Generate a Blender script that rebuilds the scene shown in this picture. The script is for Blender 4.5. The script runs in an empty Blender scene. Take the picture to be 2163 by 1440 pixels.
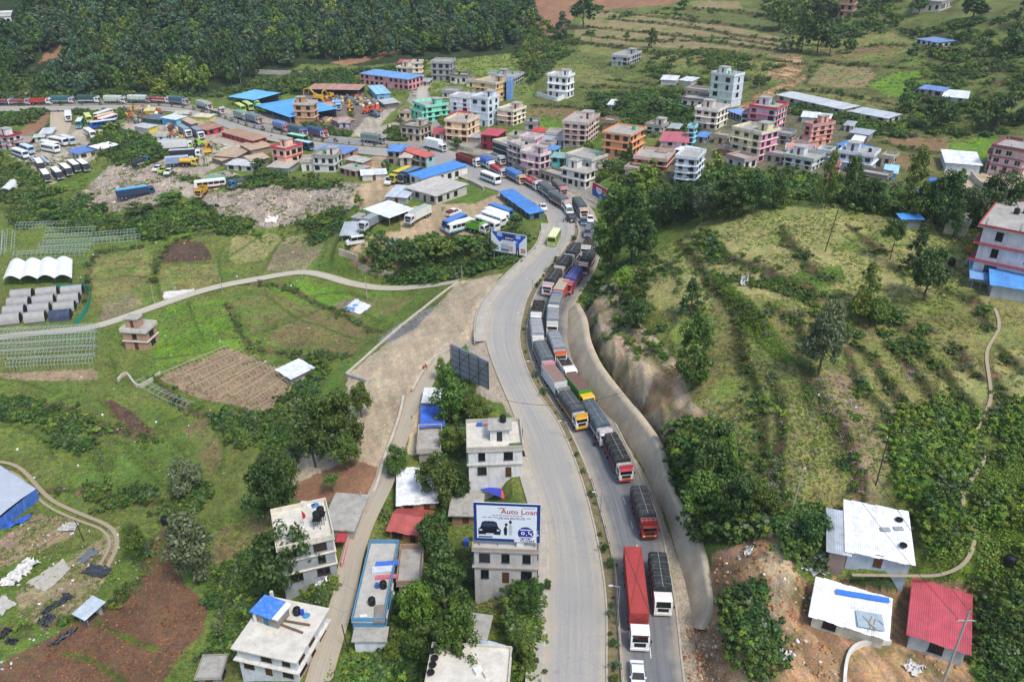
import bpy,math,random
import numpy as np
from mathutils import Vector,Matrix
R=random.Random(11)
NR=np.random.default_rng(11)
SC=bpy.context.scene
COL=SC.collection
rad=math.radians
# ------------------------------------------------------------------ camera, sky, sun, exposure
W0,H0,FPX,PITCH,CAMH=2163.0,1440.0,1700.0,rad(28.0),85.0
cam_d=bpy.data.cameras.new('camera')
cam=bpy.data.objects.new('camera',cam_d);COL.objects.link(cam)
cam.location=(0,0,CAMH);cam.rotation_euler=(rad(90)-PITCH,0,0)
cam_d.sensor_fit='HORIZONTAL';cam_d.sensor_width=36.0;cam_d.lens=FPX/W0*36.0
cam_d.clip_start=1.0;cam_d.clip_end=6000.0
SC.camera=cam
world=bpy.data.worlds.new('World');SC.world=world;world.use_nodes=True
wn=world.node_tree.nodes;wn.clear()
wo=wn.new('ShaderNodeOutputWorld');wb=wn.new('ShaderNodeBackground');ws=wn.new('ShaderNodeTexSky')
SUN_EL,SUN_AZ=rad(58),rad(140)  # azimuth clockwise from +Y (north)
ws.sky_type='NISHITA';ws.sun_disc=False;ws.sun_elevation=SUN_EL;ws.sun_rotation=SUN_AZ
ws.air_density=1.0;ws.dust_density=2.0;ws.ozone_density=1.0
wb.inputs[1].default_value=0.12
world.node_tree.links.new(ws.outputs[0],wb.inputs[0]);world.node_tree.links.new(wb.outputs[0],wo.inputs[0])
sun_d=bpy.data.lights.new('sun','SUN');sun_d.energy=1.5;sun_d.angle=rad(12);sun_d.color=(1.0,0.95,0.87)
sun=bpy.data.objects.new('sun',sun_d);COL.objects.link(sun);sun.location=(200,-100,400)
sd=Vector((math.sin(SUN_AZ)*math.cos(SUN_EL),math.cos(SUN_AZ)*math.cos(SUN_EL),math.sin(SUN_EL)))
sun.rotation_euler=(-sd).to_track_quat('-Z','Y').to_euler()
vs=SC.view_settings
SC.display_settings.display_device='sRGB'
vs.view_transform='Standard';vs.look='None';vs.gamma=1.0;vs.use_curve_mapping=False
vs.exposure=0.8
cy=SC.cycles
cy.max_bounces=6;cy.diffuse_bounces=3;cy.glossy_bounces=2;cy.transmission_bounces=2;cy.transparent_max_bounces=6
cy.volume_bounces=0;cy.volume_step_rate=4.0
cy.use_denoising=True
cy.caustics_reflective=False;cy.caustics_refractive=False
# ------------------------------------------------------------------ photo pixel <-> world helpers (used once, to find where things stand)
SP,CP=math.sin(PITCH),math.cos(PITCH)
def ray(px,py):
 u=(px-W0/2)/FPX;v=(H0/2-py)/FPX
 return np.array([u,CP+v*SP,-SP+v*CP])
def X(px,py,z):
 d=ray(px,py);t=(z-CAMH)/d[2]
 return(d[0]*t,d[1]*t)
def proj(x,y,z):
 dz=z-CAMH;dep=y*CP-dz*SP;up=y*SP+dz*CP
 return W0/2+FPX*x/dep,H0/2-FPX*up/dep
def z_at(x,y,py):
 v=(H0/2-py)/FPX
 return CAMH+y*(v*CP-SP)/(CP+v*SP)
def depth(x,y,z):return y*CP-(z-CAMH)*SP
# ------------------------------------------------------------------ road stations: L edge, median L, median R, R edge (photo px) and height
ST=[  # (Lx,Ly, mLx,mLy, mRx,mRy, Rx,Ry, z)
(1140,1620,1290,1620,1326,1620,1475,1620,-.2),
(1148,1440,1279,1440,1316,1440,1443,1440,0),(1155,1300,1281,1300,1306,1300,1429,1300,0),(1159,1200,1271,1200,1299,1200,1412,1200,0),
(1155,1100,1252,1100,1275,1100,1391,1100,.3),(1124,1000,1224,1000,1245,1000,1350,1000,1),(1094,900,1184,900,1200,900,1302,900,2.2),
(1075,850,1150,850,1167,850,1272,850,3),(1053,800,1120,800,1138,800,1232,800,3.8),(1025,720,1095,720,1112,720,1200,720,5),
(1030,660,1105,660,1120,660,1203,660,6),(1050,625,1115,625,1130,625,1222,625,6.6),(1082,590,1138,590,1152,590,1244,590,7.1),
(1112,560,1166,560,1177,560,1260,560,7.5),(1148,525,1194,525,1206,525,1268,525,7.9),(1160,495,1213,495,1225,495,1266,495,8.2),
(1158,468,1212,468,1218,468,1262,466,8.4),(1146,444,0,0,0,0,1250,440,8.6),(1122,424,0,0,0,0,1225,420,8.7),
(1085,412,0,0,0,0,1190,398,8.8),(1050,403,0,0,0,0,1150,384,8.9),(1010,390,0,0,0,0,1105,368,9),(970,373,0,0,0,0,1045,347,9),
(925,353,0,0,0,0,985,329,9.1),(880,339,0,0,0,0,930,312,9.1),(812,330,0,0,0,0,870,302,9.2),(740,323,0,0,0,0,790,296,9.2),
(660,316,0,0,0,0,700,287,9.2),(600,303,0,0,0,0,630,276,9.2),(540,291,0,0,0,0,570,264,9.2),(490,275,0,0,0,0,515,250,9.1),
(450,258,0,0,0,0,475,238,9),(400,242,0,0,0,0,420,224,8.8),(330,233,0,0,0,0,345,216,8.6),(250,232,0,0,0,0,255,213,8.4),
(130,234,0,0,0,0,130,214,8.2),(0,235,0,0,0,0,0,215,8),(-160,237,0,0,0,0,-160,217,8),(-330,240,0,0,0,0,-330,220,8)]
SL=np.array([X(s[0],s[1],s[8])for s in ST]);SR=np.array([X(s[6],s[7],s[8])for s in ST])
SZ=np.array([s[8]for s in ST])
SML=np.array([X(s[2],s[3],s[8])for s in ST[:17]]);SMR=np.array([X(s[4],s[5],s[8])for s in ST[:17]])
def catmull(P_,n=8):
 P_=np.asarray(P_,float);Q=np.vstack([2*P_[0]-P_[1],P_,2*P_[-1]-P_[-2]]);out=[]
 for i in range(1,len(Q)-2):
  p0,p1,p2,p3=Q[i-1],Q[i],Q[i+1],Q[i+2]
  for k in range(n):
   t=k/n
   out.append(.5*(2*p1+(p2-p0)*t+(2*p0-5*p1+4*p2-p3)*t*t+(3*p1-3*p2+p3-p0)*t**3))
 out.append(P_[-1]);return np.array(out)
NSUB=6
def smooth1(a,it=2):
 a=a.copy()
 for _ in range(it):a[1:-1]=.25*a[:-2]+.5*a[1:-1]+.25*a[2:]
 return a
EL3=smooth1(catmull(np.column_stack([SL,SZ]),NSUB),6);ER3=smooth1(catmull(np.column_stack([SR,SZ]),NSUB),6)
EML3=smooth1(catmull(np.column_stack([SML,SZ[:17]]),NSUB),6);EMR3=smooth1(catmull(np.column_stack([SMR,SZ[:17]]),NSUB),6)
# cut-slope retaining wall on the right: foot and top
WF=[(1200,655,6.1),(1199,685,5.7),(1199,720,5.1),(1211,767,4.3),(1231,807,3.7),(1270,862,2.9),(1302,895,2.4),(1324,932,1.9),(1356,982,1.3),(1382,1040,.8),(1406,1087,.4),(1428,1162,.1),(1451,1240,0),(1466,1325,0)]
WT=[(1216,640,8.0),(1232,672,9.0),(1239,715,9.2),(1256,757,8.6),(1276,788,8.1),(1322,846,7.4),(1342,868,7.0),(1371,907,6.5),(1391,940,6.1),(1405,1000,5.5),(1420,1047,5.0),(1461,1102,4.6),(1488,1180,4.2),(1496,1240,3.6),(1504,1278,2.6),(1476,1328,.9)]
WF3=catmull([(*X(a,b,z),z)for a,b,z in WF],4);WT3=catmull([(*X(a,b,z),z)for a,b,z in WT],4)
# ------------------------------------------------------------------ terrain heights from control points read off the photo
CT="""0 1440 -12;300 1440 -11;500 1440 -9;660 1440 -5.5;720 1440 -6;900 1440 -6;1080 1440 -1.5;1490 1440 1.2;1600 1440 5;1800 1440 7;2000 1440 7;2163 1440 9
0 1300 -12;250 1300 -11;450 1300 -9.5;560 1300 -8.5;715 1300 -4.8;800 1300 -6;900 1300 -6;1060 1300 -3;1110 1300 -.4;1520 1300 6;1600 1300 8;1800 1300 9;2100 1300 11
0 1200 -13;200 1200 -12;420 1200 -10;560 1200 -9.5;650 1200 -8.5;740 1200 -3.8;850 1200 -5.5;950 1200 -6;1080 1200 -4;1120 1200 -.3;1530 1200 8;1700 1200 11.5;1850 1200 12;2000 1200 13;2163 1200 14
0 1080 -14;200 1080 -13;400 1080 -11;560 1080 -8.5;660 1080 -6;780 1080 -2.7;860 1080 -3.5;930 1080 -4;1060 1080 -2.6;1120 1080 0;1500 1080 9;1700 1080 14;1900 1080 15.5;2163 1080 18
0 980 -13.5;250 980 -12.5;450 980 -11;600 980 -7.5;700 980 -5;800 980 -1.9;900 980 -2;960 980 -2;1060 980 -1.2;1450 980 9.5;1560 980 13;1700 980 16;1850 980 17;2163 980 20
0 900 -13;250 900 -12;450 900 -11;590 900 -8.5;690 900 -4.5;830 900 -.9;930 900 -1.2;1040 900 1.2;1420 900 9.5;1520 900 13;1650 900 17;1850 900 18.5;2163 900 21.5
0 820 -11.5;250 820 -11;450 820 -10.6;600 820 -9;700 820 -5.5;870 820 .3;960 820 1;1000 800 2;1370 830 9.5;1450 830 13;1650 820 18.5;1900 820 20;2163 820 22.5
0 750 -10;250 750 -10;450 750 -10;600 750 -9.3;680 740 -8;800 740 -1.8;850 750 .6;930 750 1.8;990 760 3.6;1310 760 10;1400 760 12.5;1500 750 15.5;1650 750 20;1850 750 21.5;2163 750 24
0 690 -8.6;300 690 -9;500 690 -8.6;700 690 -8;780 700 -7;850 690 -3;920 690 1.5;980 690 4.2;1270 700 10;1340 680 13;1420 680 15.5;1550 680 19;1750 680 22.5;2000 680 24.5;2163 680 26
0 640 -8;300 640 -7.6;600 640 -7.4;760 640 -6.5;860 650 -3.5;930 640 1.5;980 630 4.6;1030 600 6.4;1260 640 10;1310 620 13.5;1400 620 17;1600 640 22;1850 640 24;2163 640 27
0 600 -7.5;300 600 -7;600 590 -6;760 600 -5.4;860 608 -3.6;960 594 1;1270 600 10.5;1300 580 13.5;1400 570 18.5;1500 590 21;1700 590 25;1900 590 25.5;2060 590 26
0 540 -6.5;300 540 -6;600 540 -5.2;740 580 -4;860 590 -3.8;960 560 0;1050 530 3.5;1100 530 7;1290 540 11.5;1340 530 15;1430 520 20;1550 510 24.5;1700 530 26.8;1850 530 27.5;2000 530 28;2090 540 27.5
0 490 -4;300 490 -4;560 490 -4;690 490 -3;760 520 4;900 510 6.2;1020 495 7;1110 495 8;1300 490 13;1400 490 19;1500 480 24;1650 470 27.5;1800 470 28.5;1950 490 28.5;2080 490 28
0 440 -2.5;300 440 -1;500 460 0;700 440 3;800 440 6.5;950 450 7.6;1060 450 8;1600 445 28;1740 430 30;1850 445 29.5;1950 470 29
-150 440 -3;-150 640 -8;-150 900 -13;-150 1200 -13;2300 540 29;2300 800 25;2300 1100 20;2300 1400 12
0 380 0;300 380 2;500 380 3.5;700 380 6;800 390 7;900 390 8.4;1300 440 11.5;1400 450 14;1500 440 16;1290 400 12;1400 400 15;1560 410 16.5;1700 405 17;1850 400 18;2000 400 19;2163 400 20
0 330 3;200 330 4;350 330 5;500 330 7;620 350 7.6;760 350 8.6;1200 340 11;1320 330 16;1500 330 17;1700 330 18;1900 330 20;2163 330 22
0 290 5;120 290 6;300 290 7;420 290 8.2;500 300 8.8;900 285 9.6;1000 300 9.6;1100 290 11;1180 290 12.5;1320 280 17;1500 270 18.5;1700 270 20;1900 270 22.5;2163 270 26
0 250 7;200 250 7.6;330 245 8.2;650 255 9.6;800 260 9.8;900 250 10;1050 240 11.5;1180 240 13;1300 240 17;1450 230 18.5;1600 230 20;1800 235 22.5;2000 235 25;2163 235 28
600 230 10;700 225 10.4;800 215 11;920 205 12;1050 200 13;1200 205 14.5;1350 200 18.5;1550 200 21;1750 205 24;1950 205 27;2163 205 31
0 200 9.5;150 200 9.5;300 198 9.5;420 205 9.8;500 205 10.5;600 195 12;700 180 13;820 180 13;960 170 13.5;1100 170 15;1250 170 17.5;1400 170 20;1600 170 23.5;1800 170 27;2000 170 30;2163 170 34
0 165 14;100 165 14;200 160 14.5;300 160 14.5;420 160 15;560 150 16;700 145 16.5;850 140 16.5;1000 135 17;1150 130 18.5;1300 130 21;1500 130 25;1700 130 28.5;1900 130 32;2163 130 37
0 100 24;150 95 24;300 95 24;500 90 24.5;700 85 24.5;900 85 23.5;1080 80 23.5;1250 80 25.5;1450 75 29.5;1700 75 34;1900 75 37.5;2163 75 43
0 45 32;150 40 33;300 40 33;500 35 33;700 35 32;900 35 31;1100 35 30;1300 35 31.5;1550 30 36;1800 30 40.5;2163 30 48
0 0 38;300 0 40;600 0 39;900 0 37.5;1100 0 36;1300 0 37.5;1600 0 42;1900 0 48;2163 0 54
-300 220 8.5;-300 160 15;-300 90 25;-300 20 36;2400 400 23;2400 230 33;2400 130 42;2400 30 54;-300 330 3"""
ctl=[]
for ln in CT.split('\n'):
 for e in ln.split(';'):
  a,b,c=map(float,e.split());x,y=X(a,b,c);ctl.append((x,y,c))
for x in range(-460,461,115):ctl+=[(x,640,78+.02*x),(x,900,120)]
for x,z in((-90,-12),(-45,-9),(-20,-6),(5,-.5),(15,-.2),(24,.5),(45,4),(90,9)):ctl.append((x,45,z))
rd=[tuple(p)for p in EL3[::4]]+[tuple(p)for p in ER3[::4]]
ctl+=rd+[tuple(p)for p in WF3[::3]]+[tuple(p)for p in WT3[::2]]
ctl=np.array(ctl)
keep=[]
for i,p in enumerate(ctl):
 if all((p[0]-ctl[j][0])**2+(p[1]-ctl[j][1])**2>1.2 for j in keep):keep.append(i)
ctl=ctl[keep]
CC=4.0
def kern(dx,dy):return np.sqrt(dx*dx+dy*dy+CC*CC)
n=len(ctl);A_=np.zeros((n+3,n+3))
A_[:n,:n]=kern(ctl[:,None,0]-ctl[None,:,0],ctl[:,None,1]-ctl[None,:,1]);A_[range(n),range(n)]-=1.0
A_[:n,n]=1;A_[:n,n+1]=ctl[:,0]/100;A_[:n,n+2]=ctl[:,1]/100;A_[n:,:n]=A_[:n,n:].T
wgt=np.linalg.solve(A_,np.concatenate([ctl[:,2],np.zeros(3)]))
GX0,GY0,GS,GNX,GNY=-520.0,30.0,2.0,521,386
gx=GX0+GS*np.arange(GNX);gy=GY0+GS*np.arange(GNY)
HG=np.empty((GNY,GNX))
for j in range(GNY):
 k=kern(gx[:,None]-ctl[None,:,0],gy[j]-ctl[None,:,1]);HG[j]=k@wgt[:n]+wgt[n]+gx/100*wgt[n+1]+gy[j]/100*wgt[n+2]
def bil(G,x,y):
 fx=np.clip((np.asarray(x,float)-GX0)/GS,0,GNX-1.001);fy=np.clip((np.asarray(y,float)-GY0)/GS,0,GNY-1.001)
 ix=fx.astype(int);iy=fy.astype(int);tx=fx-ix;ty=fy-iy
 return(G[iy,ix]*(1-tx)+G[iy,ix+1]*tx)*(1-ty)+(G[iy+1,ix]*(1-tx)+G[iy+1,ix+1]*tx)*ty
# distance fields -------------------------------------------------
def seg_dist(px,py,line):
 """distance to a polyline, signed side (+ = left of travel) and index parameter"""
 px=np.asarray(px,float);py=np.asarray(py,float);best=np.full(px.shape,1e9);side=np.ones(px.shape);par=np.zeros(px.shape)
 for i in range(len(line)-1):
  ax,ay=line[i][0],line[i][1];bx,by=line[i+1][0],line[i+1][1];dx,dy=bx-ax,by-ay;L2=dx*dx+dy*dy+1e-9
  t=np.clip(((px-ax)*dx+(py-ay)*dy)/L2,0,1);ex=px-ax-t*dx;ey=py-ay-t*dy;d=np.hypot(ex,ey)
  m=d<best;best=np.where(m,d,best);side=np.where(m,np.sign(dx*(py-ay)-dy*(px-ax)),side);par=np.where(m,i+t,par)
 return best,side,par
CL3=.5*(EL3+ER3);HWID=.5*np.hypot(EL3[:,0]-ER3[:,0],EL3[:,1]-ER3[:,1])
RPOLY=[tuple(p[:2])for p in EL3]+[tuple(p[:2])for p in ER3[::-1]]
def inpoly(x,y,pl):
 r=np.zeros(x.shape,bool);n=len(pl);j=n-1
 for i in range(n):
  xi,yi=pl[i];xj,yj=pl[j]
  if yi!=yj:r^=((yi>y)!=(yj>y))&(x<(xj-xi)*(y-yi)/(yj-yi)+xi)
  j=i
 return r
def road_blend(x,y,h):
 dL,_,pL=seg_dist(x,y,EL3);dR,_,pR=seg_dist(x,y,ER3)
 def zz(E,p):i=np.clip(p.astype(int),0,len(E)-2);t=p-i;return E[i,2]*(1-t)+E[i+1,2]*t
 rz=(zz(EL3,pL)*dR+zz(ER3,pR)*dL)/(dL+dR+1e-6);ins=inpoly(x,y,RPOLY);dm=np.minimum(dL,dR);de=np.where(ins,0,dm)
 drop=np.where(ins,np.clip(.18+dm*.25,.18,.6),.18)
 k=np.clip((de-2.6)/3.0,0,1);k=k*k*(3-2*k)
 return(rz-drop)*(1-k)+h*k
GXX,GYY=np.meshgrid(gx,gy)
near=(seg_dist(GXX[::2,::2],GYY[::2,::2],CL3[::3])[0]<40).repeat(2,0).repeat(2,1)[:GNY,:GNX]
HG[near]=road_blend(GXX[near],GYY[near],HG[near])
def hz(x,y):return float(bil(HG,x,y))
def P(px,py):
 """where the photo's line of sight through (px, py) meets the ground"""
 d=ray(px,py);t0=45.0
 if d[2]>-.02:d=d.copy();d[2]=-.02
 ts=np.arange(45,900,1.0);zz=CAMH+ts*d[2];hh=bil(HG,ts*d[0],ts*d[1]);k=np.argmax(zz<hh)
 if zz[k]>=hh[k]:k=len(ts)-1
 a,b=ts[k]-1,ts[k]
 for _ in range(18):
  m=.5*(a+b)
  if CAMH+m*d[2]<hz(m*d[0],m*d[1]):b=m
  else:a=m
 t=.5*(a+b);x,y=t*d[0],t*d[1]
 return Vector((x,y,hz(x,y)))
# ------------------------------------------------------------------ numpy noise
def vnoise(x,y,seed=0):
 x=np.asarray(x,float);y=np.asarray(y,float);xi=np.floor(x).astype(np.int64);yi=np.floor(y).astype(np.int64);fx=x-xi;fy=y-yi
 fx=fx*fx*(3-2*fx);fy=fy*fy*(3-2*fy)
 def h(a,b):
  k=(a*374761393+b*668265263+seed*974711)&0x7fffffff;k=(k^(k>>13))*1274126177&0x7fffffff
  return((k^(k>>16))&0xffff)/65535.0
 return(h(xi,yi)*(1-fx)+h(xi+1,yi)*fx)*(1-fy)+(h(xi,yi+1)*(1-fx)+h(xi+1,yi+1)*fx)*fy
def fbm(x,y,o=3,seed=0):
 s=0;a=.5
 for k in range(o):s=s+a*(vnoise(x*2**k,y*2**k,seed+k)*2-1);a*=.55
 return s
# ------------------------------------------------------------------ terrace banks (photo polylines); ground drops to the right of travel
BANKS=[(1.1,[(1450,498),(1505,515),(1532,542),(1580,562),(1620,572),(1650,592),(1707,610),(1722,630),(1782,622)]),(1.0,[(1650,478),(1665,510),(1695,540),(1703,562),(1730,585),(1757,594)]),(1.1,[(1430,510),(1470,550),(1486,572),(1502,602),(1532,628),(1580,662),(1600,688),(1612,725)]),
(1.0,[(1548,640),(1562,700),(1566,757),(1600,825),(1611,860),(1613,935),(1608,990)]),(1.0,[(1625,805),(1645,838),(1652,895),(1643,957),(1645,1020),(1646,1075)]),(1.0,[(1718,800),(1740,850),(1770,882),(1781,920),(1793,948),(1797,988),(1828,1022),(1834,1075)]),
(.9,[(1785,742),(1810,790),(1822,828),(1857,846),(1878,892)]),(1.0,[(1803,733),(1845,762),(1868,802),(1896,838),(1934,880)]),(1.0,[(1870,722),(1902,752),(1936,790),(1966,828),(1986,842)]),(1.0,[(1918,716),(1945,752),(1990,786),(2020,822),(2056,864),(2072,884)]),(1.0,[(2008,724),(2030,757),(2057,788),(2082,802)]),(.9,[(2108,732),(2145,770),(2170,788)]),(.8,[(2094,780),(2117,832),(2110,860)]),
(.9,[(1618,652),(1670,672),(1688,694),(1692,740)]),(.8,[(1800,690),(1880,676),(1918,694),(1960,690)]),(.9,[(1978,608),(2045,635),(2077,662),(2082,698)]),(.8,[(1793,478),(1845,520),(1872,536)]),(.8,[(1690,760),(1705,800),(1712,860)]),
(1.2,[(1210,92),(1290,97),(1380,112),(1500,108),(1700,138)]),(1.2,[(1240,57),(1400,72),(1560,96),(1730,118)]),(1.2,[(1300,27),(1450,42),(1620,62),(1770,84)]),
(1.2,[(1400,20),(1560,26),(1700,52)]),(1.0,[(1290,170),(1400,182),(1480,205)]),(1.0,[(1220,186),(1300,184),(1430,200)]),(1.0,[(1640,192),(1750,195),(1890,222)]),
(.8,[(1700,178),(1730,132),(1800,138),(1950,146)]),(1.0,[(1860,300),(1930,318),(2010,322)]),(1.0,[(1950,215),(2050,200),(2163,205)]),(1.0,[(1930,170),(2040,150),(2163,150)]),(1.0,[(1940,125),(2050,110),(2163,112)]),
(1.0,[(1230,75),(1380,88),(1540,82),(1690,108)]),(1.0,[(1280,40),(1430,54),(1590,80),(1740,100)]),(1.0,[(1340,150),(1450,160),(1560,190)]),(1.0,[(1460,220),(1400,205),(1300,212)]),(.9,[(1760,110),(1860,95),(1950,100)]),(.9,[(1900,260),(2000,245),(2100,262)]),(.9,[(2000,180),(2100,175),(2170,182)]),(.9,[(1960,140),(2060,128),(2170,134)]),(.9,[(1120,222),(1200,226),(1300,240)]),(.5,[(180,640),(200,540),(300,523)]),(.5,[(325,600),(335,550),(380,505),(480,490)]),(.5,[(480,640),(520,720),(600,750),(740,752)]),(.5,[(480,600),(590,605),(700,655),(810,700)]),
(.7,[(0,845),(120,860),(230,905),(330,930)]),(.7,[(330,800),(400,865),(520,885),(600,880)]),(.6,[(60,1040),(160,1035),(300,1060),(430,1050)]),(.5,[(0,1330),(160,1305),(290,1235),(320,1140)])]
BUNDS=[[(327,540),(325,577),(335,600),(337,625),(346,638)],[(557,620),(625,672),(690,695),(755,717)],[(610,600),(665,647),(692,656)],[(532,712),(625,677),(672,655)],[(675,650),(765,663),(806,683)],[(665,627),(700,622),(740,625),(786,636)],[(182,565),(250,552),(300,548)],[(200,592),(262,585),(315,588)],[(372,557),(430,556),(482,552)],[(475,520),(462,550),(470,600)],[(397,637),(410,675),(432,722)],[(480,545),(520,520),(560,490)],[(560,572),(592,512),(650,488)],[(600,505),(680,485),(690,520),(682,545)],
[(92,875),(130,850),(180,835)],[(135,872),(210,846),(236,836)],[(25,942),(80,918),(160,895)],[(212,850),(250,890),(290,928),(335,918)],[(150,880),(190,930),(215,990),(230,1030)],[(262,935),(300,985),(345,1030)],[(340,905),(380,950),(420,1000)],[(0,800),(60,812),(120,838)],[(440,885),(475,948),(462,1002)],[(230,745),(250,800)],[(330,760),(400,750),(480,735)],[(0,900),(40,905),(90,930),(120,975)],[(380,880),(330,905),(300,960)],[(100,960),(180,950),(250,960)],
[(160,1312),(235,1268),(300,1232)],[(200,1308),(260,1345),(330,1372)],[(140,1378),(200,1400),(262,1440)],[(180,1155),(120,1180),(40,1215)]]
# finer height grid
GS2=1.0
def refine(G):
 nx=2*(G.shape[1]-1)+1;ny=2*(G.shape[0]-1)+1;xs=np.arange(nx)/2.0;ys=np.arange(ny)/2.0
 ix=np.minimum(xs.astype(int),G.shape[1]-2);iy=np.minimum(ys.astype(int),G.shape[0]-2);tx=xs-ix;ty=(ys-iy)[:,None]
 a=G[iy][:,ix]*(1-tx)+G[iy][:,ix+1]*tx;b=G[iy+1][:,ix]*(1-tx)+G[iy+1][:,ix+1]*tx
 return a*(1-ty)+b*ty
BD3=[catmull([(P(a,b).x,P(a,b).y)for a,b in l],4)for l in BUNDS]
BK3=[(amp,catmull([(P(a,b).x,P(a,b).y)for a,b in l],4))for amp,l in BANKS]
HG=refine(HG);GS=1.0;GNX,GNY=HG.shape[1],HG.shape[0]
gx=GX0+GS*np.arange(GNX);gy=GY0+GS*np.arange(GNY);GXX,GYY=np.meshgrid(gx,gy)
for amp,l in BK3:
 m=(GXX>l[:,0].min()-9)&(GXX<l[:,0].max()+9)&(GYY>l[:,1].min()-9)&(GYY<l[:,1].max()+9)
 d,s,p=seg_dist(GXX[m],GYY[m],l);e=np.minimum(p,len(l)-1-p)/4.0
 HG[m]+=amp*.8*s*np.clip(d/.8,0,1)*np.clip(1-d/8.0,0,1)**1.5*np.clip(e,0,1)
for l in BD3:
 m=(GXX>l[:,0].min()-3)&(GXX<l[:,0].max()+3)&(GYY>l[:,1].min()-3)&(GYY<l[:,1].max()+3);d=seg_dist(GXX[m],GYY[m],l)[0];HG[m]+=.28*np.clip(1-d/1.3,0,1)
HG+=.22*fbm(GXX/9,GYY/9,3,5)*np.clip((seg_dist(GXX,GYY,CL3[::4])[0]-14)/10,0,1)
m=(GXX>20)&(GXX<62)&(GYY>55)&(GYY<90)  # the landslide is rough
HG[m]+=(.7*fbm(GXX[m]/6+GYY[m]/5,GXX[m]/9-GYY[m]/2.5,3,9)+.5*fbm(GXX[m]/2.6,GYY[m]/2.6,2,19))*np.clip((GXX[m]-22)/3,0,1)*np.clip((46-GXX[m])/8,0,1)
cs=np.array([tuple(P(a,b))[:2]for a,b in[(1215,600),(1290,575),(1345,600),(1360,680),(1440,760),(1470,850),(1500,885),(1440,935),(1385,930),(1335,862),(1275,782),(1232,705)]]);m=inpoly(GXX,GYY,[tuple(k)for k in cs])
HG[m]+=.9*fbm(GXX[m]/2.4,GYY[m]/2.4,3,29)+.8*fbm((GXX[m]+GYY[m])/3.5,(GXX[m]-GYY[m])/9,2,31)-.3
dw=seg_dist(GXX,GYY,CL3[::3])[0];near=(dw<26)&(GYY<520)
HG[near]=road_blend(GXX[near],GYY[near],HG[near])
# ------------------------------------------------------------------ lanes and paths: centre lines first, the ground is levelled under them
PATHS={'lane':([(975,722),(945,745),(908,790),(880,845),(852,900),(830,960),(812,1015),(790,1060),(765,1112),(742,1180),(726,1260),(702,1340),(672,1440),(650,1530)],3.6),
'country_road':([(-90,725),(0,712),(100,702),(200,690),(300,657),(400,622),(470,603),(540,590),(600,579),(650,575),(700,586),(740,598),(800,608),(860,608),(920,602),(968,594)],3.4),
'footpath':([(2095,635),(2112,690),(2084,740),(2090,800),(2092,850),(2062,910),(2082,970),(2030,1045),(2060,1120),(2042,1185),(1990,1213),(1930,1216),(1800,1214)],.5),
'cart_track':([(-30,972),(40,985),(100,1050),(170,1085),(232,1112),(248,1150),(225,1200)],.8),'cart_track.':([(-30,990),(35,1000),(90,1062),(160,1097),(215,1118),(232,1150),(210,1195)],.55),
'side_road':([(128,233),(128,250),(128,266),(120,285),(105,298)],8),'side_road.':([(893,245),(892,215),(892,190),(905,172)],5),'side_road..':([(892,208),(930,206),(975,210),(1000,215)],2.5)}
PC={}
for nm_,(pts,w)in PATHS.items():
 c=smooth1(catmull([tuple(P(x,y))for x,y in pts],6),3);PC[nm_]=(c,w)
 m=(GXX>c[:,0].min()-6)&(GXX<c[:,0].max()+6)&(GYY>c[:,1].min()-6)&(GYY<c[:,1].max()+6)
 d,s_,p=seg_dist(GXX[m],GYY[m],c);i=np.clip(p.astype(int),0,len(c)-2);t=p-i;zc=c[i,2]*(1-t)+c[i+1,2]*t
 k=np.clip((d-w/2-.8)/2.0,0,1);HG[m]=(zc-.1)*(1-k)+HG[m]*k
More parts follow.
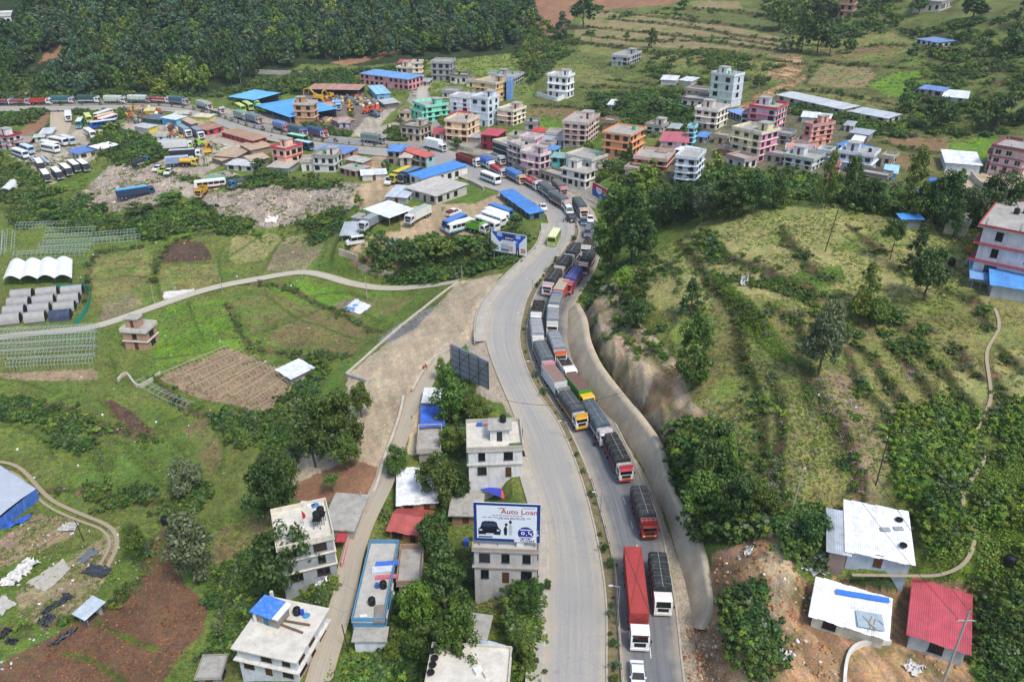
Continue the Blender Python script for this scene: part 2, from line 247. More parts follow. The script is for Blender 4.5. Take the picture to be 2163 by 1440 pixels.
# ------------------------------------------------------------------ mesh helpers
class MB:
 """collects vertices and faces and links them as one mesh object"""
 def __init__(s):s.v=[];s.f=[];s.mi=[]
 def add(s,vs,fs,mi=0):
  o=len(s.v);s.v+=[tuple(v)for v in vs];s.f+=[tuple(i+o for i in f)for f in fs];s.mi+=[mi]*len(fs);return s
 def box(s,x0,x1,y0,y1,z0,z1,mi=0,tx=0,ty=0):
  a,b,c,d=x0+tx,x1-tx,y0+ty,y1-ty
  return s.add([(x0,y0,z0),(x1,y0,z0),(x1,y1,z0),(x0,y1,z0),(a,c,z1),(b,c,z1),(b,d,z1),(a,d,z1)],
  [(3,2,1,0),(4,5,6,7),(0,1,5,4),(1,2,6,5),(2,3,7,6),(3,0,4,7)],mi)
 def prism(s,prof,y0,y1,mi=0,inset=0.0):
  """profile in x-z (counter-clockwise), extruded along y"""
  n=len(prof);vs=[(x,y0,z)for x,z in prof]+[(x,y1,z)for x,z in prof]
  fs=[tuple(range(n)),tuple(reversed(range(n,2*n)))]+[(i,i+n,(i+1)%n+n,(i+1)%n)for i in range(n)]
  return s.add(vs,fs,mi)
 def prismx(s,prof,x0,x1,mi=0):
  n=len(prof);vs=[(x0,y,z)for y,z in prof]+[(x1,y,z)for y,z in prof]
  fs=[tuple(reversed(range(n))),tuple(range(n,2*n))]+[((i+1)%n,(i+1)%n+n,i+n,i)for i in range(n)]
  return s.add(vs,fs,mi)
 def cyl(s,p,q,r0,r1=None,n=8,mi=0,cap=True):
  p=Vector(p);q=Vector(q);r1=r0 if r1 is None else r1;d=(q-p);d=d.normalized()if d.length>1e-6 else Vector((0,0,1))
  a=d.orthogonal().normalized();b=d.cross(a);vs=[]
  for c,r in((p,r0),(q,r1)):
   for k in range(n):
    t=2*math.pi*k/n;vs.append(c+a*(r*math.cos(t))+b*(r*math.sin(t)))
  fs=[(k,(k+1)%n,(k+1)%n+n,k+n)for k in range(n)]
  if cap:fs+=[tuple(reversed(range(n))),tuple(range(n,2*n))]
  return s.add(vs,fs,mi)
 def lathe(s,prof,n=12,mi=0):
  vs=[]
  for r,z in prof:vs+=[(r*math.cos(2*math.pi*k/n),r*math.sin(2*math.pi*k/n),z)for k in range(n)]
  fs=[(j*n+k,j*n+(k+1)%n,(j+1)*n+(k+1)%n,(j+1)*n+k)for j in range(len(prof)-1)for k in range(n)]
  fs+=[tuple(reversed(range(n))),tuple(range((len(prof)-1)*n,len(prof)*n))]
  return s.add(vs,fs,mi)
 def quad(s,a,b,c,d,mi=0):return s.add([a,b,c,d],[(0,1,2,3)],mi)
 def mesh(s,name,mats,smooth=False):
  me=bpy.data.meshes.new(name);me.from_pydata(s.v,[],s.f)
  for m in(mats if isinstance(mats,(list,tuple))else[mats]):me.materials.append(m)
  if any(s.mi):me.polygons.foreach_set('material_index',s.mi)
  if smooth:me.polygons.foreach_set('use_smooth',[True]*len(s.f))
  me.update();return me
 def build(s,name,mats,parent=None,smooth=False):return link(name,s.mesh(name,mats,smooth),parent)
def link(name,me,parent=None,loc=None,rz=None,scale=None):
 o=bpy.data.objects.new(name,me);COL.objects.link(o)
 if parent is not None:o.parent=parent
 if loc is not None:o.location=loc
 if rz is not None:o.rotation_euler=(0,0,rz)
 if scale is not None:o.scale=scale
 return o
def tag(o,label=None,cat=None,group=None,kind=None):
 if label:o['label']=label
 if cat:o['category']=cat
 if group:o['group']=group
 if kind:o['kind']=kind
 return o
def thing(name,label,cat,loc=(0,0,0),rz=0,group=None):
 o=bpy.data.objects.new(name,None);COL.objects.link(o);o.location=loc;o.rotation_euler=(0,0,rz);o.empty_display_size=.5
 return tag(o,label,cat,group)
def npmesh(name,V,F,mats,col=None,smooth=True):
 """mesh from numpy arrays; F is (n,4) or (n,3)"""
 me=bpy.data.meshes.new(name);k=F.shape[1];me.vertices.add(len(V));me.vertices.foreach_set('co',np.ascontiguousarray(V,np.float32).ravel())
 me.loops.add(F.size);me.loops.foreach_set('vertex_index',np.ascontiguousarray(F,np.int32).ravel())
 me.polygons.add(len(F));me.polygons.foreach_set('loop_start',np.arange(0,F.size,k,dtype=np.int32))
 try:me.polygons.foreach_set('loop_total',np.full(len(F),k,np.int32))
 except Exception:pass
 if smooth:me.polygons.foreach_set('use_smooth',np.ones(len(F),bool))
 for m in(mats if isinstance(mats,(list,tuple))else[mats]):me.materials.append(m)
 if col is not None:
  at=me.attributes.new('Col','FLOAT_COLOR','POINT');c4=np.ones((len(V),4),np.float32);c4[:,:np.shape(col)[1]]=col;at.data.foreach_set('color',c4.ravel())
 me.update(calc_edges=True);return me
# ------------------------------------------------------------------ materials
MATS={}
def srgb(h):
 h=h.lstrip('#');out=[]
 for i in(0,2,4):
  c=int(h[i:i+2],16)/255;out.append(c/12.92 if c<=.04045 else((c+.055)/1.055)**2.4)
 return tuple(out)
def _base(name):
 m=bpy.data.materials.new(name);m.use_nodes=True;nt=m.node_tree;nt.nodes.clear()
 o=nt.nodes.new('ShaderNodeOutputMaterial');b=nt.nodes.new('ShaderNodeBsdfPrincipled');nt.links.new(b.outputs[0],o.inputs[0]);return m,nt,b,o
def _noise(nt,scale,detail=4,rough=.6,vec=None):
 t=nt.nodes.new('ShaderNodeTexNoise');t.inputs['Scale'].default_value=scale;t.inputs['Detail'].default_value=detail;t.inputs['Roughness'].default_value=rough
 if vec is not None:nt.links.new(vec,t.inputs['Vector'])
 return t
def _map(nt,val,a,b,c,d):
 r=nt.nodes.new('ShaderNodeMapRange');r.inputs[1].default_value=a;r.inputs[2].default_value=b;r.inputs[3].default_value=c;r.inputs[4].default_value=d
 nt.links.new(val,r.inputs[0]);return r.outputs[0]
def _mul(nt,col,val):
 m=nt.nodes.new('ShaderNodeMix');m.data_type='RGBA';m.blend_type='MULTIPLY';m.inputs[0].default_value=1.0
 nt.links.new(col,m.inputs[6]);nt.links.new(val,m.inputs[7]);return m.outputs[2]
def _mix(nt,fac,a,b):
 m=nt.nodes.new('ShaderNodeMix');m.data_type='RGBA'
 if hasattr(fac,'is_linked')or hasattr(fac,'links'):nt.links.new(fac,m.inputs[0])
 else:m.inputs[0].default_value=fac
 for v,i in((a,6),(b,7)):
  if isinstance(v,tuple):m.inputs[i].default_value=(*v[:3],1)
  else:nt.links.new(v,m.inputs[i])
 return m.outputs[2]
def mat(col,rough=.8,var=.12,scale=1.2,dirt=.0,dirtcol=(.22,.17,.11),metal=0.0,spec=.35,bump=0.0,key=None,randv=0.0):
 """plain painted / plaster / metal surface: base colour with blotches and weather stains"""
 if isinstance(col,str):col=srgb(col)
 k=key or('m',tuple(round(c,4)for c in col),rough,var,scale,dirt,metal,bump,randv)
 if k in MATS:return MATS[k]
 m,nt,b,o=_base('paint');geo=nt.nodes.new('ShaderNodeNewGeometry');pos=geo.outputs['Position']
 n1=_noise(nt,scale,5,.65,pos);v=_map(nt,n1.outputs[0],.3,.7,1-var,1+var)
 rgb=nt.nodes.new('ShaderNodeRGB');rgb.outputs[0].default_value=(*col,1);c=_mul(nt,rgb.outputs[0],v)
 if randv:
  oi=nt.nodes.new('ShaderNodeObjectInfo');c=_mul(nt,c,_map(nt,oi.outputs['Random'],0,1,1-randv,1+randv))
 if dirt>0:
  mp=nt.nodes.new('ShaderNodeMapping');mp.inputs['Scale'].default_value=(1.6,1.6,.28);nt.links.new(pos,mp.inputs[0])
  n2=_noise(nt,.9,6,.7,mp.outputs[0]);f=_map(nt,n2.outputs[0],.48,.78,0,dirt);c=_mix(nt,f,c,dirtcol)
 nt.links.new(c,b.inputs['Base Color']);b.inputs['Roughness'].default_value=rough;b.inputs['Metallic'].default_value=metal
 b.inputs['Specular IOR Level'].default_value=spec
 if bump:
  n3=_noise(nt,scale*6,4,.6,pos);bm=nt.nodes.new('ShaderNodeBump');bm.inputs['Strength'].default_value=bump;bm.inputs['Distance'].default_value=.05
  nt.links.new(n3.outputs[0],bm.inputs['Height']);nt.links.new(bm.outputs[0],b.inputs['Normal'])
 MATS[k]=m;return m
def ground_mat():
 m,nt,b,o=_base('ground');geo=nt.nodes.new('ShaderNodeNewGeometry');pos=geo.outputs['Position']
 a=nt.nodes.new('ShaderNodeAttribute');a.attribute_name='Col';c=a.outputs['Color']
 n1=_noise(nt,.16,5,.6,pos);n2=_noise(nt,.9,5,.7,pos);n3=_noise(nt,3.6,4,.75,pos)
 w=_mul(nt,_map(nt,n1.outputs[0],.3,.7,.74,1.26),_map(nt,n2.outputs[0],.32,.68,.64,1.36));w=_mul(nt,w,_map(nt,n3.outputs[0],.32,.68,.58,1.46));c=_mul(nt,c,_mix(nt,a.outputs['Alpha'],(1.0,1.0,1.0),w))
 n4=_noise(nt,.33,6,.7,pos);h=nt.nodes.new('ShaderNodeHueSaturation');nt.links.new(_map(nt,n4.outputs[0],.35,.65,.478,.518),h.inputs['Hue'])
 nt.links.new(_map(nt,n2.outputs[0],.3,.7,.8,1.15),h.inputs['Saturation']);nt.links.new(c,h.inputs['Color']);c=h.outputs[0]
 nt.links.new(c,b.inputs['Base Color']);b.inputs['Roughness'].default_value=.95;b.inputs['Specular IOR Level'].default_value=.12
 ad=nt.nodes.new('ShaderNodeMath');ad.operation='ADD';nt.links.new(n2.outputs[0],ad.inputs[0]);nt.links.new(n3.outputs[0],ad.inputs[1])
 bm=nt.nodes.new('ShaderNodeBump');bm.inputs['Strength'].default_value=.55;bm.inputs['Distance'].default_value=.35
 nt.links.new(ad.outputs[0],bm.inputs['Height']);nt.links.new(bm.outputs[0],b.inputs['Normal']);return m
GROUND=ground_mat()
def leaf_mat(name,col,col2,trans=.28):
 m,nt,b,o=_base(name);nt.nodes.remove(b);geo=nt.nodes.new('ShaderNodeNewGeometry');oi=nt.nodes.new('ShaderNodeObjectInfo')
 n1=_noise(nt,.5,3,.6,geo.outputs['Position'])
 f=nt.nodes.new('ShaderNodeMath');f.operation='ADD';nt.links.new(_map(nt,n1.outputs[0],.3,.7,-.1,.6),f.inputs[0]);nt.links.new(_map(nt,geo.outputs['Random Per Island'],0,1,-.12,.5),f.inputs[1]);f.use_clamp=True
 c=_mix(nt,f.outputs[0],col,col2)
 c=_mul(nt,c,_map(nt,oi.outputs['Random'],0,1,.68,1.32));h=nt.nodes.new('ShaderNodeHueSaturation');r2=nt.nodes.new('ShaderNodeMath');r2.operation='FRACT'
 r3=nt.nodes.new('ShaderNodeMath');r3.operation='MULTIPLY';r3.inputs[1].default_value=17.3;nt.links.new(oi.outputs['Random'],r3.inputs[0]);nt.links.new(r3.outputs[0],r2.inputs[0])
 nt.links.new(_map(nt,r2.outputs[0],0,1,.475,.53),h.inputs['Hue']);nt.links.new(c,h.inputs['Color']);c=h.outputs[0]
 d=nt.nodes.new('ShaderNodeBsdfDiffuse');t=nt.nodes.new('ShaderNodeBsdfTranslucent');g=nt.nodes.new('ShaderNodeBsdfGlossy');g.inputs['Roughness'].default_value=.5
 nt.links.new(c,d.inputs[0]);nt.links.new(c,t.inputs[0]);g.inputs[0].default_value=(.8,.85,.8,1)
 x=nt.nodes.new('ShaderNodeMixShader');x.inputs[0].default_value=trans;nt.links.new(d.outputs[0],x.inputs[1]);nt.links.new(t.outputs[0],x.inputs[2])
 y=nt.nodes.new('ShaderNodeMixShader');y.inputs[0].default_value=.03;nt.links.new(x.outputs[0],y.inputs[1]);nt.links.new(g.outputs[0],y.inputs[2]);nt.links.new(y.outputs[0],o.inputs[0])
 return m
def glass_mat(col='#20262c',rough=.18):
 k=('g',col);
 if k in MATS:return MATS[k]
 m,nt,b,o=_base('window_glass');b.inputs['Base Color'].default_value=(*srgb(col),1);b.inputs['Roughness'].default_value=rough;b.inputs['Specular IOR Level'].default_value=.6
 MATS[k]=m;return m
def road_mat(name,ca,cb,dustcol,dust,crack=.5,scale=.25):
 m,nt,b,o=_base(name);geo=nt.nodes.new('ShaderNodeNewGeometry');pos=geo.outputs['Position'];uv=nt.nodes.new('ShaderNodeAttribute');uv.attribute_name='Lane'
 sx=nt.nodes.new('ShaderNodeSeparateXYZ');nt.links.new(uv.outputs['Vector'],sx.inputs[0])
 mp=nt.nodes.new('ShaderNodeCombineXYZ');mm=nt.nodes.new('ShaderNodeMath');mm.operation='MULTIPLY';mm.inputs[1].default_value=14;nt.links.new(sx.outputs[0],mm.inputs[0]);nt.links.new(mm.outputs[0],mp.inputs[0])
 m2=nt.nodes.new('ShaderNodeMath');m2.operation='MULTIPLY';m2.inputs[1].default_value=.035;nt.links.new(sx.outputs[1],m2.inputs[0]);nt.links.new(m2.outputs[0],mp.inputs[1])
 ns=_noise(nt,1.0,5,.62,mp.outputs[0]);n1=_noise(nt,scale,6,.65,pos);n2=_noise(nt,3.0,5,.7,pos)
 c=_mix(nt,_map(nt,ns.outputs[0],.38,.62,0,1),ca,cb)
 c=_mix(nt,_map(nt,n1.outputs[0],.42,.66,0,.35),c,ca)
 e=nt.nodes.new('ShaderNodeMath');e.operation='SUBTRACT';nt.links.new(sx.outputs[0],e.inputs[0]);e.inputs[1].default_value=.5;e2=nt.nodes.new('ShaderNodeMath');e2.operation='ABSOLUTE';nt.links.new(e.outputs[0],e2.inputs[0])
 e3=nt.nodes.new('ShaderNodeMath');e3.operation='ADD';nt.links.new(e2.outputs[0],e3.inputs[0]);nt.links.new(_map(nt,n1.outputs[0],.3,.7,-.1,.1),e3.inputs[1])
 c=_mix(nt,_map(nt,e3.outputs[0],.28,.5,0,dust),c,dustcol);c=_mul(nt,c,_map(nt,n2.outputs[0],.3,.7,.92,1.08))
 vo=nt.nodes.new('ShaderNodeTexVoronoi');vo.feature='DISTANCE_TO_EDGE';vo.inputs['Scale'].default_value=.22;wv=nt.nodes.new('ShaderNodeVectorMath');wv.operation='ADD';nt.links.new(pos,wv.inputs[0]);nt.links.new(n1.outputs['Color'],wv.inputs[1]);nt.links.new(wv.outputs[0],vo.inputs['Vector'])
 n5=_noise(nt,.12,3,.5,pos);ck=nt.nodes.new('ShaderNodeMath');ck.operation='MULTIPLY';nt.links.new(_map(nt,vo.outputs['Distance'],.004,.016,crack,0),ck.inputs[0]);nt.links.new(_map(nt,n5.outputs[0],.48,.6,0,1),ck.inputs[1]);c=_mix(nt,ck.outputs[0],c,(.10,.095,.085))
 n6=_noise(nt,.45,4,.6,pos);c=_mix(nt,_map(nt,n6.outputs[0],.63,.74,0,.3),c,(.13,.125,.12));n7=_noise(nt,.07,2,.4,pos);c=_mix(nt,_map(nt,n7.outputs[0],.55,.66,0,.35),c,cb)
 nt.links.new(c,b.inputs['Base Color']);b.inputs['Roughness'].default_value=.85;b.inputs['Specular IOR Level'].default_value=.25
 bm=nt.nodes.new('ShaderNodeBump');bm.inputs['Strength'].default_value=.15;bm.inputs['Distance'].default_value=.05;nt.links.new(n2.outputs[0],bm.inputs['Height']);nt.links.new(bm.outputs[0],b.inputs['Normal'])
 return m
# ------------------------------------------------------------------ ground: one sheet of zones, cut into its fields, yards and hillsides
G_=dict(grass=(.112,.182,.034),forest=(.035,.055,.022),meadow=(.19,.25,.06),redsoil=(.30,.165,.095),stubble=(.29,.23,.12),hillmix=(.135,.15,.05),stubblegreen=(.225,.21,.075),lush=(.135,.25,.03),
dry=(.23,.205,.085),orange=(.45,.285,.15),dirtfield=(.26,.17,.09),town=(.34,.31,.26),townmix=(.15,.15,.085),dirtdark=(.20,.165,.135),dirt=(.42,.37,.29),rubble=(.33,.275,.225),
orangedirt=(.44,.335,.20),plough=(.095,.07,.055),drygrass=(.31,.29,.12),olivefield=(.20,.165,.07),tanfield=(.27,.215,.135),tan=(.50,.40,.265),grey=(.24,.24,.23),brownfield=(.165,.10,.055),
dirtgrass=(.32,.26,.145),cropsoil=(.33,.24,.15),olivebrown=(.21,.17,.075),scrub=(.045,.07,.022),lushscrub=(.10,.17,.026),clay=(.47,.355,.215),hilldry=(.345,.325,.125),shoulder=(.40,.345,.255),sand=(.45,.37,.27),verge=(.17,.15,.075))
ZONES=[  # (object name or None, colour, polygon)
(None,'hillmix',[(1120,-90),(2500,-90),(2500,420),(1850,420),(1500,330),(1330,260),(1120,230)]),
('hillside','forest',[(-400,-90),(1130,-90),(1130,50),(1085,125),(900,128),(760,140),(640,135),(560,172),(440,205),(-400,212)]),
(None,'hillmix',[(430,205),(560,168),(650,140),(780,140),(860,150),(880,200),(700,182),(600,190),(500,215)]),
('meadow','meadow',[(880,150),(960,125),(1085,112),(1135,150),(1125,205),(1010,215),(960,180),(900,205),(880,190)]),
(None,'redsoil',[(1000,8),(1100,0),(1190,-10),(1225,20),(1195,62),(1160,85),(1140,112),(1120,104),(1150,62),(1090,30)]),
(None,'redsoil',[(1190,2),(1330,-10),(1480,-10),(1400,12),(1260,22)]),('hill_scar','redsoil',[(95,112),(120,88),(138,100),(130,120),(105,125),(80,135)]),(None,'tan',[(-20,205),(40,195),(105,186),(60,204),(0,212)]),(None,'redsoil',[(690,133),(780,118),(850,102),(800,124),(730,140)]),
('terrace_field','stubble',[(1215,60),(1250,28),(1420,30),(1560,60),(1700,90),(1690,130),(1540,105),(1380,100),(1210,85)]),('terrace_field','stubble',[(1450,2),(1560,4),(1570,20),(1470,18)]),
('terrace_field','stubblegreen',[(1230,92),(1400,116),(1500,112),(1660,140),(1640,160),(1480,150),(1380,130),(1220,108)]),(None,'stubblegreen',[(1125,140),(1230,135),(1320,172),(1300,182),(1150,165)]),
('terrace_field','stubblegreen',[(1640,80),(1760,85),(1850,60),(1950,90),(1880,125),(1760,128),(1680,108)]),('terrace_field','dirtfield',[(1800,98),(1880,92),(1880,110),(1810,112)]),
('terrace_field','stubble',[(1705,178),(1740,135),(1835,142),(1850,160),(1825,186),(1780,184)]),('terrace_field','lush',[(1830,180),(1900,152),(1950,150),(1925,206),(1870,200)]),
('terrace_field','dry',[(1680,182),(1760,190),(1890,215),(1900,238),(1780,215),(1640,192)]),
('earth_cutting','orange',[(1615,165),(1640,130),(1690,118),(1702,140),(1680,165),(1640,175)]),('track','orange',[(1548,232),(1600,200),(1640,182),(1700,158),(1705,168),(1640,200),(1580,240)]),
('terrace_field','dirtfield',[(1850,300),(1880,290),(2010,295),(2000,322),(1930,320)]),('terrace_field','dirtfield',[(1860,325),(1990,335),(1985,365),(1880,352)]),('terrace_field','lush',[(2010,305),(2080,285),(2125,300),(2080,338),(2010,322)]),
(None,'dirtfield',[(1190,228),(1280,235),(1290,255),(1200,252),(1110,242),(1120,230)]),(None,'lush',[(1110,250),(1200,250),(1190,285),(1130,275)]),
('street','town',[(1030,350),(1150,395),(1258,440),(1262,400),(1180,360),(1140,300),(1040,290),(960,255),(900,225),(850,240),(850,300),(950,318),(1015,330)]),
(None,'town',[(870,180),(900,170),(915,225),(990,222),(960,195),(1010,190),(1050,225),(900,240),(860,215)]),
(None,'townmix',[(1340,330),(1500,260),(1640,230),(1800,260),(1900,350),(1700,378),(1400,378)]),('yard','tan',[(2080,360),(2200,355),(2200,425),(2130,400),(2060,390)]),(None,'tan',[(1990,358),(2050,350),(2078,375),(2040,405)]),
('scrapyard','dirtdark',[(630,195),(760,195),(800,215),(850,218),(800,240),(770,282),(700,272),(640,262)]),('track','dirt',[(790,235),(850,214),(805,262),(785,292),(742,288),(770,250)]),('track','dirt',[(798,268),(850,252),(825,292),(790,292)]),
('yard','dirt',[(470,228),(560,240),(640,255),(650,268),(600,266),(540,256),(480,242)]),
('yard','dirt',[(118,235),(138,236),(142,262),(180,270),(250,262),(330,242),(450,262),(560,300),(520,330),(470,345),(430,370),(300,352),(230,302),(185,350),(110,392),(60,350),(20,330),(60,300),(112,285)]),
(None,'redsoil',[(30,290),(60,262),(100,236),(108,240),(90,272),(40,295)]),(None,'scrub',[(0,240),(90,238),(75,258),(0,270)]),(None,'scrub',[(60,290),(105,258),(116,250),(112,272),(70,295)]),
(None,'grass',[(200,292),(240,268),(280,285),(330,300),(362,330),(300,352),(240,342),(200,322)]),
('rubble_ground','rubble',[(120,440),(180,400),(230,350),(300,335),(420,355),(390,392),(340,430),(250,447),(150,447)]),('rubble_ground','rubble',[(420,412),(520,395),(720,385),(770,390),(742,440),(640,470),(560,482),(480,472),(440,440)]),('track','dirt',[(330,398),(430,370),(480,360),(525,378),(400,418)]),
('yard','orangedirt',[(760,392),(830,368),(852,395),(800,430),(760,442),(738,420)]),('yard','orangedirt',[(840,440),(930,430),(1000,430),(1062,405),(1078,420),(1040,448),(1060,492),(960,502),(860,522),(760,532),(730,542),(760,500),(850,490)]),
(None,'redsoil',[(752,538),(850,555),(868,578),(800,578),(738,560)]),(None,'orangedirt',[(785,330),(830,320),(820,345),(780,368)]),
('field','plough',[(332,556),(346,520),(380,507),(430,512),(446,548),(400,554)]),('field','stubblegreen',[(180,600),(205,540),(300,525),(330,545),(325,600),(290,640),(210,650),(195,620)]),(None,'tanfield',[(225,630),(280,618),(300,640),(250,672),(210,680)]),
('field','stubblegreen',[(325,592),(345,562),(460,556),(470,590),(430,612),(340,622)]),('field','drygrass',[(480,545),(490,500),(560,490),(600,500),(560,550),(500,560)]),('field','tanfield',[(562,572),(592,510),(650,488),(685,500),(680,540),(640,577)]),
('field','olivefield',[(495,640),(560,612),(640,640),(575,690),(530,705)]),('field','olivefield',[(580,692),(645,642),(715,668),(690,715),(630,740),(560,730)]),('field','olivefield',[(720,668),(800,705),(745,752),(640,748),(696,716)]),
('field','olivefield',[(720,640),(790,630),(880,625),(832,662),(760,672)]),('field','tanfield',[(685,650),(742,626),(792,640),(762,668)]),('field','lush',[(335,500),(380,472),(412,480),(404,506)]),('field','lush',[(560,610),(640,592),(720,612),(760,625),(690,648),(620,635)]),
('field','lush',[(320,720),(350,650),(480,632),(500,700),(520,735),(420,760),(330,770)]),('field','cropsoil',[(330,800),(480,735),(640,800),(560,870),(420,840)]),(None,'cropsoil',[(-20,790),(200,778),(205,800),(100,805),(-20,800)]),
('embankment','tan',[(960,596),(1062,575),(1012,660),(998,722),(940,745),(895,800),(872,850),(835,930),(805,990),(772,1045),(600,1055),(598,1000),(690,900),(735,820),(735,790),(850,700),(930,640)]),
('embankment','redsoil',[(600,1045),(640,1012),(740,965),(800,985),(780,1052),(650,1065)]),(None,'grey',[(795,715),(880,662),(935,640),(875,695),(820,725)]),(None,'grass',[(740,760),(830,695),(800,700),(690,800),(640,860),(700,850)]),
('field','brownfield',[(0,1470),(-60,1430),(160,1312),(300,1232),(312,1150),(350,1105),(382,1160),(386,1232),(440,1272),(432,1332),(382,1382),(330,1460)]),('field','dirtgrass',[(40,1250),(150,1185),(250,1105),(242,1185),(200,1265),(90,1335),(40,1300)]),('field','cropsoil',[(-20,1155),(80,1085),(165,1095),(150,1130),(-10,1205)]),
('vegetable_plot','plough',[(210,850),(240,843),(332,915),(287,926)]),('vegetable_plot','olivefield',[(380,902),(432,882),(476,950),(452,1002),(410,950)]),('field','olivebrown',[(462,1120),(590,1062),(602,1130),(560,1180),(470,1210),(450,1170)]),
('vegetable_plot','olivebrown',[(1000,1252),(1105,1240),(1100,1300),(1010,1290)]),('vegetable_plot','lush',[(690,1385),(790,1360),(780,1440),(680,1440)]),(None,'redsoil',[(640,1395),(705,1320),(718,1345),(672,1420),(640,1425)]),(None,'verge',[(870,1010),(990,1000),(985,1050),(930,1040)]),(None,'scrub',[(820,1180),(1000,1150),(1000,1330),(900,1440),(720,1440),(800,1340)]),
('hillside','stubblegreen',[(1330,560),(1500,470),(1740,425),(2110,470),(2200,640),(2200,900),(2080,900),(1900,882),(1882,1085),(1650,1092),(1560,1062),(1480,900),(1420,700)]),('hilltop','hilldry',[(1330,560),(1440,510),(1480,470),(1560,452),(1740,425),(1860,450),(2060,470),(2110,560),(2090,640),(1960,620),(1860,640),(1700,640),(1560,620),(1420,660),(1360,640)]),
(None,'grass',[(1500,590),(1580,600),(1700,640),(1720,620),(1790,590),(1780,560),(1700,570),(1640,600)]),(None,'lush',[(1495,570),(1540,600),(1640,700),(1680,770),(1640,760),(1560,690)]),
('terrace_field','stubblegreen',[(1500,860),(1570,832),(1605,1000),(1630,1100),(1570,1062),(1522,950)]),('terrace_field','stubblegreen',[(1642,812),(1760,802),(1802,950),(1805,1085),(1660,1085),(1645,950)]),('terrace_field','stubble',[(1742,775),(1800,792),(1870,930),(1882,1082),(1832,1082),(1795,935)]),
('terrace_field','stubblegreen',[(1810,740),(1880,740),(1930,850),(1890,880)]),('terrace_field','hilldry',[(1985,800),(2050,760),(2080,830),(2060,880),(2020,870)]),('terrace_field','hilldry',[(2100,740),(2163,740),(2180,830),(2100,850)]),
('thicket','lushscrub',[(1880,902),(2000,842),(2080,902),(2075,980),(2030,1040),(1960,1062),(1890,1052)]),(None,'lush',[(1930,1082),(2040,1052),(2240,872),(2240,1240),(2100,1232),(1980,1222)]),
('landslide','orange',[(1440,1480),(1470,1330),(1500,1285),(1505,1170),(1600,1130),(1655,1080),(1650,1180),(1720,1242),(1702,1340),(1780,1370),(1900,1362),(1932,1232),(2060,1232),(2122,1270),(2102,1340),(2042,1402),(2065,1480)]),(None,'orange',[(1690,1345),(1715,1250),(1760,1222),(1930,1225),(1950,1300),(1920,1420),(1780,1400)]),(None,'scrub',[(1790,1212),(1905,1222),(1900,1250),(1800,1235)]),(None,'clay',[(1560,1300),(1640,1250),(1600,1180),(1660,1130),(1690,1230),(1640,1340)]),
('cut_slope','clay',[(1232,650),(1290,580),(1342,600),(1352,680),(1432,760),(1462,850),(1502,882),(1442,932),(1392,935),(1342,862),(1282,782),(1242,705)]),(None,'orange',[(1385,790),(1440,770),(1420,860),(1350,880)]),(None,'scrub',[(1410,930),(1500,890),(1560,1000),(1640,1110),(1560,1150),(1480,1150),(1420,1040)]),
(None,'shoulder',[(978,722),(1060,715),(1085,800),(1110,900),(1090,905),(1062,850),(1040,850),(1008,830),(1000,760)]),(None,'tan',[(880,800),(930,760),(900,850),(885,960),(860,960)]),('shoulder','shoulder',[(1222,625),(1205,660),(1204,720),(1236,800),(1276,850),(1306,900),(1352,1000),(1394,1100),(1415,1200),(1432,1300),(1446,1440),(1478,1440),(1466,1325),(1451,1240),(1428,1162),(1382,1040),(1302,895),(1231,807),(1199,720),(1198,660)]),
]
SOIL=('tan','dirt','town','orangedirt','shoulder','grey','redsoil','sand','clay','orange','dirtfield','dirtdark')
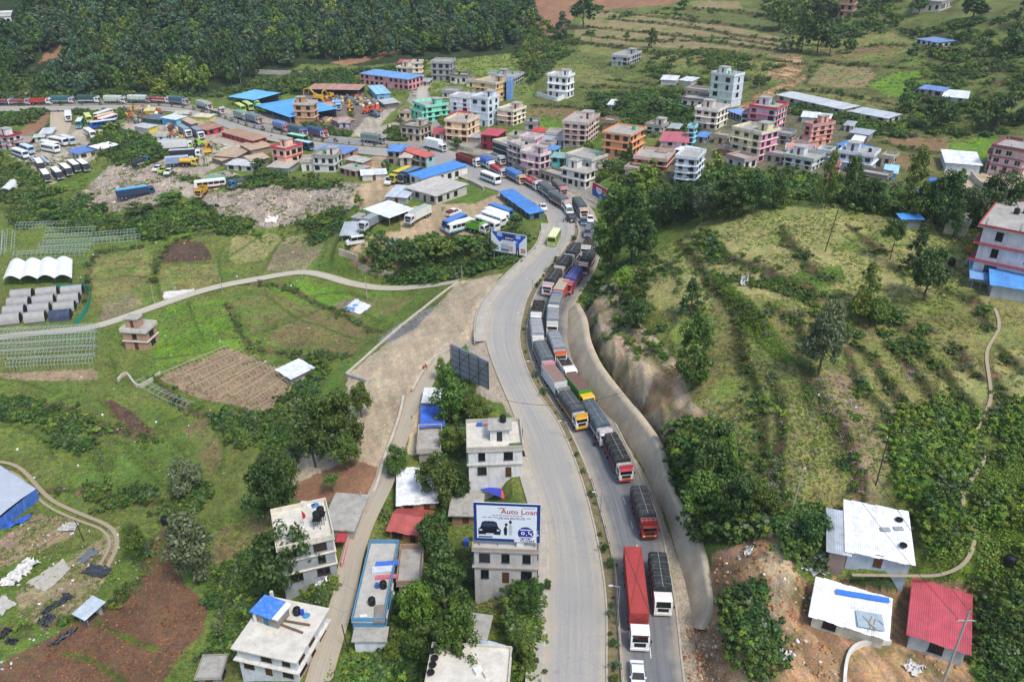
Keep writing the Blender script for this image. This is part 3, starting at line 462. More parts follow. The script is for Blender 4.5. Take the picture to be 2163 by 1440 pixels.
def build_ground():
 ang=np.radians(np.linspace(-44,44,860));rr=[56.0]
 while rr[-1]<780:rr.append(rr[-1]+.26+max(0,rr[-1]-60)*.0033)
 rr=np.array(rr);rr[-1]=780
 AA,RR=np.meshgrid(ang,rr);x=RR*np.sin(AA);y=RR*np.cos(AA);nr,na=x.shape;z=bil(HG,x,y)
 px,py=proj(x,y,z)
 jx=5*fbm(x/2.2,y/2.2,2,3)+9*fbm(x/8,y/8,3,4);jy=.7*(5*fbm(x/2.2,y/2.2,2,13)+7*fbm(x/9,y/9,2,14));k=np.clip(130/RR,.25,1)
 qx,qy=px+jx*k,py+jy*k
 col=np.empty((nr,na,3));amp_=np.ones((nr,na));col[:]=G_['grass'];zid=np.zeros((nr,na),int);names=['ground']
 w=np.clip(.5+fbm(x/14,y/14,4,21)*1.4,0,1)[...,None];base=np.array(G_['grass'])*(1-w)+np.array((.15,.175,.045))*w;col[:]=base
 for nm,c,pl in ZONES:
  a=np.array(pl,float);bb=(qx>a[:,0].min())&(qx<a[:,0].max())&(qy>a[:,1].min())&(qy<a[:,1].max());idx=np.nonzero(bb)
  if len(idx[0])==0:continue
  s=inpoly(qx[idx],qy[idx],pl);ii=(idx[0][s],idx[1][s]);c1=np.array(G_[c]);f=fbm(x[ii]/6,y[ii]/6,4,len(names))
  cc=c1[None]*(1+.18*f[:,None])
  if c in('stubble','stubblegreen','hilldry','olivefield','dry','drygrass','tanfield','olivebrown','hillmix','dirtgrass','dirtfield'):
   t=np.clip(.1+f*1.3,0,.8)[:,None];cc=cc*(1-t)+np.array(G_['grass'])*1.15*t
  if c in('tan','orangedirt','dirt'):
   st=np.clip(.5+1.6*fbm(x[ii]/1.4+y[ii]/5,y[ii]/11,3,55),0,1)[:,None];cc=cc*(.86+.26*st)
  if c in('orange','clay'):
   st=np.clip(.5+1.8*fbm((x[ii]+y[ii]*.4)/1.1,y[ii]/6,4,57),0,1)[:,None];cc=cc*(.62+.62*st)
   gz=np.clip(fbm(x[ii]/3.4,y[ii]/3.4,4,59)*2-.25,0,.85)[:,None];cc=cc*(1-gz)+np.array((.13,.14,.05))*gz
  if c in('orange','clay','rubble','tan'):
   t=np.clip(fbm(x[ii]/3,y[ii]/3,4,33)*1.2,0,.7)[:,None];cc=cc*(1-t)+np.array((.52,.43,.30)if c!='orange' else(.24,.145,.08))*t
  if c=='grass' or c=='lush' or c=='meadow':
   t=np.clip(-.1+f*1.2,0,.6)[:,None];cc=cc*(1-t)+np.array((.16,.15,.06))*t
  col[ii]=cc;amp_[ii]=.62 if c in SOIL else .8 if c in('olivefield','tanfield','stubble','hilldry','drygrass','brownfield','cropsoil')else 1.0
  if nm:names.append(nm);zid[ii]=len(names)-1
 for l in BD3:
  m=(x>l[:,0].min()-2)&(x<l[:,0].max()+2)&(y>l[:,1].min()-2)&(y<l[:,1].max()+2);ii=np.nonzero(m)
  if len(ii[0])==0:continue
  d,s,p=seg_dist(x[ii],y[ii],l);g=fbm(x[ii]/1.1,y[ii]/1.1,2,18);t=np.clip(1.5-d/.42+g,0,1)[:,None]*.9;col[ii]=col[ii]*(1-t)+np.array((.075,.125,.022))*(1+.5*g[:,None])*t
 for amp,l in BK3:  # rough grass and bare earth on the terrace banks
  m=(x>l[:,0].min()-3)&(x<l[:,0].max()+3)&(y>l[:,1].min()-3)&(y<l[:,1].max()+3);ii=np.nonzero(m)
  if len(ii[0])==0:continue
  d,s,p=seg_dist(x[ii],y[ii],l);g=fbm(x[ii]/1.5,y[ii]/1.5,3,8);t=np.clip(1.5-(d-s*-.45*0)/.75+g*.9,0,1)[:,None]*.95
  bc=np.where((g>.08)[:,None],np.array((.15,.105,.055)),np.array((.05,.068,.02)));col[ii]=col[ii]*(1-t)+bc*t
 z=z+(.10*fbm(x/1.3,y/1.3,3,40))*np.clip((seg_dist(x,y,CL3[::4])[0]-HWID.max()-1)/4+.0,0,1)if False else z+.08*fbm(x/1.3,y/1.3,3,40)
 V=np.stack([x,y,z],-1).reshape(-1,3);C=np.concatenate([col,amp_[...,None]],-1).reshape(-1,4)
 I=np.arange(nr*na).reshape(nr,na);F=np.stack([I[:-1,:-1],I[1:,:-1],I[1:,1:],I[:-1,1:]],-1).reshape(-1,4);F=F[:,::-1]
 fz=zid[:-1,:-1].reshape(-1)
 cnt=0
 for k,nm in enumerate(names):
  f=F[fz==k]
  if len(f)<12:continue
  u,inv=np.unique(f,return_inverse=True);me=npmesh(nm,V[u],inv.reshape(f.shape),GROUND,C[u])
  o=link(nm,me);tag(o,kind='structure');cnt+=1
 return cnt
# ------------------------------------------------------------------ buildings: read off four photo points (base and top of the near corner, the two neighbouring roof corners)
FRW=mat('#d9d6cf',.6,.1);FRB=mat('#4a2f22',.7,.2);FRD=mat('#2c2f33',.6,.1);PANE=glass_mat('#1b2025',.15);DOORM=mat('#5a3b28',.7,.2);SLABC=mat('#a9a499',.9,.18,.7,.5,(.15,.14,.12),bump=.2)
ROOFC=mat((.40,.385,.345),.92,.22,.5,.55,(.13,.125,.11),bump=.25);BRICK=mat('#9a6248',.9,.25,3,.3,bump=.3);TANKB=mat('#191b1d',.5,.15);TANKG=mat('#2f9e66',.5,.15);RUST=mat('#7a4a33',.85,.35,1.5,.4,(.2,.1,.06));STEEL=mat('#8f979c',.55,.2,1.5,.2,metal=.25)
def wallm(c,d=.55):return mat(c,.88,.14,.8,d,(.20,.185,.16),bump=.12)
def frame_geo(base,top,A,C):
 g=P(*base);zr=z_at(g.x,g.y,top[1]);zr=max(zr,g.z+2.0);B=np.array([g.x,g.y]);a=np.array(X(*A,zr));c=np.array(X(*C,zr));b=np.array(X(*top,zr))
 u=a-b;w=c-b;lu,lw=np.hypot(*u),np.hypot(*w)
 if lu>=lw:e=u/max(lu,1e-6);p=w-e*(w@e);lw=max(.45*np.hypot(*p)+.55*lw,2.0);f=p/max(np.hypot(*p),1e-6)
 else:f=w/max(lw,1e-6);p=u-f*(u@f);lu=max(.45*np.hypot(*p)+.55*lu,2.0);e=p/max(np.hypot(*p),1e-6)
 return b,e,f,max(lu,2.0),max(lw,2.0),g.z,zr
WIN={}
def win_mesh(kind,w,h):
 w=round(w*5)/5;h=round(h*5)/5;k=(kind,w,h)
 if k not in WIN:
  m={'w':FRW,'b':FRB,'d':FRD}[kind];fr=MB();t=.07
  fr.box(-w/2-t,w/2+t,-.03,.06,-h/2-t,-h/2).box(-w/2-t,w/2+t,-.03,.06,h/2,h/2+t).box(-w/2-t,-w/2,-.03,.06,-h/2,h/2).box(w/2,w/2+t,-.03,.06,-h/2,h/2)
  nb=2 if w>1.5 else 1
  for j in range(1,nb+1):x=-w/2+w*j/(nb+1);fr.box(x-.025,x+.025,-.02,.05,-h/2,h/2)
  fr.box(-w/2-.12,w/2+.12,-.02,.14,-h/2-t-.06,-h/2-t)
  pn=MB().box(-w/2,w/2,-.03,.015,-h/2,h/2)
  WIN[k]=(fr.mesh('window',m),pn.mesh('pane',PANE))
 return WIN[k]
def window(t,kind,w,h,x,y,z,rz):
 f,p=win_mesh(kind,w,h);o=link('window',f,t,(x,y,z),rz);link('pane',p,o);return o
SHEET={}
def sheet_mesh(w,l,m,key):
 k=(round(w,2),round(l,1),key)
 if k not in SHEET:
  n=max(3,int(w/.22));vs=[];xs=np.linspace(-w/2-.03,w/2+.03,2*n+1);l_=k[1]
  for y in(0,l_):
   for i,x in enumerate(xs):vs.append((x,y,.035*(i%2)))
  q=len(xs);mb=MB();mb.add(vs,[(i,i+1,q+i+1,q+i)for i in range(q-1)]);SHEET[k]=mb.mesh('roof_sheet',m)
 return SHEET[k]
def tin_plane(t,name,p0,du,dv,m,key,sheets=14):
 """corrugated sheets side by side: p0 corner, du along the eaves, dv up the slope"""
 p0,du,dv=Vector(p0),Vector(du),Vector(dv);lu=du.length;n=max(1,min(sheets,int(lu/1.0)));w=lu/n;xd=du.normalized();nz=xd.cross(dv).normalized()
 if nz.z<0:nz=-nz
 yd=nz.cross(xd);flip=yd.dot(dv)<0;yd=-yd if flip else yd;hd=MB();hold=MB()
 for k in range(n):
  me=sheet_mesh(w,dv.length,m,key);o=link('roof_sheet',me,t);x2=xd if not flip else xd;zz=x2.cross(yd)
  M=Matrix(((x2.x,yd.x,zz.x,0),(x2.y,yd.y,zz.y,0),(x2.z,yd.z,zz.z,0),(0,0,0,1)))
  q=p0+xd*(w*(k+.5))+Vector((0,0,.012*((k*7)%3)))+yd*(.06*(((k*5)%3)-1)if n>3 else 0)
  M.translation=q;o.matrix_local=M
  if zz.z<0:pass
def rotv(e):return math.atan2(e[1],e[0])
def tank(label,x,y,z,s=1.0,green=False,group='water tanks on the roofs'):
 me=shared(('tank',green),lambda:MB().lathe([(.52,0),(.56,.08),(.54,.3),(.57,.36),(.54,.42),(.57,.7),(.54,.76),(.57,1.0),(.5,1.14),(.22,1.26),(.2,1.34),(.02,1.36)],14).mesh('water_tank',TANKG if green else TANKB))
 o=link('water_tank',me,None,(x,y,z),0,(s,s,s));return tag(o,label,'water tank',group)
def building(label,base,top,A,C,floors,wall,trim=None,name='house',cat='house',roof='flat',tin=None,win='d',skipw=False,parapet=.9,stair=False,tanks=0,tlab=None,overhang=.35,ga=None,rebar=False,seed=None,balcony=False,second=None,wallB=None,rc=None,group=None,geo_=None,door=True,ridge=1.6,wind=1.0,depthmax=None,shape=None):
 b,e,f,lu,lw,zb,zr=geo_
 if depthmax:lw=min(lw,depthmax)
 if depthmax and lu>depthmax*8:pass
 q=R.Random(hash(label)&0xffff)if False else random.Random(sum(map(ord,label)))
 c=b+e*lu/2+f*lw/2;cs=[b,b+e*lu,b+f*lw,b+e*lu+f*lw];zlow=min(min(hz(*p)for p in cs),zb)-.4
 rz=rotv(-e);ex=Vector((-e[0],-e[1],0));fy=Vector((f[0],f[1],0))  # local x runs from A to B, local y away from the viewer
 left=ex.x*fy.y-ex.y*fy.x>0
 t=thing(name,label,cat,(c[0],c[1],zlow),rz,group)
 # local frame: x in [-lu/2, lu/2], near face at y = sgn*lw/2
 s=-1 if left else 1;hx,hy=lu/2,lw/2;H=zr-zlow;fh=(zr-zb)/floors;z0=zb-zlow;wm=wallm(wall);tr=wallm(trim)if trim else SLABC
 if roof=='open':
  for x in(-hx+.15,0,hx-.15):
   for y in(-hy+.15,hy-.15):link('post',shared(('post',round(H,1)),lambda:MB().box(-.09,.09,-.09,.09,0,round(H,1)-.1).mesh('post',STEEL)),t,(x,y,0))
  MB().box(-hx+.3,hx-.3,-s*(hy-.3)-.1,-s*(hy-.3)+.1,0,H-.25).build('back_wall',wm,t)
  (lambda mb:[mb.box(-hx,hx,y-.06,y+.06,H-.25,H-.1)for y in(-hy+.15,0,hy-.15)]and mb.build('beam',STEEL,t))(MB())
 else:
  mb=MB().box(-hx,hx,-hy,hy,0,H-(.1 if roof=='flat' else .18))
  if wallB:
   mb.mi[2:]=[1 if i in(3,5)else 0 for i in range(2,6)];mb.mi[3]=1;mb.build('wall',[wm,wallm(wallB)],t)
  else:mb.build('wall',wm,t)
 if roof=='flat':
  ov=overhang
  for k in range(1,floors+(0 if False else 1)):
   zz=z0+fh*k;last=k==floors;th=.16 if not last else .2
   MB().box(-hx-ov,hx+ov,-hy-ov,hy+ov,zz-th,zz).build('floor_slab' if not last else 'roof',tr if not last else[ROOFC if not rc else mat(rc,.9,.16,.5,.4,(.2,.185,.16),bump=.2)],t)
  if parapet:
   pb=MB();w=.14;a,b_=hx+ov-.02,hy+ov-.02
   pb.box(-a,a,-b_,-b_+w,H+.002,H+parapet).box(-a,a,b_-w,b_,H+.002,H+parapet).box(-a,-a+w,-b_+w,b_-w,H+.002,H+parapet).box(a-w,a,-b_+w,b_-w,H+.002,H+parapet);pb.build('parapet',wm if not trim else tr,t)
  if not stair and floors>=2 and not skipw and lu>5 and lw>5 and not shape and rc is None:stair=q.choice((0,1,2));rebar=rebar or q.random()<.3
  if stair:
   sx=hx*(.45 if stair==1 else-.45);sw=min(1.7,hx*.5);sy=-s*hy*.35;o=MB().box(sx-sw,sx+sw,sy-min(1.5,hy*.5),sy+min(1.5,hy*.5),H+.002,H+2.3).build('stair_room',wm,t)
   MB().box(sx-sw-.25,sx+sw+.25,sy-min(1.5,hy*.5)-.25,sy+min(1.5,hy*.5)+.25,H+2.302,H+2.45).build('roof',ROOFC,o);MB().box(sx-.4,sx+.4,sy+s*(min(1.5,hy*.5))-.02,sy+s*(min(1.5,hy*.5))+.03,H+.01,H+1.95).build('door',DOORM,o)
  if rebar:
   rb=MB();me=shared(('rebar',),lambda:(lambda m_:[m_.cyl((x,y,0),(x+.03*(k-1.5),y,1.5),.03,n=4)for k,(x,y)in enumerate([(-.1,-.1),(.1,-.1),(.1,.1),(-.1,.1)])]and m_.box(-.15,.15,-.15,.15,0,.5).mesh('column_stub',SLABC))(MB()))
   for x in(-hx+.2,0,hx-.2):
    for y in(-hy+.2,hy-.2):link('column_stub',me,t,(x,y,H))
 elif roof in('mono','open'):
  m=mat(tin or '#9aa3a8',.6,.2,.7,.5,(.27,.20,.15),metal=.1,spec=.35,randv=.10);ov=.5;rise=.35
  tin_plane(t,'roof',(-hx-ov,s*(hy+ov),H-.05),(lu+2*ov,0,0),(0,-s*(lw+2*ov),rise),m,tin)
 elif roof=='gable':
  m=mat(tin or '#9aa3a8',.6,.2,.7,.5,(.27,.20,.15),metal=.1,spec=.35,randv=.10);ov=.45
  if ga=='y':
   for q_ in(-1,1):tin_plane(t,'roof',(q_*(hx+ov),-hy-ov,H-.1),(0,lw+2*ov,0),(-q_*(hx+ov),0,ridge),m,tin)
   MB().prism([(-hx,H-.179),(hx,H-.179),(0,H+ridge-.25)],-hy,hy).build('gable_wall',wm,t)
  else:
   for q_ in(-1,1):tin_plane(t,'roof',(-hx-ov,q_*(hy+ov),H-.1),(lu+2*ov,0,0),(0,-q_*(hy+ov),ridge),m,tin)
   MB().prismx([(-hy,H-.179),(hy,H-.179),(0,H+ridge-.25)],-hx,hx).build('gable_wall',wm,t)
 if not skipw and roof!='open':
 # windows on every outer face; a door on the ground floor of the near face
  for(fx,L_,ys,yaw,which)in(('n',lu,s*hy,0 if s>0 else math.pi,0),('r',lw,hx,-math.pi/2,1),('l',lw,-hx,math.pi/2,2),('b',lu,-s*hy,math.pi if s>0 else 0,3)):
   n=max(1,int(round(L_/3.0*wind)))if L_>1.8 else 0
   if which==3:n=max(0,n-1)
   for k in range(floors):
    zc=z0+fh*(k+.52)
    for j in range(n):
     p=(-L_/2+L_*(j+.5)/n);ww=min(q.choice((1.0,1.4,1.4,1.8)),L_/n*.62);hh=min(1.4,fh*.5)
     if q.random()<.14:continue
     isd=k==0 and door and which==0 and j==n//2
     if fx in 'nb':xx,yy,yw=p,ys,(math.pi if ys<0 else 0)
     else:xx,yy,yw=ys,p,(-math.pi/2 if ys>0 else math.pi/2)
     off=.0
     if isd:
      o=link('door',shared(('door',),lambda:MB().box(-.5,.5,-.03,.05,0,2.0).mesh('door',DOORM)),t,(xx,yy,z0+.05),yw)
     else:window(t,win,ww,hh,xx,yy,zc,yw)
 if balcony and floors>1:
  for k in range(1,floors):
   zz=z0+fh*k;y0,y1=(s*hy,s*(hy+1.1));lo,hi=min(y0,y1),max(y0,y1);o=MB().box(-hx*.9,hx*.5,lo,hi,zz-.15,zz+.01).build('balcony',tr,t)
   rb=MB();yr=y1-s*.05;rb.box(-hx*.9,hx*.5,yr-.03,yr+.03,zz+.85,zz+.93)
   for j in range(9):x=-hx*.9+(hx*1.4)*j/8;rb.box(x-.03,x+.03,yr-.03,yr+.03,zz+.012,zz+.85)
   rb.build('railing',tr,o)
 for k in range(tanks):
  x,y=q.uniform(-.6,.6)*hx,-s*q.uniform(.1,.6)*hy;zz=H;off=Vector((x,y,zz));off.rotate(Matrix.Rotation(rz,3,'Z'))
  tank((tlab or('black water tank on the roof of the '+label)).replace('#',str(k+1)),c[0]+off.x,c[1]+off.y,zlow+H,q.uniform(.85,1.05),green=(tlab or '').startswith('green'))
 t['_h']=H;return t,(c,e,f,lu,lw,zlow,zr,rz,s)
PEND=[]
def bd(label,base,top,A,C,*a,**k):
 rec={'args':(label,base,top,A,C)+a,'kw':k,'geo':frame_geo(base,top,A,C)};PEND.append(rec);return rec
def level_pads():
 for r in PEND:
  b,e,f,lu,lw,zb,zr=r['geo']
  if r['kw'].get('depthmax'):lw=min(lw,r['kw']['depthmax'])
  c=b+e*lu/2+f*lw/2;rr=.6*math.hypot(lu,lw)+5;m=(abs(GXX-c[0])<rr)&(abs(GYY-c[1])<rr);dx=GXX[m]-c[0];dy=GYY[m]-c[1]
  d=np.maximum(abs(dx*e[0]+dy*e[1])-lu/2,abs(dx*f[0]+dy*f[1])-lw/2)-1.0;k=np.clip(d/2.5,0,1);h=HG[m];z1=np.minimum(h,zb-.05)if r['kw'].get('roof','flat')=='flat' else np.full(h.shape,zb-.05);HG[m]=z1*(1-k)+h*k
def realise():
 for r in PEND:r['kw']['geo_']=r['geo'];r['obj'],r['fr']=building(*r['args'],**r['kw'])
# --- upper town and hillside
bd('long pink house with a blue tin roof and white gallery',(862,191),(862,168),(760,155),(872,158.5),2,'#dc9aa0','#e6dfd6',roof='mono',tin='#6f9fd0',win='b')
bd('cream house with a red tin roof shelter on top',(870,166),(870,146),(838,143),(876,140),2,'#e3d3b4','#efe6d5',tanks=0,win='b',parapet=.7)
bd('tall cream stair tower beside the red roof shelter',(889,173),(889,134),(870,134),(893,130),4,'#ecdcb6','#d9c6b4',overhang=.5,tanks=1,tlab='black water tank on the cream stair tower',wind=.6,win='b')
bd('flat red tin shelter standing on the cream house',(868,146),(868,133),(840,133),(874,127),1,'#8f8a80',roof='open',tin='#b5525a',name='roof_shelter',cat='shelter')
bd('unpainted grey concrete block house at the forest meadow',(951,172),(951,134),(914,131),(962,127),3,'#9d9da0','#a8a8a9',rebar=True,stair=False,win='d')
bd('white single storey house right of the grey concrete house',(985,177),(985,162),(951,160),(989,156),1,'#e3e1da','#77736c',tanks=1,tlab='black water tank on the white single storey house by the meadow',win='b')
bd('small cream hut below the white single storey house',(1004,184),(1004,174),(988,172),(1010,169),1,'#d9c9ad','#b5ada0')
bd('sky blue tin shed at the scrapyard gate',(824,210),(824,197),(796,199),(806,181),1,'#7fb4d6',roof='mono',tin='#9fd0e6',name='shed',cat='shed',skipw=True)
bd('grey tin shed below the sky blue shed',(813,230),(813,220),(800,211),(839,216),1,'#6d6a68',roof='mono',tin='#b5b9ba',name='shed',cat='shed',skipw=True)
bd('mint green three storey house',(904,258),(900,227),(874,217),(929,217),3,'#7fd9ba','#93e3c6',win='d',overhang=.5,tanks=1,tlab='black water tank on the mint green house')
bd('mint green two storey wing on the left of the mint house',(893,258),(892,240),(867,231),(903,232),2,'#79d3b5','#93e3c6',win='d')
bd('weathered beige house above the highway with dark parapet',(888,300),(888,272),(846,267),(902,262),2,'#cfc4ac','#6f675c',stair=1,parapet=.8,win='d')
bd('peach three storey house with a red roof lean-to',(987,303),(987,260),(949,252),(1012,248),3,'#eac6a2','#f0d6b8',tanks=1,tlab='black water tank on the peach three storey house',balcony=True,win='b')
bd('red tin lean-to on the peach house roof',(985,258),(985,247),(950,240),(1008,240),1,'#d9bda0',roof='mono',tin='#a33f48',name='roof_shelter',cat='shelter',skipw=True)
bd('maroon roofed kiosk with a hollow courtyard beside the peach house',(948,290),(948,283),(916,283),(950,272),1,'#cfc6bd',roof='mono',tin='#b04a55',name='kiosk',cat='kiosk')
bd('very tall white house with a blank side wall',(1030,268),(1030,211),(993,207),(1054,203),4,'#d9e3ee','#e3e9f0',overhang=.12,wind=.7,win='d',stair=1)
bd('white rear block with tiny windows left of the tall blank-walled house',(992,246),(992,209),(950,205),(998,201),4,'#e0e6ec','#e6eaee',overhang=.1,wind=.6,win='d')
bd('ochre and grey four storey house with a blue side',(1047,217),(1047,179),(1005,173),(1080,170),4,'#c9b392','#dcc39a',win='b',wallB='#e0bd86',balcony=True)
bd('grey stair tower crowning the ochre house',(1052,184),(1052,160),(1034,158),(1060,155),1,'#8f9ea6','#a3b0b6',overhang=.4,tanks=1,tlab='green water tank on the grey stair tower of the ochre house')
bd('sky blue slab of a house behind the ochre house',(1078,212),(1079,172),(1070,172),(1084,168),4,'#6f9fdc','#7fabdf',skipw=True,overhang=.05)
bd('grey concrete house with a gable porch behind the blue slab',(1085,182),(1085,167),(1061,157),(1106,156),2,'#a6a8ac','#b0b2b5',tanks=1,tlab='green water tank on the grey gable-porch house')
bd('white four storey house alone on the slope',(1198,209),(1198,164),(1157,160),(1216,159),3,'#eef0f0','#f3f4f3',stair=1,overhang=.4,win='d',balcony=True)
bd('pink and cream three storey house with white parapets',(1084,266),(1084,237),(1047,234),(1110,228),3,'#e3c3b3','#efe3d0',wallB='#efe6cc',balcony=True,stair=1,win='b')
bd('maroon house with a red tin roof at the street corner',(1050,319),(1050,287),(1017,283),(1068,276),2,'#8d2b3c','#a33a48',roof='mono',tin='#c0505c')
bd('corner block with a dark blue glass front',(1079,346),(1079,312),(1041,299),(1096,303),3,'#2b4150','#d9d0bd',win='d',parapet=.8,overhang=.15,wind=1.5)
bd('grey and pink balconied house left of the pink townhouse',(1102,360),(1101,313),(1074,303),(1112,303),4,'#b9a9a9','#cfc2bc',balcony=True,tanks=1,tlab='black water tank on the grey and pink balconied house')
bd('pink townhouse with a cream balustrade over the street',(1138,374),(1141,331),(1101,322),(1154,323),3,'#dcb2c3','#e9dcd2',balcony=True,wind=1.1,win='b')
bd('pink upper storeys of the townhouse behind the street front',(1128,330),(1128,296),(1101,291),(1145,288),3,'#e0b3c6','#e6cfd3',win='w')
bd('small grey stair house with a black tank above the pink storeys',(1133,290),(1133,262),(1112,259),(1140,254),2,'#b3b0b3','#8f8d8c',tanks=1,tlab='black water tank on the small grey stair house')
bd('red roofed room right of the small grey stair house',(1146,298),(1146,279),(1131,275),(1152,272),1,'#dfc3c0','#c94a44',roof='mono',tin='#c94a44')
bd('cream and green cluttered terrace house behind the glass front',(1098,318),(1098,292),(1076,288),(1112,283),2,'#cfc3a6','#b9b39c',tanks=1,tlab='black water tank on the cluttered terrace house')
bd('stepped beige and pink mansion with a white penthouse',(1236,309),(1239,264),(1186,268),(1264,245),4,'#e0c9c2','#cdb6ac',stair=1,balcony=True,win='b',overhang=.5)
bd('white penthouse block of the stepped mansion',(1238,268),(1240,247),(1222,247),(1252,238),1,'#ece9e4','#d9d2ca',tanks=0)
bd('low grey tin roofed sheds behind the turquoise house',(1186,307),(1186,297),(1148,292),(1190,285),1,'#cdb9c3',roof='mono',tin='#aeb6ba',name='shed',cat='shed')
bd('aqua box house with a blue tin roof',(1171,332),(1171,317),(1157,312),(1184,311),1,'#a3dfe0',roof='mono',tin='#5f93cf')
bd('turquoise two storey house behind the white shop',(1194,357),(1194,334),(1169,329),(1202,326),2,'#58c9bd','#8fd9d0',roof='mono',tin='#8fb3ae',win='d')
bd('white three storey shop house with open shop fronts',(1236,399),(1237,366),(1187,355),(1257,358),2,'#e4e3dd','#d3d0c6',balcony=False,win='d',wind=1.2,overhang=.5,parapet=.15)
bd('white top storey of the shop house with a green tank',(1247,364),(1250,341),(1196,329),(1269,326),1,'#e6e5df','#d9d6cc',tanks=1,tlab='green water tank on the white shop house',parapet=.9,win='d')
bd('low grey shop row left of the white shop house',(1182,391),(1182,376),(1142,363),(1186,366),1,'#b9b3a3','#8f897d',wind=1.3)
bd('orange three storey house with a green tank',(1328,333),(1331,287),(1290,275),(1361,271),3,'#dfa87a','#e9a06d',tanks=1,tlab='green water tank on the orange house',overhang=.7,parapet=.5,win='b')
bd('old greyish white house right of the orange house',(1396,287),(1396,270),(1366,265),(1410,263),2,'#cfccc0','#a39f95')
bd('brown brick hut behind the orange house',(1294,271),(1294,259),(1275,256),(1304,252),1,'#a98467','#8f7a68')
bd('house with a broad red tin roof and pink verandah',(1451,322),(1451,301),(1398,294),(1457,283),2,'#dfc6c4','#b5545f',roof='mono',tin='#c26a72',win='b',wind=1.3)
bd('aqua stair tower beside the broad red roof',(1467,311),(1467,271),(1457,271),(1472,267),4,'#85cfdf','#a9e0e8',tanks=1,tlab='green water tank on the aqua stair tower',wind=.5)
bd('terraced pink and brick house above the trees',(1405,363),(1407,341),(1356,325),(1424,322),2,'#b8705c','#dcb3a8',rebar=True)
bd('brick room on the roof of the terraced pink house',(1406,341),(1406,327),(1386,324),(1419,315),1,'#a5694f','#9d8f84')
bd('blue and white four storey house with a red porch',(1468,394),(1472,338),(1431,331),(1489,322),4,'#ccd6e3','#dfe5ec',win='d',balcony=True)
bd('brick roof hut with a white tin roof on the blue and white house',(1467,334),(1468,323),(1428,315),(1473,315),1,'#a3403a',roof='mono',tin='#dfe9ea',skipw=True)
bd('old white house below the pink upper block',(1487,228),(1487,214),(1441,209),(1499,205),1,'#e4e4e0','#6f6c69')
bd('pink upper block standing back on the old white house',(1494,208),(1494,195),(1449,190),(1499,189),1,'#d3b9ad','#a9a39b',skipw=False)
bd('tall pale green and white house with a blank side',(1551,228),(1551,163),(1503,156),(1573,158),4,'#d3ded4','#dfe6ea',wallB='#cfd6e3',wind=.55,overhang=.15,win='d',tanks=1,tlab='green water tank on the tall pale green house')
bd('cream three storey house with white balustrades',(1516,275),(1516,237),(1472,230),(1539,226),3,'#dccbc2','#efe9dc',wallB='#efe8d6',tanks=1,tlab='black water tank on the cream balustrade house',win='b',balcony=True)
bd('open pavilion with a blue tin roof',(1569,258),(1569,244),(1537,233),(1581,238),1,'#b9bcc6',roof='mono',tin='#7fa3d6',name='pavilion',cat='pavilion',win='d',wind=1.6)
bd('red banded white mansion with four storeys',(1636,283),(1640,233),(1592,223),(1664,221),4,'#c9c6d3','#c24a5c',stair=0,balcony=True,tanks=1,tlab='green water tank on the red banded mansion',win='d',wallB='#dcd9e0')
bd('gabled left wing of the red banded mansion',(1599,276),(1597,242),(1573,236),(1607,234),3,'#b9b6c4','#c9788a',roof='gable',tin='#c9525c',ga='y')
bd('faded yellow four storey house with a pink side wall',(1602,344),(1608,285),(1548,272),(1622,271),4,'#e0d6b3','#e6dcbc',wallB='#d693b3',balcony=True,win='d')
bd('small white terrace house among the trees below the yellow house',(1573,360),(1572,341),(1536,331),(1590,332),1,'#ded9d3','#b59a92')
bd('low flat grey house right of the yellow house',(1652,344),(1652,331),(1601,323),(1655,320),1,'#bdbbb4','#a9a59b',wind=1.2,balcony=False)
bd('white house with a wavy balcony and pink upper room',(1714,362),(1717,341),(1657,330),(1736,328),2,'#dcdcdc','#b9c3bd',win='d')
bd('pink rooftop room under a pale pergola',(1719,334),(1719,321),(1660,316),(1724,313),1,'#dcb6c9','#e3d0dc')
bd('low house with an orange tin roof',(1698,324),(1698,314),(1666,309),(1712,299),1,'#cfa289',roof='mono',tin='#dd9a72')
bd('salmon four storey house with a tall stair window',(1759,302),(1762,261),(1716,268),(1786,256),4,'#e3aa95','#cf8f86',wallB='#e6b3a0',win='b',stair=1,tanks=1,tlab='blue-grey water tank on the salmon house')
bd('wide blue and white house with balconies',(1837,365),(1843,332),(1774,322),(1862,321),2,'#c6cfe0','#dfe6ee',balcony=True,win='w',wind=1.4,overhang=.5,tanks=1,tlab='black water tank on the wide blue and white house')
bd('upper room with a bright blue tin roof on the wide blue house',(1818,328),(1818,317),(1770,305),(1822,309),1,'#c9d6e0',roof='mono',tin='#3f8fe0')
bd('narrow red and pink tower house between two trees',(1770,388),(1771,352),(1759,353),(1775,347),3,'#c9605f','#d99a92',wind=.6)
bd('low brown walled row below the wide blue house',(1872,389),(1872,377),(1815,367),(1876,367),1,'#a98d7c','#7f7772')
bd('pale blue shed at the end of the brown walled row',(1893,378),(1893,366),(1871,361),(1896,352),1,'#8fc3e6',roof='mono',tin='#a9d6ee',name='shed',cat='shed')
bd('big white tin roofed hall with pale steel walls',(2067,368),(2072,349),(2003,347),(2059,324),1,'#c3cbd0',roof='mono',tin='#eef1f3',name='hall',cat='hall',skipw=True)
bd('pink mansion with maroon eaves at the right edge',(2168,374),(2168,322),(2098,312),(2195,306),3,'#e0bcbc','#8f4f5b',wind=1.1,win='w',overhang=.7)
bd('turret wing of the pink mansion',(2105,360),(2105,326),(2092,322),(2112,318),2,'#dfbcbf','#8f4f5b',win='w')
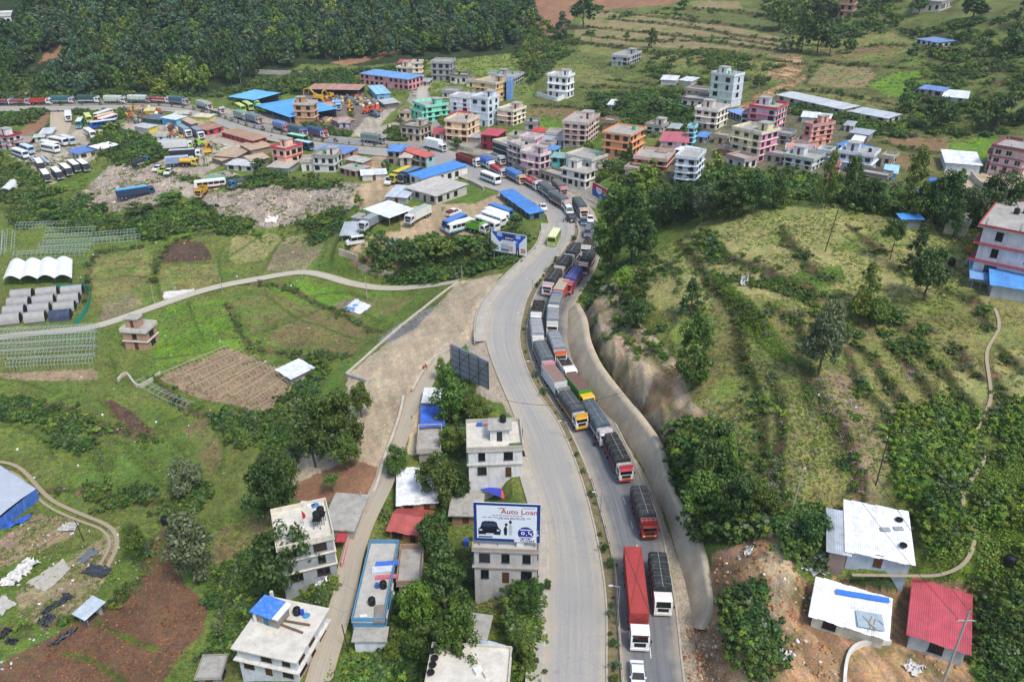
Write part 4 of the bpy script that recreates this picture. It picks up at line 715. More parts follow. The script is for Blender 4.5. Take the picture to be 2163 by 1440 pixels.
bd('long poultry shed with a corrugated roof, left half',(1780,240),(1780,231),(1641,200),(1787,221),1,'#cfc3b3',roof='mono',tin='#b9c0c4',name='poultry_shed',cat='shed',wind=.6,door=False)
bd('long poultry shed with a corrugated roof, right half',(1875,260),(1875,250),(1796,235),(1888,241),1,'#cfc3b3',roof='mono',tin='#bcc4c9',name='poultry_shed',cat='shed',wind=.6,door=False)
bd('white roofed green shed left of the salmon house',(1727,258),(1727,249),(1699,243),(1731,240),1,'#b9d3c9',roof='mono',tin='#e3e9e9',name='shed',cat='shed',skipw=True);bd('second white roofed green shed beside the salmon house',(1752,260),(1752,251),(1732,247),(1756,243),1,'#b5d0c6',roof='mono',tin='#e0e8e8',name='shed',cat='shed',skipw=True)
bd('grey tin shed below the poultry shed',(1834,294),(1834,285),(1798,279),(1846,278),1,'#8f8f8c',roof='mono',tin='#aab4bb',name='shed',cat='shed',skipw=True);bd('small white roofed shelter below the grey tin shed',(1820,307),(1820,299),(1800,297),(1829,287),1,'#9aa0a0',roof='mono',tin='#eceff0',name='shed',cat='shed',skipw=True)
bd('brick shed with a blue verandah roof on the right hillside',(1990,203),(1990,193),(1942,187),(1993,186),1,'#c2a79a',roof='mono',tin='#6f8fc6',name='shed',cat='shed');bd('white tin shed beside the blue verandah shed',(2040,222),(2042,208),(1994,207),(2046,195),1,'#b9c3c6',roof='mono',tin='#dfe6ea',name='shed',cat='shed')
bd('blue and white cottage high on the right hillside',(1980,98),(1980,90),(1937,82),(1992,84),1,'#cfd3cf',roof='mono',tin='#6f90bd',name='cottage',cat='cottage')
bd('brick tower house cut by the top of the picture',(1805,38),(1807,-4),(1776,-4),(1814,-9),3,'#a9816b','#b9b0a8',wind=.7)
bd('white porch house at the top right',(1988,24),(1988,8),(1955,2),(2014,0),1,'#cdc6bd','#8f8a86');bd('small bluish house beside the white porch house',(1965,14),(1965,2),(1950,-2),(1975,-4),1,'#a9b9c9','#8f9aa3')
bd('grey unfinished house amid the terraces',(1326,140),(1326,122),(1297,118),(1354,111),2,'#aab0b8','#b5b9bd',rebar=True,tanks=1,tlab='green water tank on the unfinished terrace house')
bd('white tin shed among the terraces, left of two',(1428,179),(1428,170),(1403,165),(1434,162),1,'#c6cccc',roof='mono',tin='#d9dee0',name='shed',cat='shed',skipw=True);bd('white tin shed among the terraces, right of two',(1460,182),(1460,172),(1446,167),(1476,166),1,'#c2beb4',roof='mono',tin='#d3d9dc',name='shed',cat='shed',skipw=True)
bd('little white tin hut under dark bushes behind the orange house',(1302,231),(1303,222),(1286,220),(1311,213),1,'#c9d0d3',roof='mono',tin='#dfe5e8',name='hut',cat='hut',skipw=True)
bd('white house at the upper left beyond the forest edge',(22,52),(22,34),(-20,32),(26,26),1,'#e3e8e9','#dfe3e4',win='d')
# --- smaller houses between the larger ones
bd('small cream house above the mint green house',(868,250),(868,239),(846,236),(880,231),1,'#d9c9ab','#b9a98f')
bd('brown mud house left of the mint green house',(866,249),(866,239),(846,237),(878,232),1,'#a98a6a','#8f7a66')
bd('grey flat house behind the white rear block',(964,208),(964,196),(936,193),(976,189),1,'#b9b9b3','#9f9f9a')
bd('pink plastered house behind the stepped mansion',(1178,300),(1178,285),(1158,281),(1188,277),2,'#d9a9b9','#c9c0bc')
bd('white house squeezed behind the pink townhouse',(1164,322),(1164,308),(1146,304),(1174,302),2,'#e0ddd8','#bdb8b0')
bd('yellowish house below the cream balustrade house',(1535,306),(1535,292),(1512,287),(1548,285),1,'#d6c69b','#a9a08a')
bd('brick house behind the faded yellow house',(1545,330),(1545,316),(1522,311),(1556,308),1,'#a8705a','#9a9088')
bd('grey two storey house below the red banded mansion',(1668,306),(1668,288),(1642,284),(1680,280),2,'#b5b5b8','#a3a3a5')
bd('white house left of the salmon house',(1706,318),(1706,303),(1684,300),(1716,295),1,'#dfdeda','#b5b1aa')
bd('pale blue house below the salmon house',(1752,340),(1752,324),(1728,320),(1762,316),2,'#b9cbdc','#cfd8df')
bd('cream house right of the wide blue house',(1885,350),(1885,336),(1864,332),(1896,328),1,'#dbcfb4','#b3a993')
bd('pink house among the trees below the orange house',(1345,376),(1345,360),(1322,356),(1356,351),1,'#d8b0a4','#b9a49a')
bd('white row house below the broad red roof',(1462,350),(1462,334),(1436,330),(1474,325),2,'#dcdbd6','#b9b6ae')
bd('grey shop row below the pink townhouse',(1112,372),(1112,360),(1084,350),(1122,350),1,'#aaa39a','#8d8780')
bd('tin roofed shack behind the maroon house',(1012,300),(1012,291),(992,288),(1020,284),1,'#a39a92',roof='mono',tin='#a9aeb0',name='shed',cat='shed')
bd('tin roofed shack beside the cream stair tower',(905,182),(905,173),(893,171),(913,167),1,'#a9a39b',roof='mono',tin='#a9aeb0',name='shed',cat='shed')
bd('brick shed beside the old greyish white house',(1432,282),(1432,272),(1414,269),(1440,264),1,'#a2745c',roof='mono',tin='#a9aeb0',name='shed',cat='shed')
bd('blue roofed shed beside the aqua stair tower',(1490,300),(1490,290),(1474,287),(1500,282),1,'#b0b5ba',roof='mono',tin='#5f93d0',name='shed',cat='shed')
bd('low white shed behind the salmon house',(1800,275),(1800,266),(1786,263),(1808,259),1,'#d0d2d0',roof='mono',tin='#a9aeb0',name='shed',cat='shed')
bd('unpainted brick house beside the narrow tower house',(1808,352),(1808,338),(1786,334),(1818,330),1,'#a87c66','#948a82')
# --- along the near side of the highway
bd('peach house with red bands and a green tank',(601,349),(601,318),(562,316),(638,307),2,'#f2c3ab','#c9454d',wallB='#f0b7a0',tanks=1,tlab='green water tank on the peach house',parapet=.8,overhang=.25,win='d')
bd('grey corrugated shed in front of the peach house',(608,367),(608,355),(577,347),(630,342),1,'#a3acac',roof='mono',tin='#b9b3a6',name='shed',cat='shed',skipw=True)
bd('white two storey house with a green tank by the rubble',(702,364),(705,333),(660,331),(713,321),2,'#d9dad6','#9f9a90',tanks=1,tlab='green water tank on the white two storey house',win='d')
bd('pale lower wing of the white two storey house',(662,361),(662,342),(638,340),(668,332),1,'#dcdad6','#c3b3a3')
bd('unfinished brick house with a flat roof and green tank',(751,376),(751,361),(717,353),(777,351),1,'#b5907d','#8f877c',wallB='#b08a76',tanks=1,tlab='green water tank on the unfinished brick house',parapet=0,win='d')
bd('upper brick block with a sheet roof behind the flat brick house',(766,353),(766,343),(730,336),(777,336),1,'#a98673',roof='mono',tin='#b9b6ad')
bd('long blue roofed shed between the highway lanes and the houses',(727,335),(727,325),(665,316),(740,312),1,'#b58d7a',roof='mono',tin='#6f8fc9',name='shed',cat='shed',wind=.5)
bd('long red fronted shop row with a brown tin roof',(535,308),(535,297),(468,278),(560,290),1,'#c23f52',roof='mono',tin='#a98a72',name='shop_row',cat='shop row',win='d');bd('small red shop with a patched brown roof',(437,286),(437,275),(412,268),(461,266),1,'#c4404f',roof='mono',tin='#a5806c',name='shop',cat='shop',win='d')
bd('tan tin roofed shed, top of the stepped group',(531,328),(531,317),(507,304),(561,306),1,'#9d8a76',roof='mono',tin='#b59d84',name='shed',cat='shed',skipw=True);bd('tan tin roofed shed, middle of the stepped group',(497,345),(497,332),(474,321),(528,318),1,'#8f8478',roof='mono',tin='#b8a088',name='shed',cat='shed',skipw=True);bd('tan tin roofed porch, lower left of the stepped group',(470,350),(470,339),(447,332),(490,330),1,'#7f766c',roof='mono',tin='#baa58e',name='shed',cat='shed',skipw=True)
bd('shed with a striped tin roof beside the peach house',(532,352),(532,340),(517,330),(560,331),1,'#8f8478',roof='mono',tin='#c3ad95',name='shed',cat='shed',skipw=True);bd('low grey-white workshop front below the striped roof',(534,363),(534,351),(478,347),(546,341),1,'#c9c6bd',roof='mono',tin='#c9ccca',name='workshop',cat='workshop',win='d')
bd('tan roofed open shed at the yard top',(405,275),(405,262),(383,251),(419,261),1,'#8f7f72',roof='mono',tin='#b9a68f',name='shed',cat='shed',skipw=True);bd('shed with a yellow painted end wall',(313,283),(313,271),(283,266),(327,266),1,'#c6c6bf',roof='mono',tin='#b9bcbd',wallB='#e0cf4f',name='shed',cat='shed',skipw=True)
bd('small white walled office in the lorry yard',(350,296),(350,288),(332,287),(356,283),1,'#d9d9d6','#c3c3bf',win='d');bd('grey box hut below the white walled office',(356,312),(356,302),(332,300),(361,296),1,'#a3a7a9',roof='mono',tin='#b9bdbf',name='hut',cat='hut')
bd('yellow container stall beside the highway',(441,257),(441,248),(407,246),(443,243),1,'#d9cf7a',roof='mono',tin='#d6cdb0',name='stall',cat='stall',skipw=True);bd('long beige container behind the yellow stall',(396,247),(396,241),(366,241),(398,236),1,'#b9b59d',roof='mono',tin='#c3bfae',name='container_hut',cat='container',skipw=True);bd('blue advertising-painted container in the lorry yard',(371,268),(371,253),(341,248),(374,246),1,'#4f9fd0',roof='mono',tin='#cfd9e0',wallB='#8fd0e6',name='container_hut',cat='container',skipw=True);bd('yellow painted wreck body at the yard top',(323,241),(323,234),(306,234),(326,229),1,'#d9c23a',roof='mono',tin='#d9c98a',name='container_hut',cat='container',skipw=True);bd('dark green trailer body in the lorry yard',(338,262),(338,253),(300,249),(342,246),1,'#3f5f58',roof='mono',tin='#5f6f78',name='container_hut',cat='container',skipw=True)
bd('grey tin shed at the entrance track',(106,292),(107,282),(89,280),(117,271),1,'#b3b9b9',roof='mono',tin='#cfd6d9',name='shed',cat='shed',skipw=True);bd('long low shed with a rusty roof beside the entrance track',(60,311),(60,300),(27,302),(74,289),1,'#b98f73',roof='mono',tin='#a39a8f',name='shed',cat='shed');bd('pale green lean-to of the long low shed',(92,299),(92,289),(73,293),(94,284),1,'#b9c9b5',roof='mono',tin='#c9d0c6',name='shed',cat='shed')
bd('white and maroon house at the left edge',(16,318),(16,291),(-12,287),(19,283),3,'#dedcdb','#9b2f40',win='d');bd('workshop with a royal blue tin roof by the thicket',(165,337),(165,325),(143,317),(199,315),1,'#cfcbb9',roof='mono',tin='#5f80c0',name='workshop',cat='workshop');bd('white tin roofed workshop beside the blue roofed one',(214,327),(214,315),(190,309),(238,305),1,'#c9d0d0',roof='mono',tin='#f0f2f1',name='workshop',cat='workshop')
bd('open bus canopy with a light blue roof',(537,229),(537,211),(504,200),(590,198),1,'#5f6b73',roof='open',tin='#6fb8ea',name='bus_canopy',cat='canopy');bd('open canopy with a flat bright blue roof beside the highway',(612,265),(612,247),(540,222),(616,217),1,'#5f6b73',roof='open',tin='#5aa5ee',name='bus_canopy',cat='canopy')
bd('narrow brown and grey hotel building behind the green sign',(660,262),(660,222),(619,221),(672,216),3,'#c9966b','#c9c6bf',wind=.7,win='d')
bd('long scrapyard roof of striped rusty tin',(757,204),(757,190),(650,188),(759,179),1,'#3b3632',roof='open',tin='#b98f80',name='scrapyard_shed',cat='shed',depthmax=11);bd('tan tin roof over the scrapyard workshop',(680,236),(680,227),(668,220),(701,222),1,'#6f635a',roof='open',tin='#bfa08a',name='shed',cat='shed');bd('rusty low roof by the scrapyard track',(719,267),(719,259),(700,251),(728,250),1,'#8f7d73',roof='mono',tin='#a98673',name='shed',cat='shed',skipw=True);bd('lavender hut by the scrapyard track',(737,268),(737,259),(717,258),(740,251),1,'#b9b9cf',roof='mono',tin='#b5a9a3',name='hut',cat='hut')
bd('red tin roofed house with an aqua end wall',(900,355),(900,332),(852,317),(915,327),2,'#b5a89d',roof='mono',tin='#c9675f',wallB='#9fc6c9',win='d',balcony=True);bd('house with a small blue roof left of the red roofed house',(846,348),(846,320),(827,314),(858,309),2,'#9d8f86',roof='mono',tin='#5f93d6');bd('grey verandah house in front of the red roofed house',(868,352),(868,333),(846,331),(873,325),2,'#c3b5a9',roof='mono',tin='#c9b9ab')
bd('long white building with a blue tin roof and row of windows',(895,397),(894,376),(868,366),(987,351),1,'#e6e4e0',roof='mono',tin='#4a8fe0',win='d',wind=1.0);bd('white patched tin roofed cottage above the sandy slope',(815,377),(815,367),(765,370),(814,358),1,'#cdc6bc',roof='mono',tin='#dfe3e6',name='cottage',cat='cottage')
bd('grey workshop with a wide weathered tin roof',(921,433),(921,413),(881,389),(986,391),1,'#c3bdb3',roof='mono',tin='#c0bdb5',name='workshop',cat='workshop',win='d');bd('long shack with a patched silver tin roof',(858,431),(858,417),(812,419),(880,396),1,'#b5b3b0',roof='mono',tin='#bfc9d0',name='shack',cat='shack',wind=.6);bd('open white roofed lorry shelter in the sandy yard',(822,480),(822,459),(771,441),(876,445),1,'#2f2c2a',roof='open',tin='#dfe5ea',name='lorry_shelter',cat='shelter');bd('small grey tin shelter beside the grey box lorry',(754,507),(754,496),(725,491),(763,471),1,'#6b6864',roof='open',tin='#b5bdc3',name='shelter',cat='shelter');bd('roofless concrete room above the small grey shelter',(770,472),(770,462),(744,458),(775,453),1,'#b3aea3','#b3aea3',parapet=0,skipw=True)
bd('roadside shop with a long royal blue tin roof',(1120,464),(1120,451),(1056,405),(1135,442),1,'#5f6f80',roof='mono',tin='#4a87cf',name='shop',cat='shop',win='d')
# --- near left
b88=bd('grey three storey house with a pale roof terrace and red flag',(705,1212),(703,1135),(588,1128),(686,1061),3,'#9ba0a3','#d9d0bd',rc='#d2cdc0',parapet=.8,overhang=.25,win='b',wallB='#cfb5ab',wind=.6,door=False)
bd('flat concrete slab beside the lane above the grey house',(746,1124),(745,1118),(697,1088),(775,1047),1,'#a8a499','#a8a499',parapet=0,skipw=True,name='concrete_slab',cat='slab')
b85=bd('long blue house with clutter on its flat roof',(813,1350),(810,1312),(744,1311),(842,1147),2,'#4f86ab','#5b93b8',rc='#b9b6ac',parapet=.7,overhang=.1,win='w',wind=.5)
bd('white front room under the blue house',(812,1376),(812,1350),(748,1350),(815,1335),1,'#dfe6ea','#4f86ab',parapet=0,skipw=True)
bd('roofless brick yard house beside the blue house',(885,1236),(886,1232),(842,1234),(892,1160),1,'#a89a8b','#a88b77',parapet=1.0,skipw=True)
b87=bd('white two storey house with clutter on a broad pale roof',(620,1440),(623,1392),(499,1362),(686,1288),2,'#c9ccd0','#d3d0c6',rc='#d2cdc0',parapet=0,overhang=.5,win='b',wind=.9)
b90=bd('brick cottage with a red patched tin roof',(886,1141),(887,1128),(820,1121),(912,1080),1,'#a8714f',roof='gable',tin='#b55a55',ridge=1.0)
bd('brick house under a torn white tarpaulin roof',(918,1081),(920,1058),(845,1048),(917,990),1,'#a5876b',roof='mono',tin='#eef0ef',skipw=False)
bd('shack under a blue tarpaulin roof',(933,907),(934,897),(894,894),(934,860),1,'#9a948a',roof='mono',tin='#3f6fd0',skipw=True,name='shack',cat='shack');bd('little shack under a white tarpaulin',(925,857),(925,848),(896,846),(930,824),1,'#9a948a',roof='mono',tin='#dfe2e0',skipw=True,name='shack',cat='shack');bd('walled concrete patio below the blue tarpaulin shack',(927,958),(928,953),(885,950),(930,905),1,'#a9a295','#b5aea3',parapet=.9,skipw=True,name='patio',cat='patio')
b93=bd('white two storey house with a roof terrace beside the highway',(1100,1006),(1102,947),(989,951),(1095,891),2,'#dfdfdd','#b9b5a9',rc='#d2cdc0',parapet=.75,overhang=.3,win='d',wind=.7,stair=0)
b94=bd('grey two storey house under the car loan billboard',(1127,1233),(1135,1164),(1001,1159),(1141,1097),2,'#b9b6b2','#a3978c',rc='#b5b0a5',parapet=.5,overhang=.3,win='d',wind=.9)
bd('low brick house with a flat cream canopy roof',(1012,1104),(1012,1085),(957,1074),(1016,1046),1,'#a08367','#d3cab3',parapet=0,overhang=.6)
b95=bd('house with a pale flat roof at the bottom edge',(1068,1500),(1068,1462),(900,1452),(1072,1371),2,'#b9b3a9','#c9c3b3',rc='#d2cdc0',parapet=.35,overhang=.3,win='d');bd('brick roof room with a tin cover on the bottom house',(1056,1436),(1060,1412),(1003,1398),(1069,1372),1,'#b08a73',roof='mono',tin='#b9c9d6',skipw=True);bd('narrow grey shack above the bottom house',(1020,1372),(1021,1362),(983,1360),(1036,1302),1,'#8f8a82','#a39d93',parapet=0,skipw=True,name='shack',cat='shack')
bd('field hut with a white sheet roof beside the bamboo frames',(616,806),(616,798),(587,780),(659,779),1,'#9a968c',roof='mono',tin='#dfe2e3',name='hut',cat='hut',skipw=True);bd('two storey brick field house with a whitewashed roof',(304,740),(306,703),(257,700),(306,684),2,'#b58f79','#d3cfc6',stair=2,wind=.7);bd('low tin shelter at the edge of the brown field',(180,1318),(180,1303),(162,1295),(214,1276),1,'#b9b9b3',roof='open',tin='#b9c6d0',name='shelter',cat='shelter');bd('grey hut with junk on its roof at the bottom left',(462,1452),(462,1428),(421,1420),(476,1386),1,'#8d8983','#9a958c',parapet=.2,name='hut',cat='hut')
# --- right hill
bd('white tin roofed house on the terrace above the landslide',(1913,1206),(1924,1187),(1796,1176),(1910,1087),1,'#aeb9c2',roof='mono',tin='#eef1f4',wind=.4,win='d');bd('grey tin lean-to of the white roofed terrace house',(1789,1196),(1790,1168),(1761,1167),(1786,1088),1,'#8f7d73',roof='mono',tin='#b3bdc3',name='lean_to',cat='lean-to',skipw=True)
b97=bd('cream house under torn white roofing at the landslide edge',(1856,1362),(1869,1344),(1718,1297),(1876,1271),1,'#cfcab5',roof='mono',tin='#eff1f2',win='d',wind=.9,door=False)
b98=bd('grey walled house with a red tin roof and dug-out yard',(2024,1405),(2041,1374),(1925,1337),(2043,1262),1,'#b5b8b8',roof='mono',tin='#bf5460',win='d',wind=.4,door=False)
bd('white three storey house with red eaves bands at the right edge',(2235,612),(2232,505),(2095,464),(2262,446),3,'#dcdce0','#a8454d',overhang=.9,parapet=.4,win='d',wind=.6,tanks=2,tlab='black water tank # of two on the white house with red eaves')
bd('shed with a big blue tin roof under the white house',(2200,643),(2200,616),(2100,607),(2188,560),1,'#a9b0b3',roof='mono',tin='#5a9fe6',name='shed',cat='shed',skipw=True);bd('lean-to with a faded blue tin roof',(2096,606),(2096,592),(2056,588),(2091,558),1,'#a39a90',roof='open',tin='#7fb0e3',name='lean_to',cat='lean-to')
bd('cream shed behind the hilltop trees',(2044,500),(2044,478),(1998,477),(2050,462),1,'#dcd0ae','#e3dccb',skipw=True,name='shed',cat='shed');bd('shelter with a blue tarpaulin behind the hilltop',(1947,478),(1947,462),(1908,462),(1950,456),1,'#7f8487',roof='mono',tin='#4f9fe6',name='shelter',cat='shelter',skipw=True)
for k,(a,b,w)in enumerate([(1965,388,18),(1931,414,16)]):bd(['shelter under a bright blue tarpaulin between the trees','tiny blue tarpaulin roof among the trees'][k],(a+w,b+8),(a+w,b),(a,b-1),(a+w+3,b-7),1,'#8f7d78',roof='mono',tin='#3f74d6',name='shelter',cat='shelter',skipw=True)
level_pads()
build_ground()
# ------------------------------------------------------------------ carriageways, median, kerbs, walls, paths
# the two dusty lanes are wider than their tracks
def ribbon(name,A,B,mats,dz=.0,parent=None,nx=5,thick=0.0,kind='structure'):
 """sheet between two 3-D polylines of equal length with a lane coordinate"""
 A=np.asarray(A,float);B=np.asarray(B,float);n=len(A);t=np.linspace(0,1,nx);V=(A[:,None]*(1-t[None,:,None])+B[:,None]*t[None,:,None]);V[...,2]+=dz
 s=np.concatenate([[0],np.cumsum(np.linalg.norm(np.diff(.5*(A+B),axis=0),axis=1))]);L=np.stack([np.broadcast_to(t,(n,nx)),np.broadcast_to(s[:,None],(n,nx)),np.zeros((n,nx))],-1)
 I=np.arange(n*nx).reshape(n,nx);F=np.stack([I[:-1,:-1],I[:-1,1:],I[1:,1:],I[1:,:-1]],-1).reshape(-1,4);V=V.reshape(-1,3)
 a,b,c=V[F[0][0]],V[F[0][1]],V[F[0][2]]
 if np.cross(b-a,c-b)[2]<0:F=F[:,::-1]
 me=npmesh(name,V,F,mats,smooth=True);at=me.attributes.new('Lane','FLOAT_VECTOR','POINT');at.data.foreach_set('vector',L.reshape(-1).astype(np.float32));me.materials[0]
 o=link(name,me,parent)
 if kind:tag(o,kind=kind)
 return o
def resample(L_,n):
 L_=np.asarray(L_,float);s=np.concatenate([[0],np.cumsum(np.linalg.norm(np.diff(L_,axis=0),axis=1))]);t=np.linspace(0,s[-1],n)
 return np.stack([np.interp(t,s,L_[:,k])for k in range(3)],-1)
def offset(L_,d):
 L_=np.asarray(L_,float);T=np.gradient(L_[:,:2],axis=0);T/=np.linalg.norm(T,axis=1)[:,None]+1e-9;o=L_.copy();o[:,0]+=-T[:,1]*d;o[:,1]+=T[:,0]*d;return o
def wall_strip(name,L_,w,h0,h1,m,parent=None,down=.4):
 """a continuous low wall / kerb following a polyline: rectangular section"""
 A=offset(L_,-w/2);B=offset(L_,w/2);n=len(A);mb=MB();vs=[]
 for i in range(n):
  z=L_[i][2];vs+=[(A[i][0],A[i][1],z+h0-down),(B[i][0],B[i][1],z+h0-down),(B[i][0],B[i][1],z+h1),(A[i][0],A[i][1],z+h1)]
 fs=[]
 for i in range(n-1):
  k=4*i
  for a,b in((0,1),(1,2),(2,3),(3,0)):fs.append((k+a,k+4+a,k+4+b,k+b))
 fs+=[(0,1,2,3),(4*n-1,4*n-2,4*n-3,4*n-4)]
 mb.add(vs,fs);return mb.build(name,m,parent)
DUSTY=road_mat('dusty_asphalt',(.40,.375,.325),(.31,.31,.30),(.46,.40,.30),.8,.2)
GREYR=road_mat('grey_asphalt',(.205,.21,.215),(.135,.14,.15),(.40,.35,.27),.75,.3)
PATHM=road_mat('dirt_path',(.42,.35,.24),(.33,.27,.18),(.30,.27,.14),.7)
PAVE=mat((.43,.40,.345),.9,.16,.5,.35,(.30,.25,.17),bump=.2)
CONC=mat((.42,.40,.36),.9,.2,.6,.45,(.16,.145,.12),bump=.3)
KERB=mat((.47,.43,.36),.9,.2,1.0,.3)
nfar=16*NSUB
def pos(k):return EL3[k],ER3[k]
nm=len(EML3)
ribbon('road',EL3[:nm],EML3,DUSTY,0.0,nx=9);ribbon('road',EMR3,ER3[:nm],GREYR,0.0,nx=9)
# undivided stretch through the bend, then two carriageways again beyond the town
i0,i1=nm-1,24*NSUB
ribbon('road',EL3[i0:i1+1],ER3[i0:i1+1],road_mat('worn_asphalt',(.36,.345,.315),(.29,.29,.285),(.45,.39,.30),.8,.25),0.0,nx=13)
def lerp(A,B,t):return A*(1-t)+B*t
fm=.52;A2,B2=EL3[i1:],ER3[i1:];M2=lerp(A2,B2,fm)
ribbon('road',A2,lerp(A2,B2,fm-.03),DUSTY,0.0,nx=7);ribbon('road',lerp(A2,B2,fm+.03),B2,road_mat('far_asphalt',(.30,.295,.28),(.235,.24,.24),(.42,.37,.29),.75),0.0,nx=7)
MEDM=mat((.20,.165,.085),.95,.4,1.6,.5,(.11,.12,.04),bump=.5)
def raised(name,A,B,h,m):
 mb=MB();n=len(A);vs=[]
 for i in range(n):
  for q,zz in((A[i],-.3),(A[i],h),(B[i],h),(B[i],-.3)):vs.append((q[0],q[1],q[2]+zz))
 fs=[(4*i+a,4*i+4+a,4*i+5+a,4*i+1+a)for i in range(n-1)for a in range(3)]+[(0,1,2,3),(4*n-1,4*n-2,4*n-3,4*n-4)]
 mb.add(vs,fs);return tag(mb.build(name,m),kind='structure')
raised('median',lerp(EML3,EMR3,.12),lerp(EML3,EMR3,.88),.14,MEDM)
tag(wall_strip('kerb',lerp(EML3,EMR3,.06),.22,0,.17,KERB),kind='structure');tag(wall_strip('kerb',lerp(EML3,EMR3,.94),.22,0,.17,KERB),kind='structure')
raised('median',lerp(A2,B2,fm-.028),lerp(A2,B2,fm+.028),.14,MEDM)
tag(wall_strip('kerb',offset(ER3[:14*NSUB],-.1),.25,0,.14,KERB),kind='structure')
tag(wall_strip('kerb',offset(EL3[:6*NSUB+2],.12),.25,0,.14,KERB),kind='structure');tag(wall_strip('kerb',offset(EL3[9*NSUB:16*NSUB],.12),.25,0,.14,KERB),kind='structure')
fw=offset(EL3,0.3);fo=offset(EL3,2.3)
sgn=1 if np.dot(offset(EL3,1)[5]-EL3[5],EL3[5]-ER3[5])>0 else-1
def outer(d,a,b):L_=offset(EL3,sgn*d)[a:b];return L_
ribbon('footpath',outer(.25,0,5*NSUB+3),outer(2.3,0,5*NSUB+3),PAVE,.10,nx=3);ribbon('footpath',outer(.25,9*NSUB,16*NSUB),outer(2.2,9*NSUB,16*NSUB),PAVE,.10,nx=3)
tag(wall_strip('kerb',outer(2.4,9*NSUB,15*NSUB+2),.25,0,.35,KERB),kind='structure')
# lane dashes on the grey carriageway (short, worn) as thin sheets
DASH=mat((.62,.62,.60),.8,.2,3)
mb=MB()
for k in range(2,46,3):
 a=lerp(EMR3[k],ER3[k],.5);b=lerp(EMR3[k+1],ER3[k+1],.5);d=b-a;d[2]=0;L_=np.linalg.norm(d);d/=L_;nrm=np.array([-d[1],d[0],0])*.07
 b=a+(b-a)*min(1,2.2/L_);mb.quad(a-nrm+(0,0,.012),b-nrm+(0,0,.012),b+nrm+(0,0,.012),a+nrm+(0,0,.012))
tag(mb.build('lane_marking',DASH),kind='structure')
# sloping concrete retaining wall above the grey carriageway
nw=40;a=resample(WF3,nw);b=resample(WT3,nw)
WALLM=mat((.53,.44,.315),.92,.2,.35,.45,(.30,.235,.155),bump=.4)
mb=MB();vs=[];fs=[];nx=7
for i in range(nw):
 for j in range(nx):
  t=j/(nx-1);p=lerp(a[i],b[i],t);q=np.array([0,0,-.15 if j==0 else 0]);vs.append(tuple(p+q+(0,0,.1*(vnoise(i*.9,j*1.1,3)-.5))))
 vs.append((b[i][0]+.9,b[i][1]+.1,b[i][2]-.25))
nx+=1
fs=[(i*nx+j,i*nx+j+1,(i+1)*nx+j+1,(i+1)*nx+j)for i in range(nw-1)for j in range(nx-1)]
mb.add(vs,fs);rw=tag(mb.build('retaining_wall',WALLM,smooth=True),'long tan sprayed concrete slope wall beside the queue of trucks','retaining wall')
def ground_ribbon(key,m,dz=.06,nx=3):
 c,w=PC[key];A=offset(c,w/2);B=offset(c,-w/2);return ribbon(key.rstrip('.'),A,B,m,dz,nx=nx)
LANEM=road_mat('concrete_lane',(.44,.385,.295),(.36,.325,.26),(.42,.34,.23),.7)
ground_ribbon('lane',LANEM);ground_ribbon('country_road',road_mat('pale_track',(.53,.49,.40),(.45,.41,.33),(.40,.36,.24),.5));ground_ribbon('footpath',PATHM)
ground_ribbon('cart_track',PATHM);ground_ribbon('cart_track.',PATHM);ground_ribbon('side_road',road_mat('yard_track',(.50,.42,.30),(.43,.36,.27),(.40,.34,.24),.4))
PL_=road_mat('lane_pale',(.50,.46,.38),(.42,.39,.33),(.40,.34,.24),.4);ground_ribbon('side_road.',PL_);ground_ribbon('side_road..',PL_)
# ------------------------------------------------------------------ vehicles (front = +X)
TYRE=mat('#1b1b1c',.9,.1);RIM=mat('#8a8a86',.6,.2,metal=.3);DARKG=glass_mat('#15191d',.12);CHAS=mat('#2b2826',.85,.2);CHROME=mat('#b9bcbd',.35,.1,metal=.6);LAMP=mat('#e9e7df',.25,.05,spec=.6);TAIL=mat('#8f1d18',.35,.05)
BLACKP=mat('#26282a',.7,.15)
MC={}
def shared(key,fn):
 if key not in MC:MC[key]=fn()
 return MC[key]
def paint(c,d=.15):return mat(c,.5,.10,1.6,d,(.26,.215,.155),spec=.45)
def cloth(c):return mat(c,.85,.16,1.3,.28,(.33,.30,.24),bump=.25)
def wheel_me(r,w):
 def f():
  mb=MB();mb.prism([(r*math.cos(2*math.pi*k/14),r*math.sin(2*math.pi*k/14))for k in range(14)],-w/2,w/2);return mb.mesh('wheel',TYRE,False)
 return shared(('wheel',r,w),f)
def rim_me(r,w):
 def f():
  mb=MB();mb.prism([(r*.58*math.cos(2*math.pi*k/10),r*.58*math.sin(2*math.pi*k/10))for k in range(10)],-w/2-.03,w/2+.03);return mb.mesh('rim',RIM)
 return shared(('rim',r,w),f)
def wheels(t,xs,W,r=.52,w=.34,rims=True):
 for x in xs:
  for s in(-1,1):
   o=link('wheel',wheel_me(r,w),t,(x,s*(W/2-w/2-.02),r))
   if rims:link('rim',rim_me(r,w),o)
def part(t,name,key,fn,mats,**k):
 me=shared((name,key),lambda:fn().mesh(name,mats,k.get('smooth',False)));return link(name,me,t)
